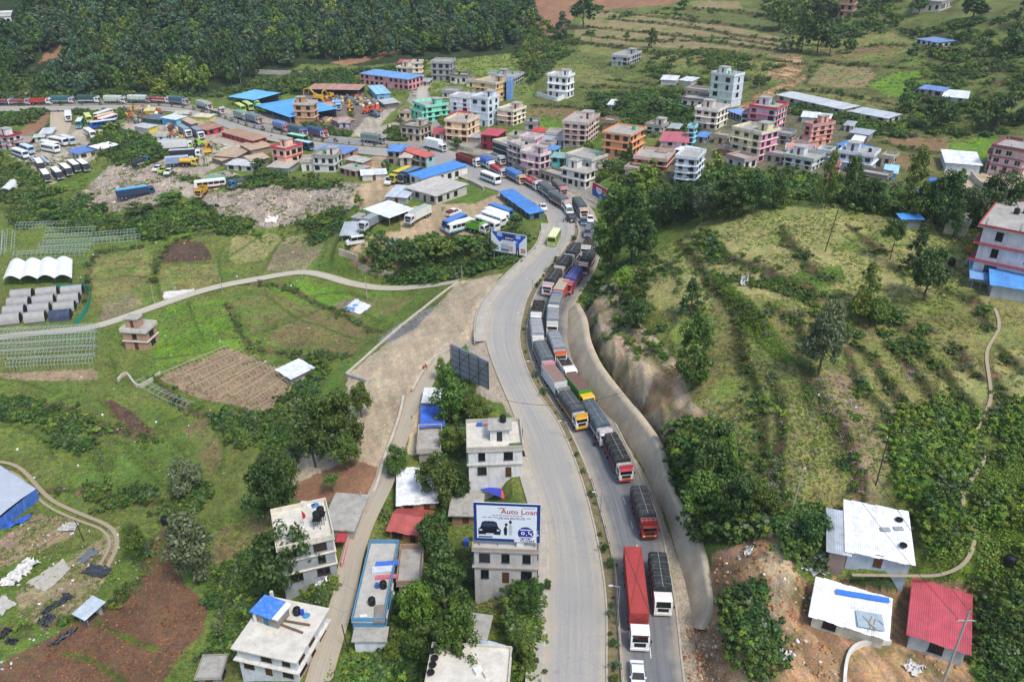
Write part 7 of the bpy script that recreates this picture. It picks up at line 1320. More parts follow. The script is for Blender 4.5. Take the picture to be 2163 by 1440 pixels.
def off_roads(q,m=1.2):
 k=~inpoly(q[:,0],q[:,1],RPOLY);d=np.minimum(seg_dist(q[:,0],q[:,1],EL3[::2])[0],seg_dist(q[:,0],q[:,1],ER3[::2])[0]);k&=d>m
 for c,w in PC.values():k&=seg_dist(q[:,0],q[:,1],c[::2])[0]>w/2+.35
 return q[k]
def off_houses(q):
 k=np.ones(len(q),bool)
 for r in PEND:
  c,e,f,lu,lw=r['fr'][:5];dx,dy=q[:,0]-c[0],q[:,1]-c[1]
  k&=~((abs(dx*e[0]+dy*e[1])<lu/2+.4)&(abs(dx*f[0]+dy*f[1])<lw/2+.4))
 return q[k]
SHP=[];WDP=[]
def shr(poly,n,smin,smax,seed,clump=0.0,wts=None):
 q=off_houses(off_roads(pts_in(poly,n,seed,clump=clump)));s=np.random.default_rng(seed+1).uniform(smin,smax,len(q));SHP.append(np.column_stack([q,s,np.random.default_rng(seed+2).choice(5,len(q),p=wts or[.34,.3,.2,.08,.08])]))
def wds(poly,n,smin,smax,seed,clump=0.0,wts=None):
 q=off_houses(off_roads(pts_in(poly,n,seed,clump=clump),.4));s=np.random.default_rng(seed+1).uniform(smin,smax,len(q));WDP.append(np.column_stack([q,s,np.random.default_rng(seed+2).choice(4,len(q),p=wts or[.4,.35,.17,.08])]))
BR=[.2,.1,.2,.45,.05]
shr([(1880,902),(2000,842),(2080,902),(2075,980),(2030,1040),(1960,1062),(1890,1052)],520,.5,1.25,1,-.1,BR);shr([(2100,880),(2200,840),(2240,1240),(2100,1232),(2060,1100),(2090,1000)],420,.5,1.2,2,-.02,BR);shr([(1930,1082),(2040,1052),(2050,1150),(1960,1200)],160,.4,1.0,3,0,BR)
shr([(1410,930),(1500,890),(1560,1000),(1640,1110),(1560,1150),(1480,1150),(1420,1040)],520,.7,1.7,4);shr([(1232,650),(1290,580),(1342,600),(1352,680),(1432,760),(1462,850),(1442,932),(1392,935),(1342,862),(1282,782)],170,.4,1.0,5,.14);shr([(1215,560),(1290,540),(1330,610),(1250,650),(1222,620)],110,.5,1.1,6);shr([(1300,560),(1440,520),(1440,660),(1380,720),(1340,640)],90,.4,1.0,7,.12)
shr([(1480,500),(1500,490),(1530,540),(1510,560)],60,.8,1.6,8);shr([(1500,590),(1580,600),(1700,640),(1720,610),(1640,590)],170,.4,.9,9,.0);shr([(1700,640),(1860,640),(1960,680),(1950,760),(1840,720),(1740,700)],220,.4,1.0,10,.1);shr([(1520,1280),(1620,1240),(1600,1330),(1540,1400)],110,.5,1.2,11);shr([(1540,1350),(1640,1320),(1640,1440),(1560,1440)],120,.5,1.3,12,.05)
shr([(2060,1260),(2240,1240),(2240,1480),(2090,1480),(2060,1400)],240,.4,1.1,13,.0);shr([(1655,1085),(1760,1082),(1760,1200),(1660,1180)],200,.5,1.3,14)
shr([(1260,430),(1330,440),(1700,405),(1860,400),(2080,430),(2080,490),(1950,470),(1740,432),(1560,448),(1400,478)],700,.9,2.2,15,-.25);shr([(1260,340),(1340,330),(1420,380),(1560,350),(1700,370),(1900,390),(1900,420),(1560,430),(1300,430)],500,.9,2.2,16,-.1);shr([(1280,250),(1480,240),(1480,290),(1300,300)],200,.8,2.0,17,0)
shr([(760,560),(800,500),(870,515),(1060,495),(1110,500),(1090,560),(960,590),(860,600)],700,.7,1.8,18,-.2);shr([(20,440),(180,420),(260,470),(420,430),(480,480),(330,505),(200,490),(40,480)],600,.9,2.2,19,-.1);shr([(430,470),(560,480),(720,440),(740,470),(690,520),(640,490),(480,495)],420,.8,1.8,20,-.1);shr([(470,380),(560,365),(720,375),(730,395),(600,395),(480,400)],260,.8,1.8,21,-.1)
shr([(200,292),(240,268),(280,285),(330,300),(362,330),(300,352),(240,342),(200,322)],240,1,2.6,22,-.2);shr([(0,240),(90,238),(75,258),(0,270)],90,1,2.6,23);shr([(140,236),(260,234),(262,255),(180,246)],70,.8,1.8,24);shr([(-20,330),(20,335),(60,370),(100,400),(150,400),(120,440),(20,440),(-20,420)],320,.9,2.2,25,-.05);shr([(240,350),(320,355),(420,380),(420,400),(300,345)],60,.8,1.8,26)
shr([(340,860),(420,870),(600,880),(640,880),(600,930),(540,960),(470,900)],420,.7,1.7,27,-.05);shr([(80,870),(180,890),(190,960),(120,930)],160,.8,1.7,28);shr([(0,850),(90,850),(80,890),(0,890)],110,.8,1.7,29);shr([(600,830),(640,770),(700,740),(650,880),(690,900),(600,1000),(560,960)],320,.6,1.6,30,-.05);shr([(180,1040),(430,1030),(470,1080),(330,1090),(200,1070)],240,.7,1.6,31,-.05);shr([(480,1180),(600,1150),(640,1250),(540,1330),(470,1400),(430,1400),(440,1260)],260,.5,1.2,32,.06);shr([(700,1210),(720,1300),(690,1330),(640,1260)],80,.5,1.0,33)
shr([(820,1190),(1000,1130),(1010,1240),(1000,1330),(900,1440),(720,1440),(790,1370)],380,.6,1.5,34,-.08);shr([(1090,1240),(1135,1230),(1125,1440),(1075,1440)],170,.6,1.4,35);shr([(870,1010),(1000,1010),(1000,1050),(940,1120),(920,1080)],160,.6,1.4,36,-.1);shr([(905,830),(985,790),(1005,880),(985,960),(930,960)],220,.6,1.5,37,-.1);shr([(770,1060),(830,1000),(810,1110),(790,1150)],70,.4,.9,38,.05)
shr([(430,205),(560,168),(700,150),(780,150),(760,185),(640,190),(520,225)],320,1,2.6,39,-.1);shr([(-30,160),(250,190),(420,195),(420,212),(-30,210)],260,1.2,3,40,-.1);shr([(780,150),(900,130),(880,185),(840,165)],90,.8,2,41);shr([(1120,20),(1220,90),(1200,120),(1120,180),(1090,120)],260,1,2.4,42,0);shr([(1240,200),(1480,190),(1450,260),(1260,250)],260,.8,2.2,43,.0)
shr([(1430,100),(1660,140),(1620,180),(1450,180),(1320,150)],300,.8,2.0,44,.05);shr([(1900,60),(2180,40),(2180,200),(1960,260),(1920,200),(1960,130)],560,.8,2.2,45,.04);shr([(1880,240),(1990,230),(2180,250),(2100,290),(1990,290),(1890,290)],300,.8,2.0,46,.05);shr([(1600,-20),(1900,-30),(1900,60),(1760,90),(1640,60)],420,1,2.6,47,0);shr([(1180,20),(1700,10),(1700,40),(1250,40)],160,.8,2,48,.15);shr([(1640,195),(1780,235),(1880,262),(1860,290),(1760,260),(1660,240)],220,.8,2,49,.0);shr([(640,262),(745,285),(720,292),(650,280)],90,.8,1.8,50);shr([(850,250),(860,300),(820,300),(810,285)],70,.8,1.8,51)
# bank shrubs along the terraces and planting on the median
for k,(amp,l)in enumerate(BK3):
 rng=np.random.default_rng(500+k);n=int(np.linalg.norm(np.diff(l,axis=0),axis=1).sum()*.8);i=rng.integers(0,len(l)-1,n);t=rng.random(n)[:,None];q=l[i]*(1-t)+l[i+1]*t+rng.normal(size=(n,2))*.7
 q=off_houses(off_roads(q));SHP.append(np.column_stack([q,rng.uniform(.3,.95,len(q)),rng.choice(5,len(q),p=[.3,.22,.2,.1,.18])]))
SHP=np.concatenate(SHP);sp_=np.column_stack([SHP[:,:2],bil(HG,SHP[:,0],SHP[:,1])]);rs=np.random.default_rng(5);sc_=np.stack([SHP[:,2]*rs.uniform(.8,1.3,len(SHP)),SHP[:,2]*rs.uniform(.8,1.3,len(SHP)),SHP[:,2]*rs.uniform(.6,1.1,len(SHP))],-1)
scatter('undergrowth','tangled green shrubs and scrub over the banks and slopes',sp_,sc_,SH,idx=SHP[:,3])
# weeds and rough grass
wds([(1240,640),(1480,480),(1740,430),(2090,470),(2163,640),(2163,1240),(1960,1200),(1880,1080),(1660,1080),(1560,1060),(1480,860)],11000,.22,.55,61,-.15);wds([(-60,470),(700,450),(760,540),(960,590),(940,640),(740,760),(640,860),(560,1000),(440,1060),(-60,1060)],8000,.22,.6,62,.0,[.45,.35,.12,.08]);wds([(-60,1060),(240,1100),(320,1100),(450,1080),(600,1060),(640,1200),(480,1440),(330,1440),(440,1270),(380,1160),(300,1230),(-60,1420)],3600,.25,.6,63,-.1);wds([(780,1070),(1000,1000),(1110,1250),(1110,1440),(690,1440)],2600,.3,.7,64,-.2)
wds([(1120,120),(1700,90),(2180,60),(2180,300),(1900,300),(1640,240),(1330,300),(1120,260)],6500,.4,1.0,65,.0,[.25,.35,.25,.15]);wds([(430,210),(900,130),(1110,110),(1130,200),(900,205),(640,190)],2200,.5,1.3,66,0);wds([(0,300),(450,300),(760,400),(760,470),(0,470)],3000,.5,1.2,67,.05)
wds([(1500,570),(1545,600),(1640,700),(1680,770),(1645,765),(1560,690)],900,.5,.9,68,-1,[.85,.15,0,0]);wds([(1940,1080),(2240,880),(2240,1240),(1980,1220)],2200,.5,1.1,69,-.3,[.7,.25,.05,0])
WDP=np.concatenate(WDP);wp_=np.column_stack([WDP[:,:2],bil(HG,WDP[:,0],WDP[:,1])]);wsx=WDP[:,2:3]*np.array([[1,1,.8]]);scatter('grass','rough grass and leafy weeds over the fields and slopes',wp_,wsx,WD,idx=WDP[:,3])
# crop rows: beans on the terraces, vegetables in the valley
def rows(poly,a,gap,step,smin,smax,seed,prob=.85):
 w=np.array([tuple(P(x,y))[:2]for x,y in poly]);c=w.mean(0);ra=math.radians(a);u=np.array([math.cos(ra),math.sin(ra)]);v=np.array([-u[1],u[0]]);r=np.abs(w-c).max()*1.5;g1,g2=np.meshgrid(np.arange(-r,r,step),np.arange(-r,r,gap));rng=np.random.default_rng(seed)
 q=c+g1.ravel()[:,None]*u+g2.ravel()[:,None]*v+rng.normal(size=(g1.size,2))*.07;q=q[rng.random(len(q))<prob];q=q[inpoly(q[:,0],q[:,1],[tuple(k)for k in w])];return np.column_stack([q,rng.uniform(smin,smax,len(q))])
cr=np.concatenate([rows([(1500,860),(1570,832),(1605,1000),(1625,1080),(1570,1050),(1522,950)],75,.8,.55,.3,.6,1),rows([(1645,815),(1760,805),(1800,950),(1802,1075),(1665,1075),(1648,950)],80,.85,.6,.28,.6,2,.7),rows([(1745,780),(1798,795),(1868,930),(1878,1075),(1835,1075),(1796,935)],80,.9,.6,.25,.5,3,.5),rows([(1590,770),(1630,760),(1650,800),(1640,840),(1610,820)],70,.8,.5,.3,.6,4),rows([(1005,1255),(1100,1245),(1098,1330),(1000,1330)],10,.7,.5,.4,.7,5),rows([(130,870),(160,860),(250,990),(215,1010)],58,.7,.5,.35,.6,6),rows([(235,930),(300,930),(360,1000),(300,1000)],55,.8,.5,.3,.55,7),rows([(0,1160),(80,1090),(160,1098),(148,1128),(10,1200)],62,1.3,.5,.15,.3,9,.6),rows([(30,845),(110,860),(160,900),(90,935),(20,900)],35,.9,.5,.25,.45,10,.6),rows([(345,650),(470,640),(490,700),(420,745),(350,730)],70,.9,.6,.2,.4,11,.7),rows([(290,990),(380,940),(400,1000),(340,1030)],50,.9,.55,.25,.4,12,.6),rows([(700,1395),(780,1365),(775,1440),(690,1440)],20,.7,.5,.35,.65,8)])
cz=np.column_stack([cr[:,:2],bil(HG,cr[:,0],cr[:,1])]);CROP=[clump_src('crop_plant',21,2,4,9,.2,.5,.3),clump_src('crop_plant',22,3,4,9,.2,.5,.3)]
scatter('crop_rows','rows of leafy bean and vegetable plants on the terraces',cz,np.repeat(cr[:,2:3]*1.5,3,1),CROP)
# pink-white flowers along the terrace banks
PINK=mat((.62,.42,.50),.8,.3,3);rngf=np.random.default_rng(8);Vf,Ff=leaf_cloud(rngf,rngf.normal(size=(9,3))*np.array([.4,.4,.15])+np.array([0,0,.5]),np.full(9,.25),9,.13);FS=[src('flower',Vf,Ff,PINK)]
fl=np.concatenate([catmull([(P(a,b).x,P(a,b).y)for a,b in l],14)for l in([(1738,800),(1752,850),(1775,890),(1790,960),(1800,1040)],[(1760,790),(1790,830),(1810,870)],[(1880,720),(1915,770),(1930,810)],[(1870,850),(1885,880),(1890,910)],[(1610,990),(1630,1020),(1635,1060)])]);fl=fl[rngf.random(len(fl))<.6];fl=fl+rngf.normal(size=(len(fl),2))*.5
scatter('wild_flowers','pink and white wild flowers along the terrace banks',np.column_stack([fl,bil(HG,fl[:,0],fl[:,1])]),np.repeat(rngf.uniform(.25,.6,(len(fl),1)),3,1),FS)
# median planting: young shrubs in a row, each its own plant
k_=0
for i in range(3,nm-3):
 if R.random()<.45:continue
 p=lerp(EML3[i],EMR3[i],.5+R.uniform(-.22,.22));s=R.uniform(.25,1.25);t=thing('bush','small dusty shrub planted on the grass median between the carriageways','bush',(p[0],p[1],p[2]+.12),R.uniform(0,6),'shrubs on the median');t.scale=(s*.42,s*.42,s*.55);link('crown',crown('bush',R.randrange(3),R.choice((0,1,3)),True),t);link('trunk',trunk('bush',0),t)
for i in range(0,len(A2)-2,2):
 p=lerp(A2[i],B2[i],fm);s=R.uniform(.6,1.1);t=thing('bush','small shrub on the far median of the highway','bush',(p[0],p[1],p[2]+.12),R.uniform(0,6),'shrubs on the far median');t.scale=(s*.5,s*.5,s*.8);link('crown',crown('bush',R.randrange(3),R.choice((0,1)),False),t);link('trunk',trunk('bush',0),t)
HAZE=0.00016
# ------------------------------------------------------------------ billboards, writing
def text_mesh(body,size,m,name='lettering',bold=0.0,align='LEFT'):
 cu=bpy.data.curves.new(name,'FONT');cu.body=body;cu.size=size;cu.align_x=align;cu.extrude=.004;cu.offset=bold;cu.resolution_u=2
 ob=bpy.data.objects.new(name,cu);COL.objects.link(ob);dg=bpy.context.evaluated_depsgraph_get();me=bpy.data.meshes.new_from_object(ob.evaluated_get(dg));bpy.data.objects.remove(ob);bpy.data.curves.remove(cu)
 me.name=name;me.materials.clear();me.materials.append(m);return me
def flat(c,r=.55):return mat(c,r,.04,2,.04)
class Board:
 """upright panel: local x along the board (0..w), local z up (0..h); prints are thin plates a few mm proud"""
 def __init__(s,label,pl,pr,ptop,zoff=None,name='billboard',back=False):
  a,b=Vector(pl),Vector(pr);s.w=(b-a).length;d=(b-a).normalized();s.h=ptop;s.t=thing(name,label,'billboard',a,math.atan2(d.y,d.x));s.lv=0
  s.p=MB().box(0,s.w,0,.12,0,s.h).build('panel',flat('#dfe6ec'),s.t)
 def rect(s,nm,x0,x1,z0,z1,c,lv=1):w,h=s.w,s.h;return MB().box(x0*w,x1*w,-.004-.006*lv,-.001,z0*h,z1*h).build(nm,flat(c),s.p)
 def poly(s,nm,pts,c,lv=1):
  w,h=s.w,s.h;y=-.004-.006*lv;n=len(pts);return MB().add([(x*w,y,z*h)for x,z in pts],[tuple(range(n))]).build(nm,flat(c),s.p)
 def text(s,body,x,z,size,c,lv=2,align='LEFT',bold=0.0,name='lettering'):
  me=text_mesh(body,size*s.h,flat(c),name,bold,align);o=link(name,me,s.p);o.rotation_euler=(rad(90),0,0);o.location=(x*s.w,-.004-.006*lv,z*s.h);return o
 def legs(s,n,down,m=STEEL,depth=.0):
  for k in range(n):
   x=s.w*(.08+.84*k/max(1,n-1));MB().cyl((x,.2,-down),(x,.2,s.h*.96),.09,n=6).build('post',m,s.t)
def ell(cx,cz,rx,rz,n=22):return[(cx+rx*math.cos(2*math.pi*k/n),cz+rz*math.sin(2*math.pi*k/n))for k in range(n)]
# car loan board standing on the grey house roof
zr=b94['geo'][6];gy_=X(1002,1140,zr+1.0);gy2=X(1140,1146,zr+1.0);pl=Vector((gy_[0],gy_[1],zr+1.0));pr=Vector((gy2[0],gy2[1],zr+1.0));hb=z_at(pl.x,pl.y,1060)-pl.z
B=Board('blue-framed white car loan billboard on the roof of the grey house',pl,pr,hb);B.rect('frame',0,1,0,1,'#12397f',0);B.rect('poster',.045,.95,.07,.935,'#dfe9f2',1)
B.text('Auto Loan',.41,.735,.175,'#b3202f',3,bold=.012);B.poly('car_outline',[(.35,.86),(.42,.885),(.5,.87),(.46,.86)],'#b3202f',3)
for z,x0,x1 in((.685,.28,.75),(.63,.13,.88),(.60,.36,.78),(.89,.73,.93)):
 for j in range(9):B.rect('small_print',x0+(x1-x0)*j/9,x0+(x1-x0)*(j+.78)/9,z-.010,z+.010,'#8f7f9a',2)
B.poly('printed_car',[(.065,.17),(.40,.17),(.41,.30),(.37,.37),(.345,.50),(.30,.53),(.16,.53),(.12,.49),(.10,.37),(.065,.31)],'#141d38',2);B.poly('printed_windscreen',[(.115,.385),(.355,.385),(.33,.49),(.145,.49)],'#33405c',3);B.rect('printed_grille',.15,.33,.25,.30,'#05070d',3);B.rect('printed_plate',.18,.30,.175,.205,'#d7dce2',4);B.rect('printed_lamp',.08,.125,.27,.31,'#c9d3e6',4);B.rect('printed_lamp',.345,.39,.27,.31,'#c9d3e6',4)
B.poly('printed_figure',[(.46,.17),(.50,.17),(.505,.33),(.49,.40),(.47,.40),(.45,.33)],'#22242c',3);B.poly('printed_figure',ell(.49,.45,.022,.045,12),'#3a2622',3);B.poly('printed_figure',[(.535,.17),(.575,.17),(.585,.40),(.56,.46),(.54,.46),(.525,.38)],'#b9c2cf',3);B.poly('printed_figure',ell(.553,.52,.022,.05,12),'#3a2a26',3)
B.poly('offer_disc',ell(.785,.235,.12,.175),'#26308c',3);B.text('०.५%',.705,.18,.19,'#f2f4fb',5,bold=.012);
for z,hw in((.33,.085),(.13,.09),(.085,.035)):B.rect('disc_line',.785-hw,.785+hw,z-.014,z+.014,'#d5d9ee',5)
B.rect('phone_strip',.61,.95,0,.066,'#e6e8ea',3);B.text('9210464',.70,.008,.085,'#3f3f44',5,bold=.005);B.rect('bank_mark',.065,.28,.085,.13,'#5b6486',2);B.legs(4,1.1)
# back of the roadside billboard at the top of the lane
g1=P(955,800);g2=P(1033,822);z1=z_at(g1.x,g1.y,785);d_=(g2-g1);pl=Vector((g1.x,g1.y,z1));pr=Vector((g2.x,g2.y,z1));hb=z_at(g1.x,g1.y,727)-z1
t=thing('billboard','tall billboard seen from its dark scaffold back at the top of the lane','billboard',pl,math.atan2(d_.y,d_.x));w=(pr-pl).length;MB().box(0,w,.0,.1,0,hb).build('panel',mat('#8a9096',.7,.15,1.2),t)
for k,c in enumerate(('#c98a96','#8fc0d6','#3f7f5f','#dfe0dd')):MB().box(w*k/4+.01,w*(k+1)/4-.01,.101,.13,hb-.35,hb+.12).build('top_trim',flat(c),t)
for k in range(5):x=w*k/4;MB().cyl((x,-.2,-3.2),(x,-.2,hb),.07,n=5).build('post',CHAS,t)
for k in range(5):z=hb*(k+.3)/5;MB().cyl((0,-.12,z),(w,-.12,z),.035,n=4).build('rail',CHAS,t)
for k in range(2):MB().cyl((w*.5*k,-.4,-.3),(w*(.5*k+.5),-.4,hb*.95),.05,n=4).build('brace',CHAS,t)
# kitchen advert below the sandy yard
g1=P(1038,560);g2=P(1112,548);z1=z_at(g1.x,g1.y,528);pl=Vector((g1.x,g1.y,z1));pr=Vector((g2.x,g2.y,z1));hb=z_at(g1.x,g1.y,486)-z1
B=Board('blue and white billboard with a printed room and man above the dirt bank',pl,pr,hb);B.rect('sky_print',0,1,.0,1,'#dfe4ea',0);B.poly('blue_panel',[(0,.98),(1,.98),(.8,.55),(.66,.68),(.34,.62),(.24,.5)],'#1c4fae',1);B.rect('name_panel',.36,.64,.62,.88,'#15204a',2);B.text('DEPOT',.40,.68,.14,'#e6e6ee',4,bold=.01)
for z in(.92,.86,.8):B.rect('print_line',.17,.31,z-.02,z+.02,'#c9d6f0',3);B.rect('print_line',.70,.83,z-.02,z+.02,'#c9d6f0',3)
B.rect('print_counter',.28,.5,.22,.42,'#aeb6bf',2);B.rect('print_counter',.28,.5,.05,.2,'#5b7a94',2);B.rect('print_unit',.5,.62,.1,.36,'#c9a79a',2);B.rect('print_cupboard',.34,.62,.44,.58,'#c9d3da',2);B.rect('print_floor',0,.22,.08,.22,'#8fa0b0',2);B.rect('print_bench',.02,.2,.24,.32,'#b0a070',3);B.rect('print_wood',.84,.97,.1,.32,'#b98d6b',2)
B.poly('print_man',[(.70,.0),(.735,.0),(.75,.28),(.765,.0),(.80,.0),(.79,.34),(.71,.34)],'#2a2530',3);B.poly('print_man',[(.70,.34),(.79,.34),(.80,.55),(.75,.62),(.69,.55)],'#2f6fd0',4);B.poly('print_man',ell(.747,.66,.022,.05,12),'#4f7fc9',4);B.legs(4,4.0)
# red and blue bank board by the bend
g1=P(1250,424);g2=P(1318,436);z1=z_at(g1.x,g1.y,411);pl=Vector((g1.x,g1.y,z1));pr=Vector((g2.x,g2.y,z1));hb=z_at(g1.x,g1.y,384)-z1
B=Board('red and blue bank billboard half hidden by the roadside tree',pl,pr,hb);B.rect('red_half',0,1,.5,1,'#c22a44',0);B.rect('blue_half',0,1,0,.5,'#1557a8',0);B.poly('shield',[(.13,.78),(.31,.78),(.31,.5),(.27,.36),(.22,.30),(.17,.36),(.13,.5)],'#dfe3ea',2)
for k in range(4):B.rect('shield_bar',.155+.04*k,.17+.04*k,.46,.7,'#b9a3a8',3)
B.text('प्रभु बैंक',.34,.58,.2,'#f0dfe3',3,bold=.01);B.text('लिमिटेड',.35,.36,.17,'#dfe6f4',3,bold=.008);B.poly('round_mark',ell(.28,.13,.05,.11,16),'#7fa8dc',2);B.poly('round_mark',ell(.46,.13,.05,.11,16),'#7fa8dc',2);B.legs(4,2.5)
# green hotel sign
g1=P(640,262);bb=X(639,262,hz(g1.x,g1.y));g2=X(670,258,hz(g1.x,g1.y));z1=hz(g1.x,g1.y)+.6;pl=Vector((bb[0],bb[1]-.8,z1));pr=Vector((g2[0],g2[1]-.8,z1));hb=z_at(pl.x,pl.y,229)-z1
B=Board('sea green sign with white Nepali lettering in front of the brown hotel',pl,pr,hb,name='sign');B.rect('green_print',0,1,.13,1,'#3f9a86',0);B.rect('white_strip',0,1,0,.125,'#d3e9e6',1);B.text('\u093f\u0936वम्',.12,.42,.30,'#eef6f4',3,bold=.016);B.text('सिमेन्ट',.34,.20,.13,'#cfe6e0',3,bold=.006)
for x in(.10,.80):B.rect('small_mark',x,x+(.25 if x<.5 else .06),.82,.88,'#bfe0d6',2)
for j in range(7):B.rect('strip_print',.1+.12*j,.18+.12*j,.04,.085,'#4f7f78',3)
# ------------------------------------------------------------------ poles, lamps, wires, rail
POLEC=mat('#a9a79f',.8,.15);POLED=mat('#3b332b',.9,.2)
def pole(label,base,ytop,r=.12,arm=False,dark=False,lean=0.0,lamp=False,name='utility_pole',group=None):
 g=P(*base);h=max(3.5,z_at(g.x,g.y,ytop)-g.z);m=POLED if dark else(STEEL if lamp else POLEC);t=thing(name,label,'street lamp' if lamp else 'utility pole',g,0,group);MB().cyl((0,0,-.4),(lean*h,0,h),r,r*.7,7).build('shaft',m,t)
 if arm:
  MB().box(-1.1,1.1,-.06,.06,h-1.6,h-1.48).build('crossarm',m,t)
  for x in(-1.0,0,1.0):MB().cyl((x,0,h-1.48 if x else h),(x,0,h-1.25 if x else h+.22),.06,n=6).build('insulator',mat('#5a3a2c',.4),t)
 if lamp:
  MB().cyl((0,0,h-.1),(-1.0,0,h+.15),.05,n=5).build('arm',m,t);MB().box(-1.5,-.95,-.11,.11,h+.1,h+.2).build('lamp_head',mat('#cfd2d2',.4),t)
 return t,h
pole('tall concrete pole with a crossarm in front of the red roofed house',(1988,1452),1288,.16,arm=True)
for lab,b,yt,dk,ln in[('dark wooden pole leaning on the hilltop',(1742,532),442,1,.12),('slim grey pole between the crop terraces',(1672,1080),990,0,.05),('dark pole at the edge of the thicket',(1850,1024),902,1,0),('dark pole beside the white roof terrace house',(1103,962),905,1,0),('leaning wooden pole on the lane by the blue house',(737,1378),1318,1,-.08),('thin pole at the bend of the country road',(776,632),584,0,0),('thin pole at the junction of the country road',(976,590),560,0,0),('thin pole between two fields above the country road',(470,617),585,0,0),('thin pole beside the tan field above the country road',(327,642),606,0,0),('rusty pole beside the ploughed strips',(178,1142),1098,1,-.1),('grey pole behind the flat concrete slab',(764,1068),1046,0,0),('pole on the highway edge beside the long blue-roofed building',(1001,379),346,0,0),('pole in front of the blue roofed sheds on the highway',(772,332),292,0,0),('pole beside the red shop row',(503,278),242,0,0),('pole beside the small red shop',(464,280),238,0,0),('thin pole among the terraces left of the white sheds',(1258,182),148,0,.05),('thin pole above the brown hut',(1290,250),222,0,0),('leaning pole at the far right hillside',(2075,114),76,0,.1),('leaning white pole below the white tin shed',(2009,242),208,0,.1),('thin pole among the plots at the upper right',(1889,96),68,0,0),('pole at the yard corner beside the tanker',(439,352),328,1,0),('dark pole at the front of the car loan house',(1071,1236),1165,1,0),('short dark pole at the corner of the car loan house',(1123,1226),1184,1,0),('pole beside the green bus on the far lanes',(611,300),270,0,0)]:pole(lab,b,yt,.10,dark=bool(dk),lean=ln)
pole('white pole with a crossarm on the hilltop skyline',(1736,430),378,.12,arm=True)
for k,(b,yt)in enumerate([((1302,1328),1238),((1267,1098),1040),((1196,932),890),((1128,806),764),((1106,700),662),((1124,642),590),((1182,562),526),((1146,446),396),((1216,492),468)]):pole('slim street lamp %s'%['nearest the bottom of the picture','beside the charcoal tarpaulin lorry with the red cab','beside the yellow-bumpered lorry','beside the pink-crowned lorry','beside the open-topped lorry with dark cargo','before the curve, beside the dark tarpaulin lorries','at the start of the curve','by the white car and blue-roofed shop','at the very end of the median'][k],b,yt,.07,lamp=True,name='street_lamp',group='street lamps along the highway')
def wire(label,a,b,sag,r=.025):
 n=14;pts=[];a,b=Vector(a),Vector(b)
 for k in range(n+1):u=k/n;p=a.lerp(b,u);p.z-=sag*4*u*(1-u);pts.append(p)
 mb=MB()
 for k in range(n):mb.cyl(pts[k],pts[k+1],r,n=4,cap=False)
 return tag(mb.build('cable',POLED),label,'cable','overhead cables')
g=P(1988,1452);hp=z_at(g.x,g.y,1288);q1=P(1850,1024);wire('overhead cable passing above the red roof, upper of two',(g.x+.9,g.y,hp-1.3),(g.x-4,g.y+18,hp+4.5),.5);wire('overhead cable passing above the red roof, lower of two',(g.x-.9,g.y,hp-1.3),(g.x-8,g.y+18,hp+4.2),.5);wire('cable dropping out of the picture from the concrete pole',(g.x+.9,g.y,hp-1.3),(g.x+6,g.y-8,hp-3),.2)
ga=P(1103,962);gb=P(1345,868);wire('long cable sagging across both carriageways above the lorries',(ga.x-3,ga.y+4,ga.z+9),(gb.x,gb.y,gb.z+5.5),2.4,.035)
# guard rail along the right of the median
t=thing('guard_rail','dusty steel guard rail along the right edge of the median','guard rail');L_=lerp(EML3,EMR3,.99)[NSUB//2:5*NSUB];Lr=L_.copy();Lr[:,2]+=.62;o=wall_strip('rail',Lr,.1,0,.3,mat('#b5aa98',.7,.2,1.5,.3),t,down=0)
for k in range(0,len(L_),2):MB().box(L_[k][0]-.06,L_[k][0]+.06,L_[k][1]-.06,L_[k][1]+.06,L_[k][2]-.2,L_[k][2]+.8).build('post',STEEL,t)
t=thing('fence','low posts and pipes of the far median fence','fence');Lf=lerp(A2,B2,fm)[6:8*NSUB]
for k in range(len(Lf)-1):
 p=Lf[k];MB().box(p[0]-.06,p[0]+.06,p[1]-.06,p[1]+.06,p[2],p[2]+1.1).build('post',STEEL,t)
MB.build
for z in(.55,1.0):q=Lf.copy();q[:,2]+=z;wall_strip('rail',q,.06,0,.06,STEEL,t,down=0)
# ------------------------------------------------------------------ low walls
def wl(label,pts,w,h,m,down=1.5,name='wall',n=4,zadd=0.0,terr=True):
 c=catmull([tuple(P(x,y))for x,y in pts],n);c[:,2]=bil(HG,c[:,0],c[:,1])if terr else c[:,2];c=smooth1(c,2);o=wall_strip(name,c,w,0,h,m,down=down);return tag(o,label,'wall')
PALEW=mat((.52,.47,.38),.9,.16,.8,.35,(.22,.19,.15),bump=.25);STONE=mat((.40,.345,.26),.95,.35,2.2,.4,(.18,.15,.11),bump=.7)
wl('concrete kerb wall running down beside the lane',[(853,842),(845,882),(827,935),(809,985),(797,1030),(776,1060)],.5,.9,PALEW);wl('short concrete parapet at the top of the lane',[(962,738),(925,755),(905,775),(888,800),(872,830)],.45,1.0,PALEW);wl('pale retaining wall along the top of the dirt embankment',[(968,598),(905,645),(845,692),(785,745),(731,792)],.5,.5,PALEW,3.5);wl('grey concrete end of the embankment retaining wall',[(731,792),(752,800),(775,806)],.5,.6,CONC,4.5);wl('stone wall with a pale top below the clump of trees',[(605,896),(622,878),(634,848),(642,806),(662,790),(685,770)],.7,.9,STONE,2.0)
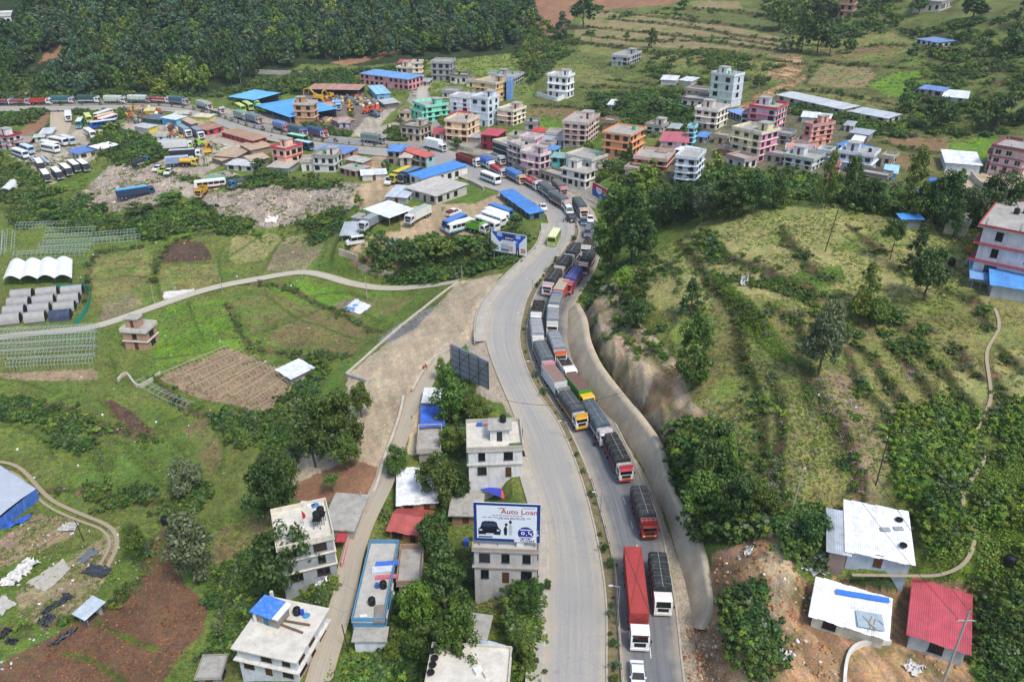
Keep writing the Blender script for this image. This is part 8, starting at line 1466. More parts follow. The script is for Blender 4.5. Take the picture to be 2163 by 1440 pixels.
wl('tall stone faced wall holding up the sandy terrace',[(716,532),(735,538),(755,545)],.7,1.0,STONE,4.0);wl('curved stone wall below the red earth corner',[(757,560),(790,574),(830,580),(855,568),(866,556)],.7,.9,STONE,3.0);wl('white compound wall of the lone white house',[(1134,203),(1156,209),(1177,215),(1192,208)],.35,1.8,mat('#e9e9e6',.85,.08));wl('curved white retaining wall in the dug-out yard',[(1782,1460),(1785,1410),(1796,1378),(1822,1362),(1880,1360)],.35,.7,mat('#d6d3ca',.85,.15,1,.3));wl('concrete yard wall of the white house with red eaves',[(2040,560),(2062,548),(2092,536)],.3,1.2,PALEW);wl('broken concrete wall beside the bamboo frames',[(250,806),(268,790),(290,820),(318,806),(340,790)],.4,.8,PALEW);wl('pale garden wall below the blue house garden',[(978,1258),(990,1280),(1002,1298)],.4,.6,STONE);wl('long grey boundary wall under the forest',[(540,156),(590,158),(640,160)],.4,2.0,CONC);wl('grey yard wall before the pink mansion',[(2050,372),(2080,402),(2170,408)],.35,1.6,PALEW);wl('plot wall along the beige house and highway',[(945,305),(975,318),(1000,322)],.3,1.6,PALEW);wl('low wall of the roadside terrace under the long blue roof',[(990,385),(1010,395),(1022,402)],.4,1.0,CONC,2)
# ------------------------------------------------------------------ polytunnels, frames and tents
BAMB=mat('#b9a98a',.85,.15);WHT=mat('#a9b8ae',.7,.15);NETM=mat('#2f8f78',.9,.15)
def frame_tunnel(label,a,b,w,h,n,m,group,cat='greenhouse frame',purl=3):
 p,q=P(*a),P(*b);d=q-p;d.z=0;L_=d.length;t=thing('bare_greenhouse',label,cat,p,math.atan2(d.y,d.x),group);me={}
 arc=[(w/2*math.cos(math.pi*k/8),h*(.45+.55*math.sin(math.pi*k/8))if 0<k<8 else h*.45)for k in range(9)]
 def hoop():
  mb=MB();pr=[(w/2,-.3)]+arc+[(-w/2,-.3)]
  for i in range(len(pr)-1):mb.cyl((0,pr[i][0],pr[i][1]),(0,pr[i+1][0],pr[i+1][1]),.036,n=4,cap=False)
  return mb.mesh('hoop',m)
 hm=shared(('hoop',w,h,m.name),hoop)
 for k in range(n):
  u=L_*k/(n-1);z=hz(p.x+d.x*k/(n-1),p.y+d.y*k/(n-1))-p.z;link('hoop',hm,t,(u,0,z))
 mb=MB()
 for j in([0,2,4,6,8]if purl>3 else[0,4,8]):
  y,z=arc[j]
  for k in range(6):
   za=hz(*(p.xy+d.xy*k/6))-p.z;zb=hz(*(p.xy+d.xy*(k+1)/6))-p.z;mb.cyl((L_*k/6,y,z+za),(L_*(k+1)/6,y,z+zb),.05,n=4,cap=False)
 mb.build('purlin',m,t);return t
O1=['first','second','third','fourth','fifth','sixth','seventh','eighth']
for k in range(6):frame_tunnel('bare bamboo tunnel frame, %s from the upper edge of the brown plot'%O1[k],(348+37*k,801+12*k),(484+29*k,743+11*k),3.6,2.0,17,BAMB,'bamboo tunnel frames')
frame_tunnel('short bamboo frame lying across the slope below the plot',(296,810),(402,860),2.4,1.2,12,WHT,'bamboo tunnel frames')
for k,(a,b)in enumerate([((40,484),(146,480)),((102,497),(207,492)),((98,510),(206,505)),((90,523),(203,517)),((85,535),(195,528)),((34,546),(185,540))]):frame_tunnel('white tubular greenhouse frame, %s from the top, above the white tent'%O1[k],a,b,3.8,2.2,16,WHT,'white greenhouse frames above the tent',purl=5)
for k,(a,b)in enumerate([((0,712),(206,702)),((0,727),(206,716)),((0,742),(205,730)),((0,757),(205,746)),((22,775),(203,765))]):frame_tunnel('white tubular greenhouse frame, %s from the country road at the left edge'%O1[k],a,b,3.6,2.2,26,WHT,'white greenhouse frames at the left edge',purl=5)
for k,(a,b)in enumerate([((-4,545),(-2,500)),((16,545),(20,498))]):frame_tunnel('white greenhouse frame running away at the left edge, %s of two'%O1[k],a,b,3.6,2.2,9,WHT,'white greenhouse frames at the left edge',purl=5)
for k,(a,b)in enumerate([((208,505),(288,497)),((204,517),(300,508))]):frame_tunnel('white greenhouse frame with rags of plastic, %s of two'%('upper','lower')[k],a,b,3.8,2.2,12,WHT,'white greenhouse frames with plastic',purl=5)
def tunnel(label,a,b,w,h,c,group,endc='#26302f',name='polytunnel'):
 p,q=P(*a),P(*b);d=q-p;d.z=0;L_=d.length;t=thing(name,label,'polytunnel',p,math.atan2(d.y,d.x),group);n=10;arc=[(w/2*math.cos(math.pi*k/n),h*math.sin(math.pi*k/n)**.8+.25)for k in range(n+1)];m_=12;vs=[(L_*i/m_,y,z+.03*math.sin(i*2.1+y))for i in range(m_+1)for y,z in arc]
 MB().add(vs,[(i*(n+1)+j,i*(n+1)+j+1,(i+1)*(n+1)+j+1,(i+1)*(n+1)+j)for i in range(m_)for j in range(n)]).build('cover',mat(c,.6,.14,.8,.35,(.25,.24,.21)),t,True)
 for x in(.02,L_-.02):MB().add([(x,y,z)for y,z in arc]+[(x,-w/2,-.4),(x,w/2,-.4)],[tuple(range(n+1))+(n+1,n+2)]).build('end_panel',mat(endc,.8,.2),t)
 for s in(-1,1):MB().box(0,L_,s*w/2-.04,s*w/2+.04,-.5,.3).build('skirt',mat('#55605f',.8),t)
 return t
for r_ in range(4):
 for c_ in range(3):
  x=27+53*c_-9*r_+(2 if r_ else 0);y=631-4*c_+17.5*r_;tunnel('%s polytunnel, %s row down, %s in the row'%('navy blue and grey' if(r_,c_)==(3,2)else 'grey plastic',O1[r_],('left','middle','right')[c_]),(x,y),(x+44,y-5),3.3,2.3,'#33405c' if(r_,c_)==(3,2)else '#a09f9c','grey polytunnels behind the green net')
t=thing('netting','green net fence round the grey polytunnels','net fence');c=catmull([tuple(P(x,y))for x,y in[(120,612),(175,611),(190,618),(190,640),(180,665),(160,690)]],5);A=c.copy();Bn=c.copy();Bn[:,2]+=1.6;n_=len(c);o=wall_strip('net',c,.06,0,1.6,NETM,t)
tunnel('white plastic polytunnel beside the thicket at the left edge',(12,415),(36,378),4.2,2.6,'#d9dbd8',None,'#3b403e')
t=thing('tent_greenhouse','white four bay tent greenhouse open at the front','greenhouse',P(10,606));o0=P(10,606)
for k in range(4):
 a,b=P(10+36.5*k,606-1*k),P(46.5+36.5*k,605-1*k);c,d=P(25+32*k,566-2*k),P(57+33*k,564-2*k);z=o0.z+2.2;n=8;vs=[]
 for i in range(7):
  u=i/6
  for j in range(n+1):
   v=j/n;p=a.lerp(b,v).lerp(c.lerp(d,v),u);vs.append((p.x-o0.x,p.y-o0.y,2.2+1.1*math.sin(math.pi*v)+.3*u))
 MB().add(vs,[(i*(n+1)+j,i*(n+1)+j+1,(i+1)*(n+1)+j+1,(i+1)*(n+1)+j)for i in range(6)for j in range(n)]).build('bay_roof',mat('#e3e4de',.7,.08,.8,.1),t,True)
 for p in(a,b,c):MB().cyl((p.x-o0.x,p.y-o0.y,-.5),(p.x-o0.x,p.y-o0.y,2.3),.05,n=5).build('post',STEEL,t)
# ------------------------------------------------------------------ cloths, sheets and heaps lying about
def cloth_on(label,pts,c,wrinkle=.12,name='plastic_sheet',group=None,cat='plastic sheet',lift=.08,n=9):
 q=[P(*p)for p in pts];V=[];rng=np.random.default_rng(sum(map(ord,label)))
 for i in range(n+1):
  for j in range(n+1):
   u,v=i/n,j/n;p=q[0].lerp(q[1],u).lerp(q[3].lerp(q[2],u),v);e=.5*(1 if 0<i<n and 0<j<n else 1.0);x=p.x+rng.normal()*.14;y=p.y+rng.normal()*.14;V.append((x,y,hz(x,y)+lift+abs(rng.normal())*wrinkle))
 F=[(i*(n+1)+j,(i+1)*(n+1)+j,(i+1)*(n+1)+j+1,i*(n+1)+j+1)for i in range(n)for j in range(n)];me=npmesh(name,np.array(V),np.array(F)[:,::-1]if False else np.array(F),mat(c,.6,.16,1.5,.25,(.3,.27,.2)),smooth=True);o=link(name,me);return tag(o,label,cat,group)
for lab,p,c,w in[('large pale sheet spread on the cleared ground',[(56,1232),(95,1250),(152,1202),(132,1180)],'#b9b2a4',.05),('pale sheet cut by the left edge of the picture',[(-30,1290),(2,1300),(38,1274),(8,1256)],'#bdb8ac',.06),('grey plastic sheet at the top of the cleared ground',[(158,1186),(180,1189),(212,1166),(196,1156)],'#6d7178',.12),('crumpled dark plastic beside the grey sheet',[(172,1212),(222,1222),(236,1203),(195,1192)],'#3a3f4a',.3),('long crumpled dark plastic strip on the cleared ground',[(84,1298),(100,1296),(156,1262),(142,1254)],'#33373f',.3),('dark plastic heap below the long strip',[(78,1318),(96,1327),(120,1304),(104,1296)],'#363b44',.3),('dark plastic at the lower left edge',[(-4,1352),(8,1350),(26,1332),(12,1328)],'#23272d',.3),('small dark plastic rag near the lower left edge',[(12,1362),(34,1362),(40,1352),(18,1350)],'#2b2f36',.25),('black plastic along the edge of the brown field',[(100,1368),(120,1362),(172,1325),(150,1332)],'#4b5058',.25),('white and blue tarpaulin on the tan field',[(722,655),(762,664),(786,646),(750,632)],'#dfe4e6',.04),('pale blue half of the tarpaulin on the tan field',[(724,654),(748,658),(758,644),(738,640)],'#6f95cf',.05),('white sheets laid beside the country road',[(345,633),(400,625),(412,610),(346,617)],'#d3d0c9',.05),('torn white tarpaulin draped over the slope beside the terrace house',[(1690,1200),(1754,1216),(1754,1142),(1668,1144)],'#e3e2dc',.3),('white sheet in front of the red roofed house',[(1908,1412),(1935,1432),(1958,1410),(1920,1396)],'#cfc9c4',.25),('grey-white crumpled plastic in the ploughed strips',[(122,1122),(160,1122),(168,1106),(140,1108)],'#b9b8b2',.3),('blue tarpaulin edge beside the big greenhouse',[(8,1122),(60,1100),(70,1085),(20,1105)],'#2f5fb5',.3),('green net lying by the lorry rubble',[(425,385),(470,383),(480,372),(440,370)],'#6f9f85',.15),('blue-white plastic near the bottom left house',[(1072,1280),(1108,1284),(1110,1256),(1085,1252)],'#d9d6cd',.5),('scrap sheet pile at the landslide foot',[(1640,1395),(1668,1400),(1672,1380),(1648,1376)],'#cfcac2',.4),('white plastic in the landslide gully',[(1600,1400),(1630,1405),(1632,1380),(1606,1378)],'#dcd8d0',.4),('small white rag on the landslide',[(1570,1175),(1585,1178),(1588,1160),(1576,1158)],'#e0dcd4',.3),('crumpled white sheet on the rubble',[(560,470),(585,472),(590,460),(566,458)],'#d9d5cd',.3)]:cloth_on(lab,p,c,w)
# long whitish greenhouse tarpaulin bottom left
t=thing('greenhouse','long whitish tarpaulin greenhouse with blue sides at the left edge','greenhouse',P(40,1085));o0=P(40,1085);q=[P(-60,1015),P(0,998),P(84,1054),P(-40,1150)];zt=o0.z+2.6;vs=[];n=8
for i in range(n+1):
 for j in range(n+1):u,v=i/n,j/n;p=q[0].lerp(q[1],u).lerp(q[3].lerp(q[2],u),v);vs.append((p.x-o0.x,p.y-o0.y,2.4+.5*math.sin(math.pi*u)+.05*math.sin(i*3+j*2)))
MB().add(vs,[(i*(n+1)+j,i*(n+1)+j+1,(i+1)*(n+1)+j+1,(i+1)*(n+1)+j)for i in range(n)for j in range(n)]).build('cover',mat('#b3bcc6',.6,.1,.6,.2),t,True)
for a,b in((3,2),(2,1)):
 mb=MB()
 for k in range(8):
  p=q[a].lerp(q[b],k/8);r_=q[a].lerp(q[b],(k+1)/8);mb.quad((p.x-o0.x,p.y-o0.y,-.6),(r_.x-o0.x,r_.y-o0.y,-.6),(r_.x-o0.x,r_.y-o0.y,2.45),(p.x-o0.x,p.y-o0.y,2.45))
 mb.build('side_sheet',mat('#3f6fc0',.6,.2,.8,.35,(.6,.62,.65)),t)
# blue and red tarpaulin tent between the two highway houses
t=thing('tarpaulin_tent','blue tarpaulin tent with a red end beside the highway','tent',P(1040,1050));o0=P(1040,1050);c0,c1,c2,c3=P(1008,1050),P(1072,1050),P(1072,1024),P(1006,1024)
def tentroof(f0,f1):
 vs=[];
 for u in(f0,(f0+f1)/2,f1):
  for v in np.linspace(0,1,7):p=c0.lerp(c1,u).lerp(c3.lerp(c2,u),v);vs.append((p.x-o0.x,p.y-o0.y,1.8+.25*math.sin(math.pi*v)))
 return MB().add(vs,[(i*7+j,i*7+j+1,(i+1)*7+j+1,(i+1)*7+j)for i in range(2)for j in range(6)])
tentroof(0,.8).build('blue_cover',mat('#3a48b5',.6,.14,1.5,.1),t,True);tentroof(.802,1).build('red_cover',mat('#d9543f',.6,.14,1.5,.1),t,True)
for p in(c0,c1,c2,c3):MB().cyl((p.x-o0.x,p.y-o0.y,-.3),(p.x-o0.x,p.y-o0.y,1.85),.05,n=5).build('post',BAMB,t)
# ------------------------------------------------------------------ roof clutter on the near houses
def on_roof(rec,px,py,dz=0.0):
 z=rec['geo'][6]+dz;x,y=X(px,py,z);return Vector((x,y,z))
def boxthing(label,cat,p,sz,c,rz=0.0,name=None,m=None):o=MB().box(-sz[0]/2,sz[0]/2,-sz[1]/2,sz[1]/2,.006,sz[2]).build(name or cat.replace(' ','_'),m or mat(c,.75,.18,2,.25));o.location=p;o.rotation_euler=(0,0,rz);return tag(o,label,cat)
p=on_roof(b87,628,1296);tank('black water tank on the broad pale roof',*p,.95);p=on_roof(b87,639,1297);o=MB().lathe([(.28,0),(.3,.4),(.28,.8),(.26,.85)],12).build('barrel',mat('#2f4fc0',.5));o.location=p;tag(o,'blue plastic barrel beside the tank on the broad pale roof','barrel')
p=on_roof(b87,576,1305);t=thing('roof_hut','hut under a blue tarpaulin on the broad pale roof','hut',p,rad(-22));MB().box(-1.9,1.9,-1.3,1.3,0,1.9).build('wall',mat('#8f8a83',.9,.2),t);MB().box(-2.3,1.4,-1.7,1.7,1.9,2.05).build('tarpaulin',mat('#3f7fd6',.6,.25,3,.3,(.75,.78,.8)),t);MB().box(1.4,2.3,-1.6,1.6,1.9,2.1).build('white_cover',mat('#e0e2e0',.7,.1),t);MB().box(-.4,.4,-1.34,-1.302,0,1.7).build('door',mat('#2f6f8a',.7),t)
for k,(a,b,c,d)in enumerate([(570,1312,640,1338),(574,1308,655,1322)]):
 p,q=on_roof(b87,a,b),on_roof(b87,c,d);o=MB().cyl((0,0,.25),(q.x-p.x,q.y-p.y,.25),.16,n=6).build('timber',mat('#6f5a48',.9,.3,3));o.location=p;tag(o,('longer','shorter')[k]+' old timber beam lying on the broad pale roof','beam')
for k,(a,b)in enumerate([(541,1312),(576,1266)]):p=on_roof(b87,a,b);boxthing('white concrete stub column at the %s of the broad pale roof'%('left edge','back edge')[k],'column stub',p,(.4,.4,1.6),'#d3d3cc')
p=on_roof(b87,647,1300);o=MB().lathe([(.5,0),(.55,.05),(.5,.12),(.38,.12),(.36,.05)],16).build('basin',mat('#4f8fb5',.6));o.location=p;tag(o,'blue ring basin on the broad pale roof','basin')
for k,(a,b)in enumerate([(672,1113),(680,1103)]):
 p=on_roof(b88,a,b);t=thing('tank_stand','steel stand under the %s black tank of the grey house'%('front','rear')[k],'tank stand',p)
 for x in(-.5,.5):
  for y in(-.5,.5):MB().cyl((x,y,0),(x*.9,y*.9,1.6),.05,n=4).build('leg',CHAS,t)
 MB().box(-.65,.65,-.65,.65,1.6,1.68).build('top',CHAS,t);tank('%s black water tank raised on a steel stand'%('front','rear')[k],p.x,p.y,p.z+1.68,1.05)
p=on_roof(b88,642,1112);t=thing('flag','red pennant on a thin pole on the grey house roof','flag',p);MB().cyl((0,0,0),(0,0,3.2),.03,n=5).build('flagpole',STEEL,t);MB().add([(0,0,3.1),(.05,.02,3.1),(.5,.1,2.3),(.42,.06,1.7),(.05,.02,1.5),(0,0,1.5)],[(0,1,2,3,4,5)]).build('cloth',mat('#c92f3f',.8),t)
boxthing('white concrete bench on the grey house roof','bench',on_roof(b88,630,1118),(2.2,.45,.5),'#dfdbd0',.05);cl=on_roof(b88,645,1066)
for k,(a,b,c)in enumerate([(643,1064,'#d9dde6'),(657,1068,'#e6e6e6'),(665,1068,'#3f7fc0')]):boxthing(('grey-white','white','blue')[k]+' bundle of washing on the grey house roof','laundry',on_roof(b88,a,b),(1.1,.7,.3),c,.4*k)
# stepped pink stair wing of the grey house, facing the lane
t=thing('yard_wall','pink side wall and red awning between the grey house and the lane','wall',P(722,1190));o0=P(722,1190)
p=P(735,1150);MB().box(p.x-o0.x-.12,p.x-o0.x+.12,p.y-o0.y-5,p.y-o0.y+4,p.z-o0.z-2,p.z-o0.z+.9).build('side_wall',mat('#cf9a98',.85,.15),t);MB().box(p.x-o0.x-1.6,p.x-o0.x-.15,p.y-o0.y-1.2,p.y-o0.y+1.6,p.z-o0.z+1.6,p.z-o0.z+1.75).build('red_awning',mat('#b5454d',.7,.15),t)
for k,(a,b)in enumerate([(786,1275),(810,1240)]):p=on_roof(b85,a,b);tank('%s black water tank on the blue house'%('lower','upper')[k],p.x,p.y,p.z,.95)
for lab,a,b,sz,c in[('blue tarpaulin bundle on the blue house',818,1192,(3.4,.9,.35),'#3f74cf'),('pale cloth heap on the blue house',808,1204,(3.2,1.3,.3),'#c9cdd6'),('pink sheet on the blue house',816,1219,(3.2,.7,.25),'#c9697a'),('stack of grey planks on the blue house',803,1298,(1.5,3.0,.45),'#8a8279'),('blue plastic crate by the upper tank',797,1240,(.5,.5,.8),'#2f55b5'),('white washbasin on the blue house',768,1304,(1.0,.5,.4),'#dfe0e0')]:boxthing(lab,lab.split(' on ')[0].split(' by ')[0].split(' of ')[0].split()[-1]if 'stack' not in lab else 'planks',on_roof(b85,a,b),sz,c,.1,name='roof_clutter' if False else None)
p=on_roof(b93,1056,925);t=thing('stair_house','white stair house on the roof terrace beside the highway','stair house',p);MB().box(-1.6,1.6,-.9,1.9,0,2.4).build('wall',wallm('#dcdad4'),t);MB().box(-2.0,2.0,-1.3,2.3,2.4,2.55).build('roof',ROOFC,t);MB().box(-.5,.4,-.94,-.9,0,1.9).build('door',FRD,t);tank('black water tank on top of the white stair house',p.x+.5,p.y+1.2,p.z+2.56,1.0);p=on_roof(b93,1070,924);tank('black water tank standing on the roof terrace beside the highway',p.x,p.y,p.z,.9)
for lab,a,b,sz,c,cat in[('blue basin stack on the roof terrace',1013,899,(1.0,.6,.5),'#2f66b5','basin'),('laundry heap on the roof terrace',1030,898,(1.2,.8,.7),'#b98f86','laundry'),('row of flower pots on the roof terrace edge',1088,940,(2.0,.35,.4),'#6b7a4f','flower pots')]:boxthing(lab,cat,on_roof(b93,a,b),sz,c,.1)
p=on_roof(b94,1085,1146);boxthing('white cloth thrown over the parapet of the car loan house','cloth',on_roof(b94,1098,1150),(1.1,.6,.9),'#e6e6e4');boxthing('blue barrel stack at the left of the car loan house','barrel',P(985,1150),(.8,.8,1.1),'#2f55b5')
TYR=shared(('tyre',),lambda:MB().lathe([(.28,0),(.46,.02),(.5,.12),(.46,.22),(.28,.24),(.26,.12)],14).mesh('old_tyre',TYRE))
b96=[r for r in PEND if r['args'][0].startswith('white tin roofed house on the terrace')][0]
for k,(a,b,r_)in enumerate([(1899,1098,b96),(1908,1152,b96),(912,1375,b95),(925,1364,b95),(941,1362,b95),(957,1363,b95),(973,1367,b95),(918,1390,b95),(914,1404,b95),(910,1420,b95)]):
 p=on_roof(r_,a,b,.35 if r_ is b96 else .36);o=link('old_tyre',TYR,None,p);tag(o,('old tyre weighing down the white tin roof, %s'%('upper','lower')[k])if k<2 else 'old tyre on the parapet of the pale roof at the bottom edge','tyre',None if k<2 else 'tyres on the bottom roof')
for k,(a,b)in enumerate([(1870,1118),(1898,1116)]):boxthing('grey slab weighing down the white tin roof, %s'%('left','right')[k],'slab',on_roof(b96,a,b,.3),(1.2,.7,.1),'#9aa0a6')
p=on_roof(b97,1822,1258,.5);boxthing('blue tarpaulin strip along the back of the torn white roof','tarpaulin',p,(6.2,.8,.08),'#3f7fe0',rad(-14));p=on_roof(b97,1838,1310,.3);boxthing('grey uncovered patch on the torn white roof','roof patch',p,(3.0,2.6,.06),'#a5b5bf',rad(-14))
for k in range(6):q=on_roof(b97,1822+7*k,1300+5*(k%3),.42);o=MB().cyl((0,0,0),(.9*math.cos(k),-2.2+.3*k,.05),.05,n=5).build('bamboo_pole',BAMB);o.location=q;tag(o,'loose bamboo pole on the torn white roof','pole','bamboo poles on the torn roof')
p=on_roof(b95,960,1428);
for lab,a,b,c in[('white washing tub on the bottom house roof',1010,1418,'#dfe0e0'),('pale carton on the bottom house roof',1030,1424,'#d6cfc2')]:boxthing(lab,lab.split()[2]if False else('tub' if 'tub' in lab else 'carton'),on_roof(b95,a,b),(1.0,.9,.5),c,.5)
for lab,g_,s_ in[('dark blue water tank alone on the grass at the right edge',(2131,1192),1.15),('black water tank beside the dark hilltop tree',(2009,560),1.1),('black water tank at the top corner of the brown field',(351,1106),1.3),('black water tank beside the grey lean-to',(1743,1134),.9)]:p=P(*g_);tank(lab,p.x,p.y,p.z,s_)
o=cloth_on('yellow tarpaulin bundle on the hilltop grass',[(2038,535),(2050,537),(2050,528),(2040,526)],'#e0a52a',.5,name='tarpaulin',cat='tarpaulin');cloth_on('white boulder-like bundle on the terrace bank',[(1563,604),(1578,606),(1580,590),(1566,588)],'#c9cbcb',.6,name='bundle',cat='bundle')
cloth_on('heap of white sacks below the grey house',[(662,1252),(690,1250),(700,1226),(672,1224)],'#e3e6ea',.45,name='sack_heap',cat='sack heap',n=12);cloth_on('pile of white stones beside the striped plot',[(-10,1240),(30,1238),(84,1190),(60,1178)],'#dcdad3',.35,name='stone_pile',cat='stone pile',n=16);cloth_on('grey gravel heap at the yard edge',[(815,520),(838,522),(842,508),(820,508)],'#9aa3a6',.5,name='gravel_heap',cat='gravel heap')
# ------------------------------------------------------------------ people and motorbikes
def person_mesh(key,shirt,legs_,sit=False):
 def f():
  V=[(0,0,.95),(0,0,1.2),(0,0,1.42),(0,.0,1.52),(0,.01,1.66),(0,.0,1.74),(.1,0,.9),(.11,.03,.48),(.11,-.02,.08),(.11,.1,.03),(-.1,0,.9),(-.12,-.06,.48),(-.12,-.1,.08),(-.12,.02,.03),(.2,0,1.4),(.25,.02,1.12),(.26,.1,.86),(-.2,0,1.4),(-.25,-.02,1.12),(-.26,.06,.86)]
  E=[(0,1),(1,2),(2,3),(3,4),(4,5),(0,6),(6,7),(7,8),(8,9),(0,10),(10,11),(11,12),(12,13),(2,14),(14,15),(15,16),(2,17),(17,18),(18,19)];rr=[.15,.15,.16,.06,.1,.085,.1,.07,.05,.045,.1,.07,.05,.045,.07,.05,.035,.07,.05,.035]
  me=bpy.data.meshes.new('b');me.from_pydata(V,E,[]);ob=bpy.data.objects.new('b',me);COL.objects.link(ob);ob.modifiers.new('s','SKIN');
  for i,r_ in enumerate(rr):me.skin_vertices[0].data[i].radius=(r_,r_)
  me.skin_vertices[0].data[0].use_root=True;ob.modifiers.new('u','SUBSURF').levels=1;dg=bpy.context.evaluated_depsgraph_get();out=bpy.data.meshes.new_from_object(ob.evaluated_get(dg));bpy.data.objects.remove(ob);out.name='body';out.materials.clear()
  for m in(mat(shirt,.85),mat(legs_,.85),mat('#8a5f45',.7),mat('#17120f',.8)):out.materials.append(m)
  for p in out.polygons:z=p.center.z;x=abs(p.center.x);p.material_index=3 if z>1.70 else 2 if z>1.46 or(x>.2 and z<1.12)else 1 if z<.95 and x<.2 else 0
  return out
 return shared(('person',key),f)
for k,(b,lab,s1,s2)in enumerate([((1255,948),'person in dark clothes standing alone on the grey carriageway','#2b2d33','#25262b'),((1190,473),'person in grey walking on the bend, left of three','#8f8f94','#44454a'),((1195,470),'person in blue on the bend, middle of three','#3f4f6f','#2b2b30'),((1198,474),'person in black on the bend, right of three','#202228','#26262a'),((895,788),'person in red walking down the lane, left of two','#b53a30','#7a2f2a'),((900,784),'person in orange-red walking down the lane, right of two','#c9553a','#3f2b28'),((1153,467),'person in brown at the road edge under the street lamp','#6b4a3a','#2f2a28'),((938,443),'person in white standing in the sandy yard','#d6d6d3','#2b2b33'),((934,447),'person in dark blue standing in the sandy yard','#2f3a55','#2b2b33'),((432,343),'person in dark clothes beside the yellow tanker','#2f3440','#22242a'),((1171,396),'person in red by the shop fronts','#a93a35','#2d2d33')]):
 o=link('person',person_mesh(k,s1,s2),None,P(*b),R.uniform(0,6.3));o.location.z+=.14 if b[0]>1100 or b[0]<910 else .02;tag(o,lab,'person')
def motorbike(label,f,r):
 p,rz=on_px(f,r,2.0);t=thing('motorbike',label,'motorbike',p,rz)
 for x in(-.65,.65):link('wheel',wheel_me(.3,.12),t,(x,0,.3))
 MB().box(-.5,.45,-.13,.13,.35,.75,0,.1,.03).build('body',paint('#3a3d44'),t);MB().box(-.7,.05,-.12,.12,.76,.86).build('seat',BLACKP,t);MB().cyl((.55,-.35,1.0),(.55,.35,1.0),.03,n=5).build('handlebar',CHROME,t);MB().cyl((.65,0,.3),(.5,0,1.0),.04,n=5).build('fork',CHROME,t)
 return t
motorbike('dark motorbike at the mouth of the dirt track',(125,238),(121,236));motorbike('motorbike on the pale carriageway left of the green bus',(576,292),(570,289));motorbike('motorbike parked on the lane beside the concrete slab',(776,1070),(772,1058))
# ------------------------------------------------------------------ rubble, stones, scrap and litter
def chips(name,label,polys,n,smin,smax,cols,seed,sink=.3,clump=None):
 rng=np.random.default_rng(seed);V=[];F=[];C_=[];base=np.array([(-1,-1,-1),(1,-1,-1),(1,1,-1),(-1,1,-1),(-1,-1,1),(1,-1,1),(1,1,1),(-1,1,1)],float)*.5;fc=np.array([(3,2,1,0),(4,5,6,7),(0,1,5,4),(1,2,6,5),(2,3,7,6),(3,0,4,7)]);cols=[np.array(srgb(c))for c in cols];o=0
 for poly,k in polys:
  q=off_houses(pts_in(poly,int(n*k),seed+3,clump=clump or 0.0));z=bil(HG,q[:,0],q[:,1])
  for(x,y),zz in zip(q,z):
   s=smin+(smax-smin)*rng.random()**2.5;v=base*s*rng.uniform(.5,1.2,3)*rng.uniform(.75,1.1,(8,1));a=rng.uniform(0,6.28);ca,sa=math.cos(a),math.sin(a);t_=rng.uniform(-.5,.5);v=np.stack([v[:,0]*ca-v[:,1]*sa,v[:,0]*sa+v[:,1]*ca,v[:,2]+v[:,0]*t_],-1);V.append(v+(x,y,zz+s*(.5-sink)*.6));F.append(fc+o);o+=8;C_.append(np.repeat(cols[rng.integers(len(cols))][None]*rng.uniform(.75,1.2),8,0))
 me=npmesh(name,np.concatenate(V),np.concatenate(F),DEBRIS,np.concatenate(C_),smooth=False);return tag(link(name,me),label,None,None,'stuff')
dm,nt,b_,o_=_base('debris');at_=nt.nodes.new('ShaderNodeAttribute');at_.attribute_name='Col';nt.links.new(at_.outputs['Color'],b_.inputs['Base Color']);b_.inputs['Roughness'].default_value=.9;DEBRIS=dm
LS=[(1450,1440),(1475,1335),(1505,1280),(1510,1180),(1600,1135),(1655,1090),(1650,1180),(1715,1242),(1700,1340),(1775,1370),(1780,1440)]
chips('landslide_rocks','clods and stones scattered over the landslide',[(LS,1.0),([(1930,1240),(2060,1235),(2110,1275),(2060,1400),(2040,1440),(1900,1400)],.25),([(1435,1330),(1470,1330),(1500,1440),(1445,1440)],.2)],700,.06,.5,['#b07a4a','#a5743f','#b8875a','#93633c','#a98a68','#c0a07c'],3,.4)
chips('litter','white plastic litter and rags scattered over slopes and rubble',[(LS,.12),([(430,412),(520,395),(720,385),(770,390),(742,440),(640,470),(560,482),(480,472)],.9),([(120,440),(180,400),(230,350),(300,335),(420,355),(390,392),(340,430),(250,447)],.5),([(0,470),(480,480),(700,450),(740,760),(560,990),(430,1050),(0,1050)],.35),([(880,900),(2100,860),(2100,1000),(1900,1240)],.1),([(20,1100),(240,1110),(300,1220),(160,1310),(0,1430)],.2),([(1120,120),(1700,90),(2160,60),(2160,300),(1700,300)],.16),([(640,195),(850,215),(770,282),(640,262)],.2)],520,.1,.5,['#e6e4de','#dcdad2','#cfd6dc','#e3dccd','#b9c9d9','#d9c3b9'],4,.35)
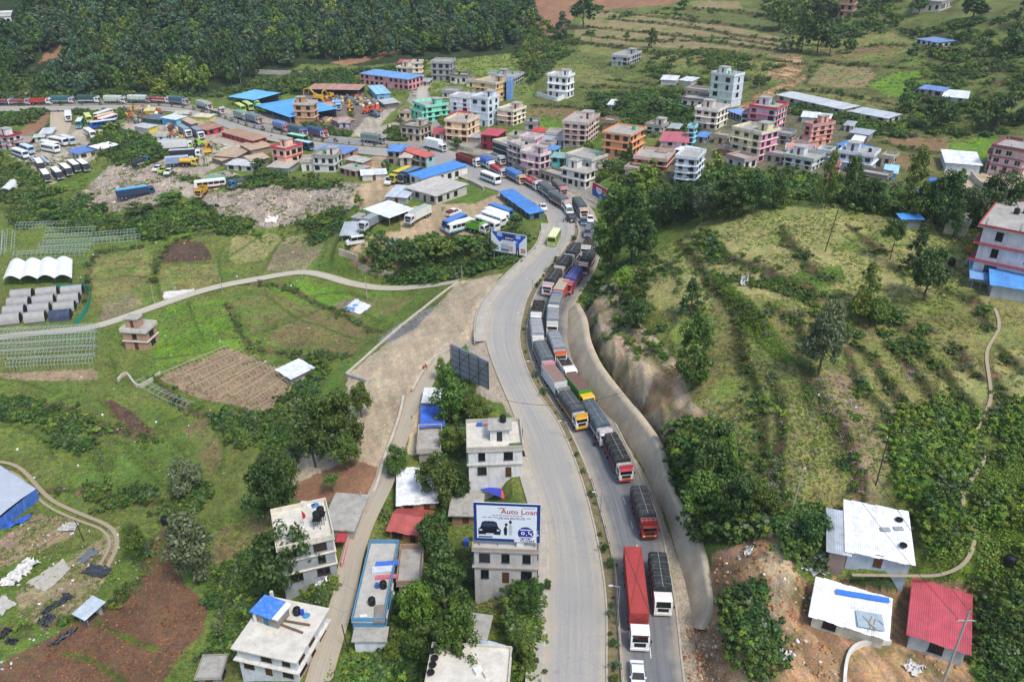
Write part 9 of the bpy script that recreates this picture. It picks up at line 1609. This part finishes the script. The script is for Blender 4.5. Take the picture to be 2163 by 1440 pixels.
chips('rubble','broken bricks, stones and building rubble',[([(430,412),(520,395),(720,385),(770,390),(742,440),(640,470),(560,482),(480,472)],1.0),([(120,440),(180,400),(230,350),(300,335),(420,355),(390,392),(340,430),(250,447)],.9)],700,.15,.8,['#a39a8e','#b3a594','#8f8578','#a98f7f','#bdb2a2','#8a8074'],5,.4)
chips('scrap_heap','heap of vehicle parts and scrap metal in the scrapyard',[([(655,196),(752,196),(760,205),(850,218),(800,240),(760,225),(680,215)],1.0),([(640,236),(690,232),(705,250),(690,262),(650,258)],.5),([(268,228),(330,226),(345,240),(300,262),(265,262)],.5),([(352,262),(400,270),(395,292),(350,292)],.35)],700,.3,1.8,['#4b4743','#6b625a','#8f8a84','#a3522f','#c9a03a','#5f6f7a','#3a3734','#b5aea3','#d9d5cd'],6,.1)
chips('field_clods','clods of earth on the ploughed and brown fields',[([(0,1440),(160,1312),(300,1232),(312,1150),(350,1105),(382,1160),(386,1232),(440,1272),(432,1332),(382,1382),(330,1440)],1.0),([(332,556),(346,520),(380,507),(430,512),(446,548),(400,554)],.3),([(210,850),(240,843),(332,915),(287,926)],.2)],2600,.08,.32,['#7a4a2f','#8f5a3a','#6b4028','#9c6a48'],7,.45)
chips('wall_stones','stones along the gravelly shoulder of the highway',[([(1480,1440),(1466,1325),(1500,1285),(1530,1330),(1530,1440)],1.0),([(960,596),(1062,575),(1012,660),(940,745),(872,850),(805,990),(690,900),(735,790),(850,700)],.35)],300,.08,.4,['#c9b596','#b59f80','#a38f74','#d6c6ac'],8,.4)
# ------------------------------------------------------------------ the air of the valley
hzm=bpy.data.materials.new('haze');hzm.use_nodes=True;nt=hzm.node_tree;nt.nodes.clear();ho=nt.nodes.new('ShaderNodeOutputMaterial');hv=nt.nodes.new('ShaderNodeVolumePrincipled');hv.inputs['Density'].default_value=HAZE;hv.inputs['Color'].default_value=(.80,.87,.94,1);hv.inputs['Anisotropy'].default_value=.25;nt.links.new(hv.outputs[0],ho.inputs['Volume'])
if HAZE>0:hb_=tag(MB().box(-600,600,-120,830,-45,150).build('haze',hzm),'thin pale haze filling the valley',None,None,'stuff')
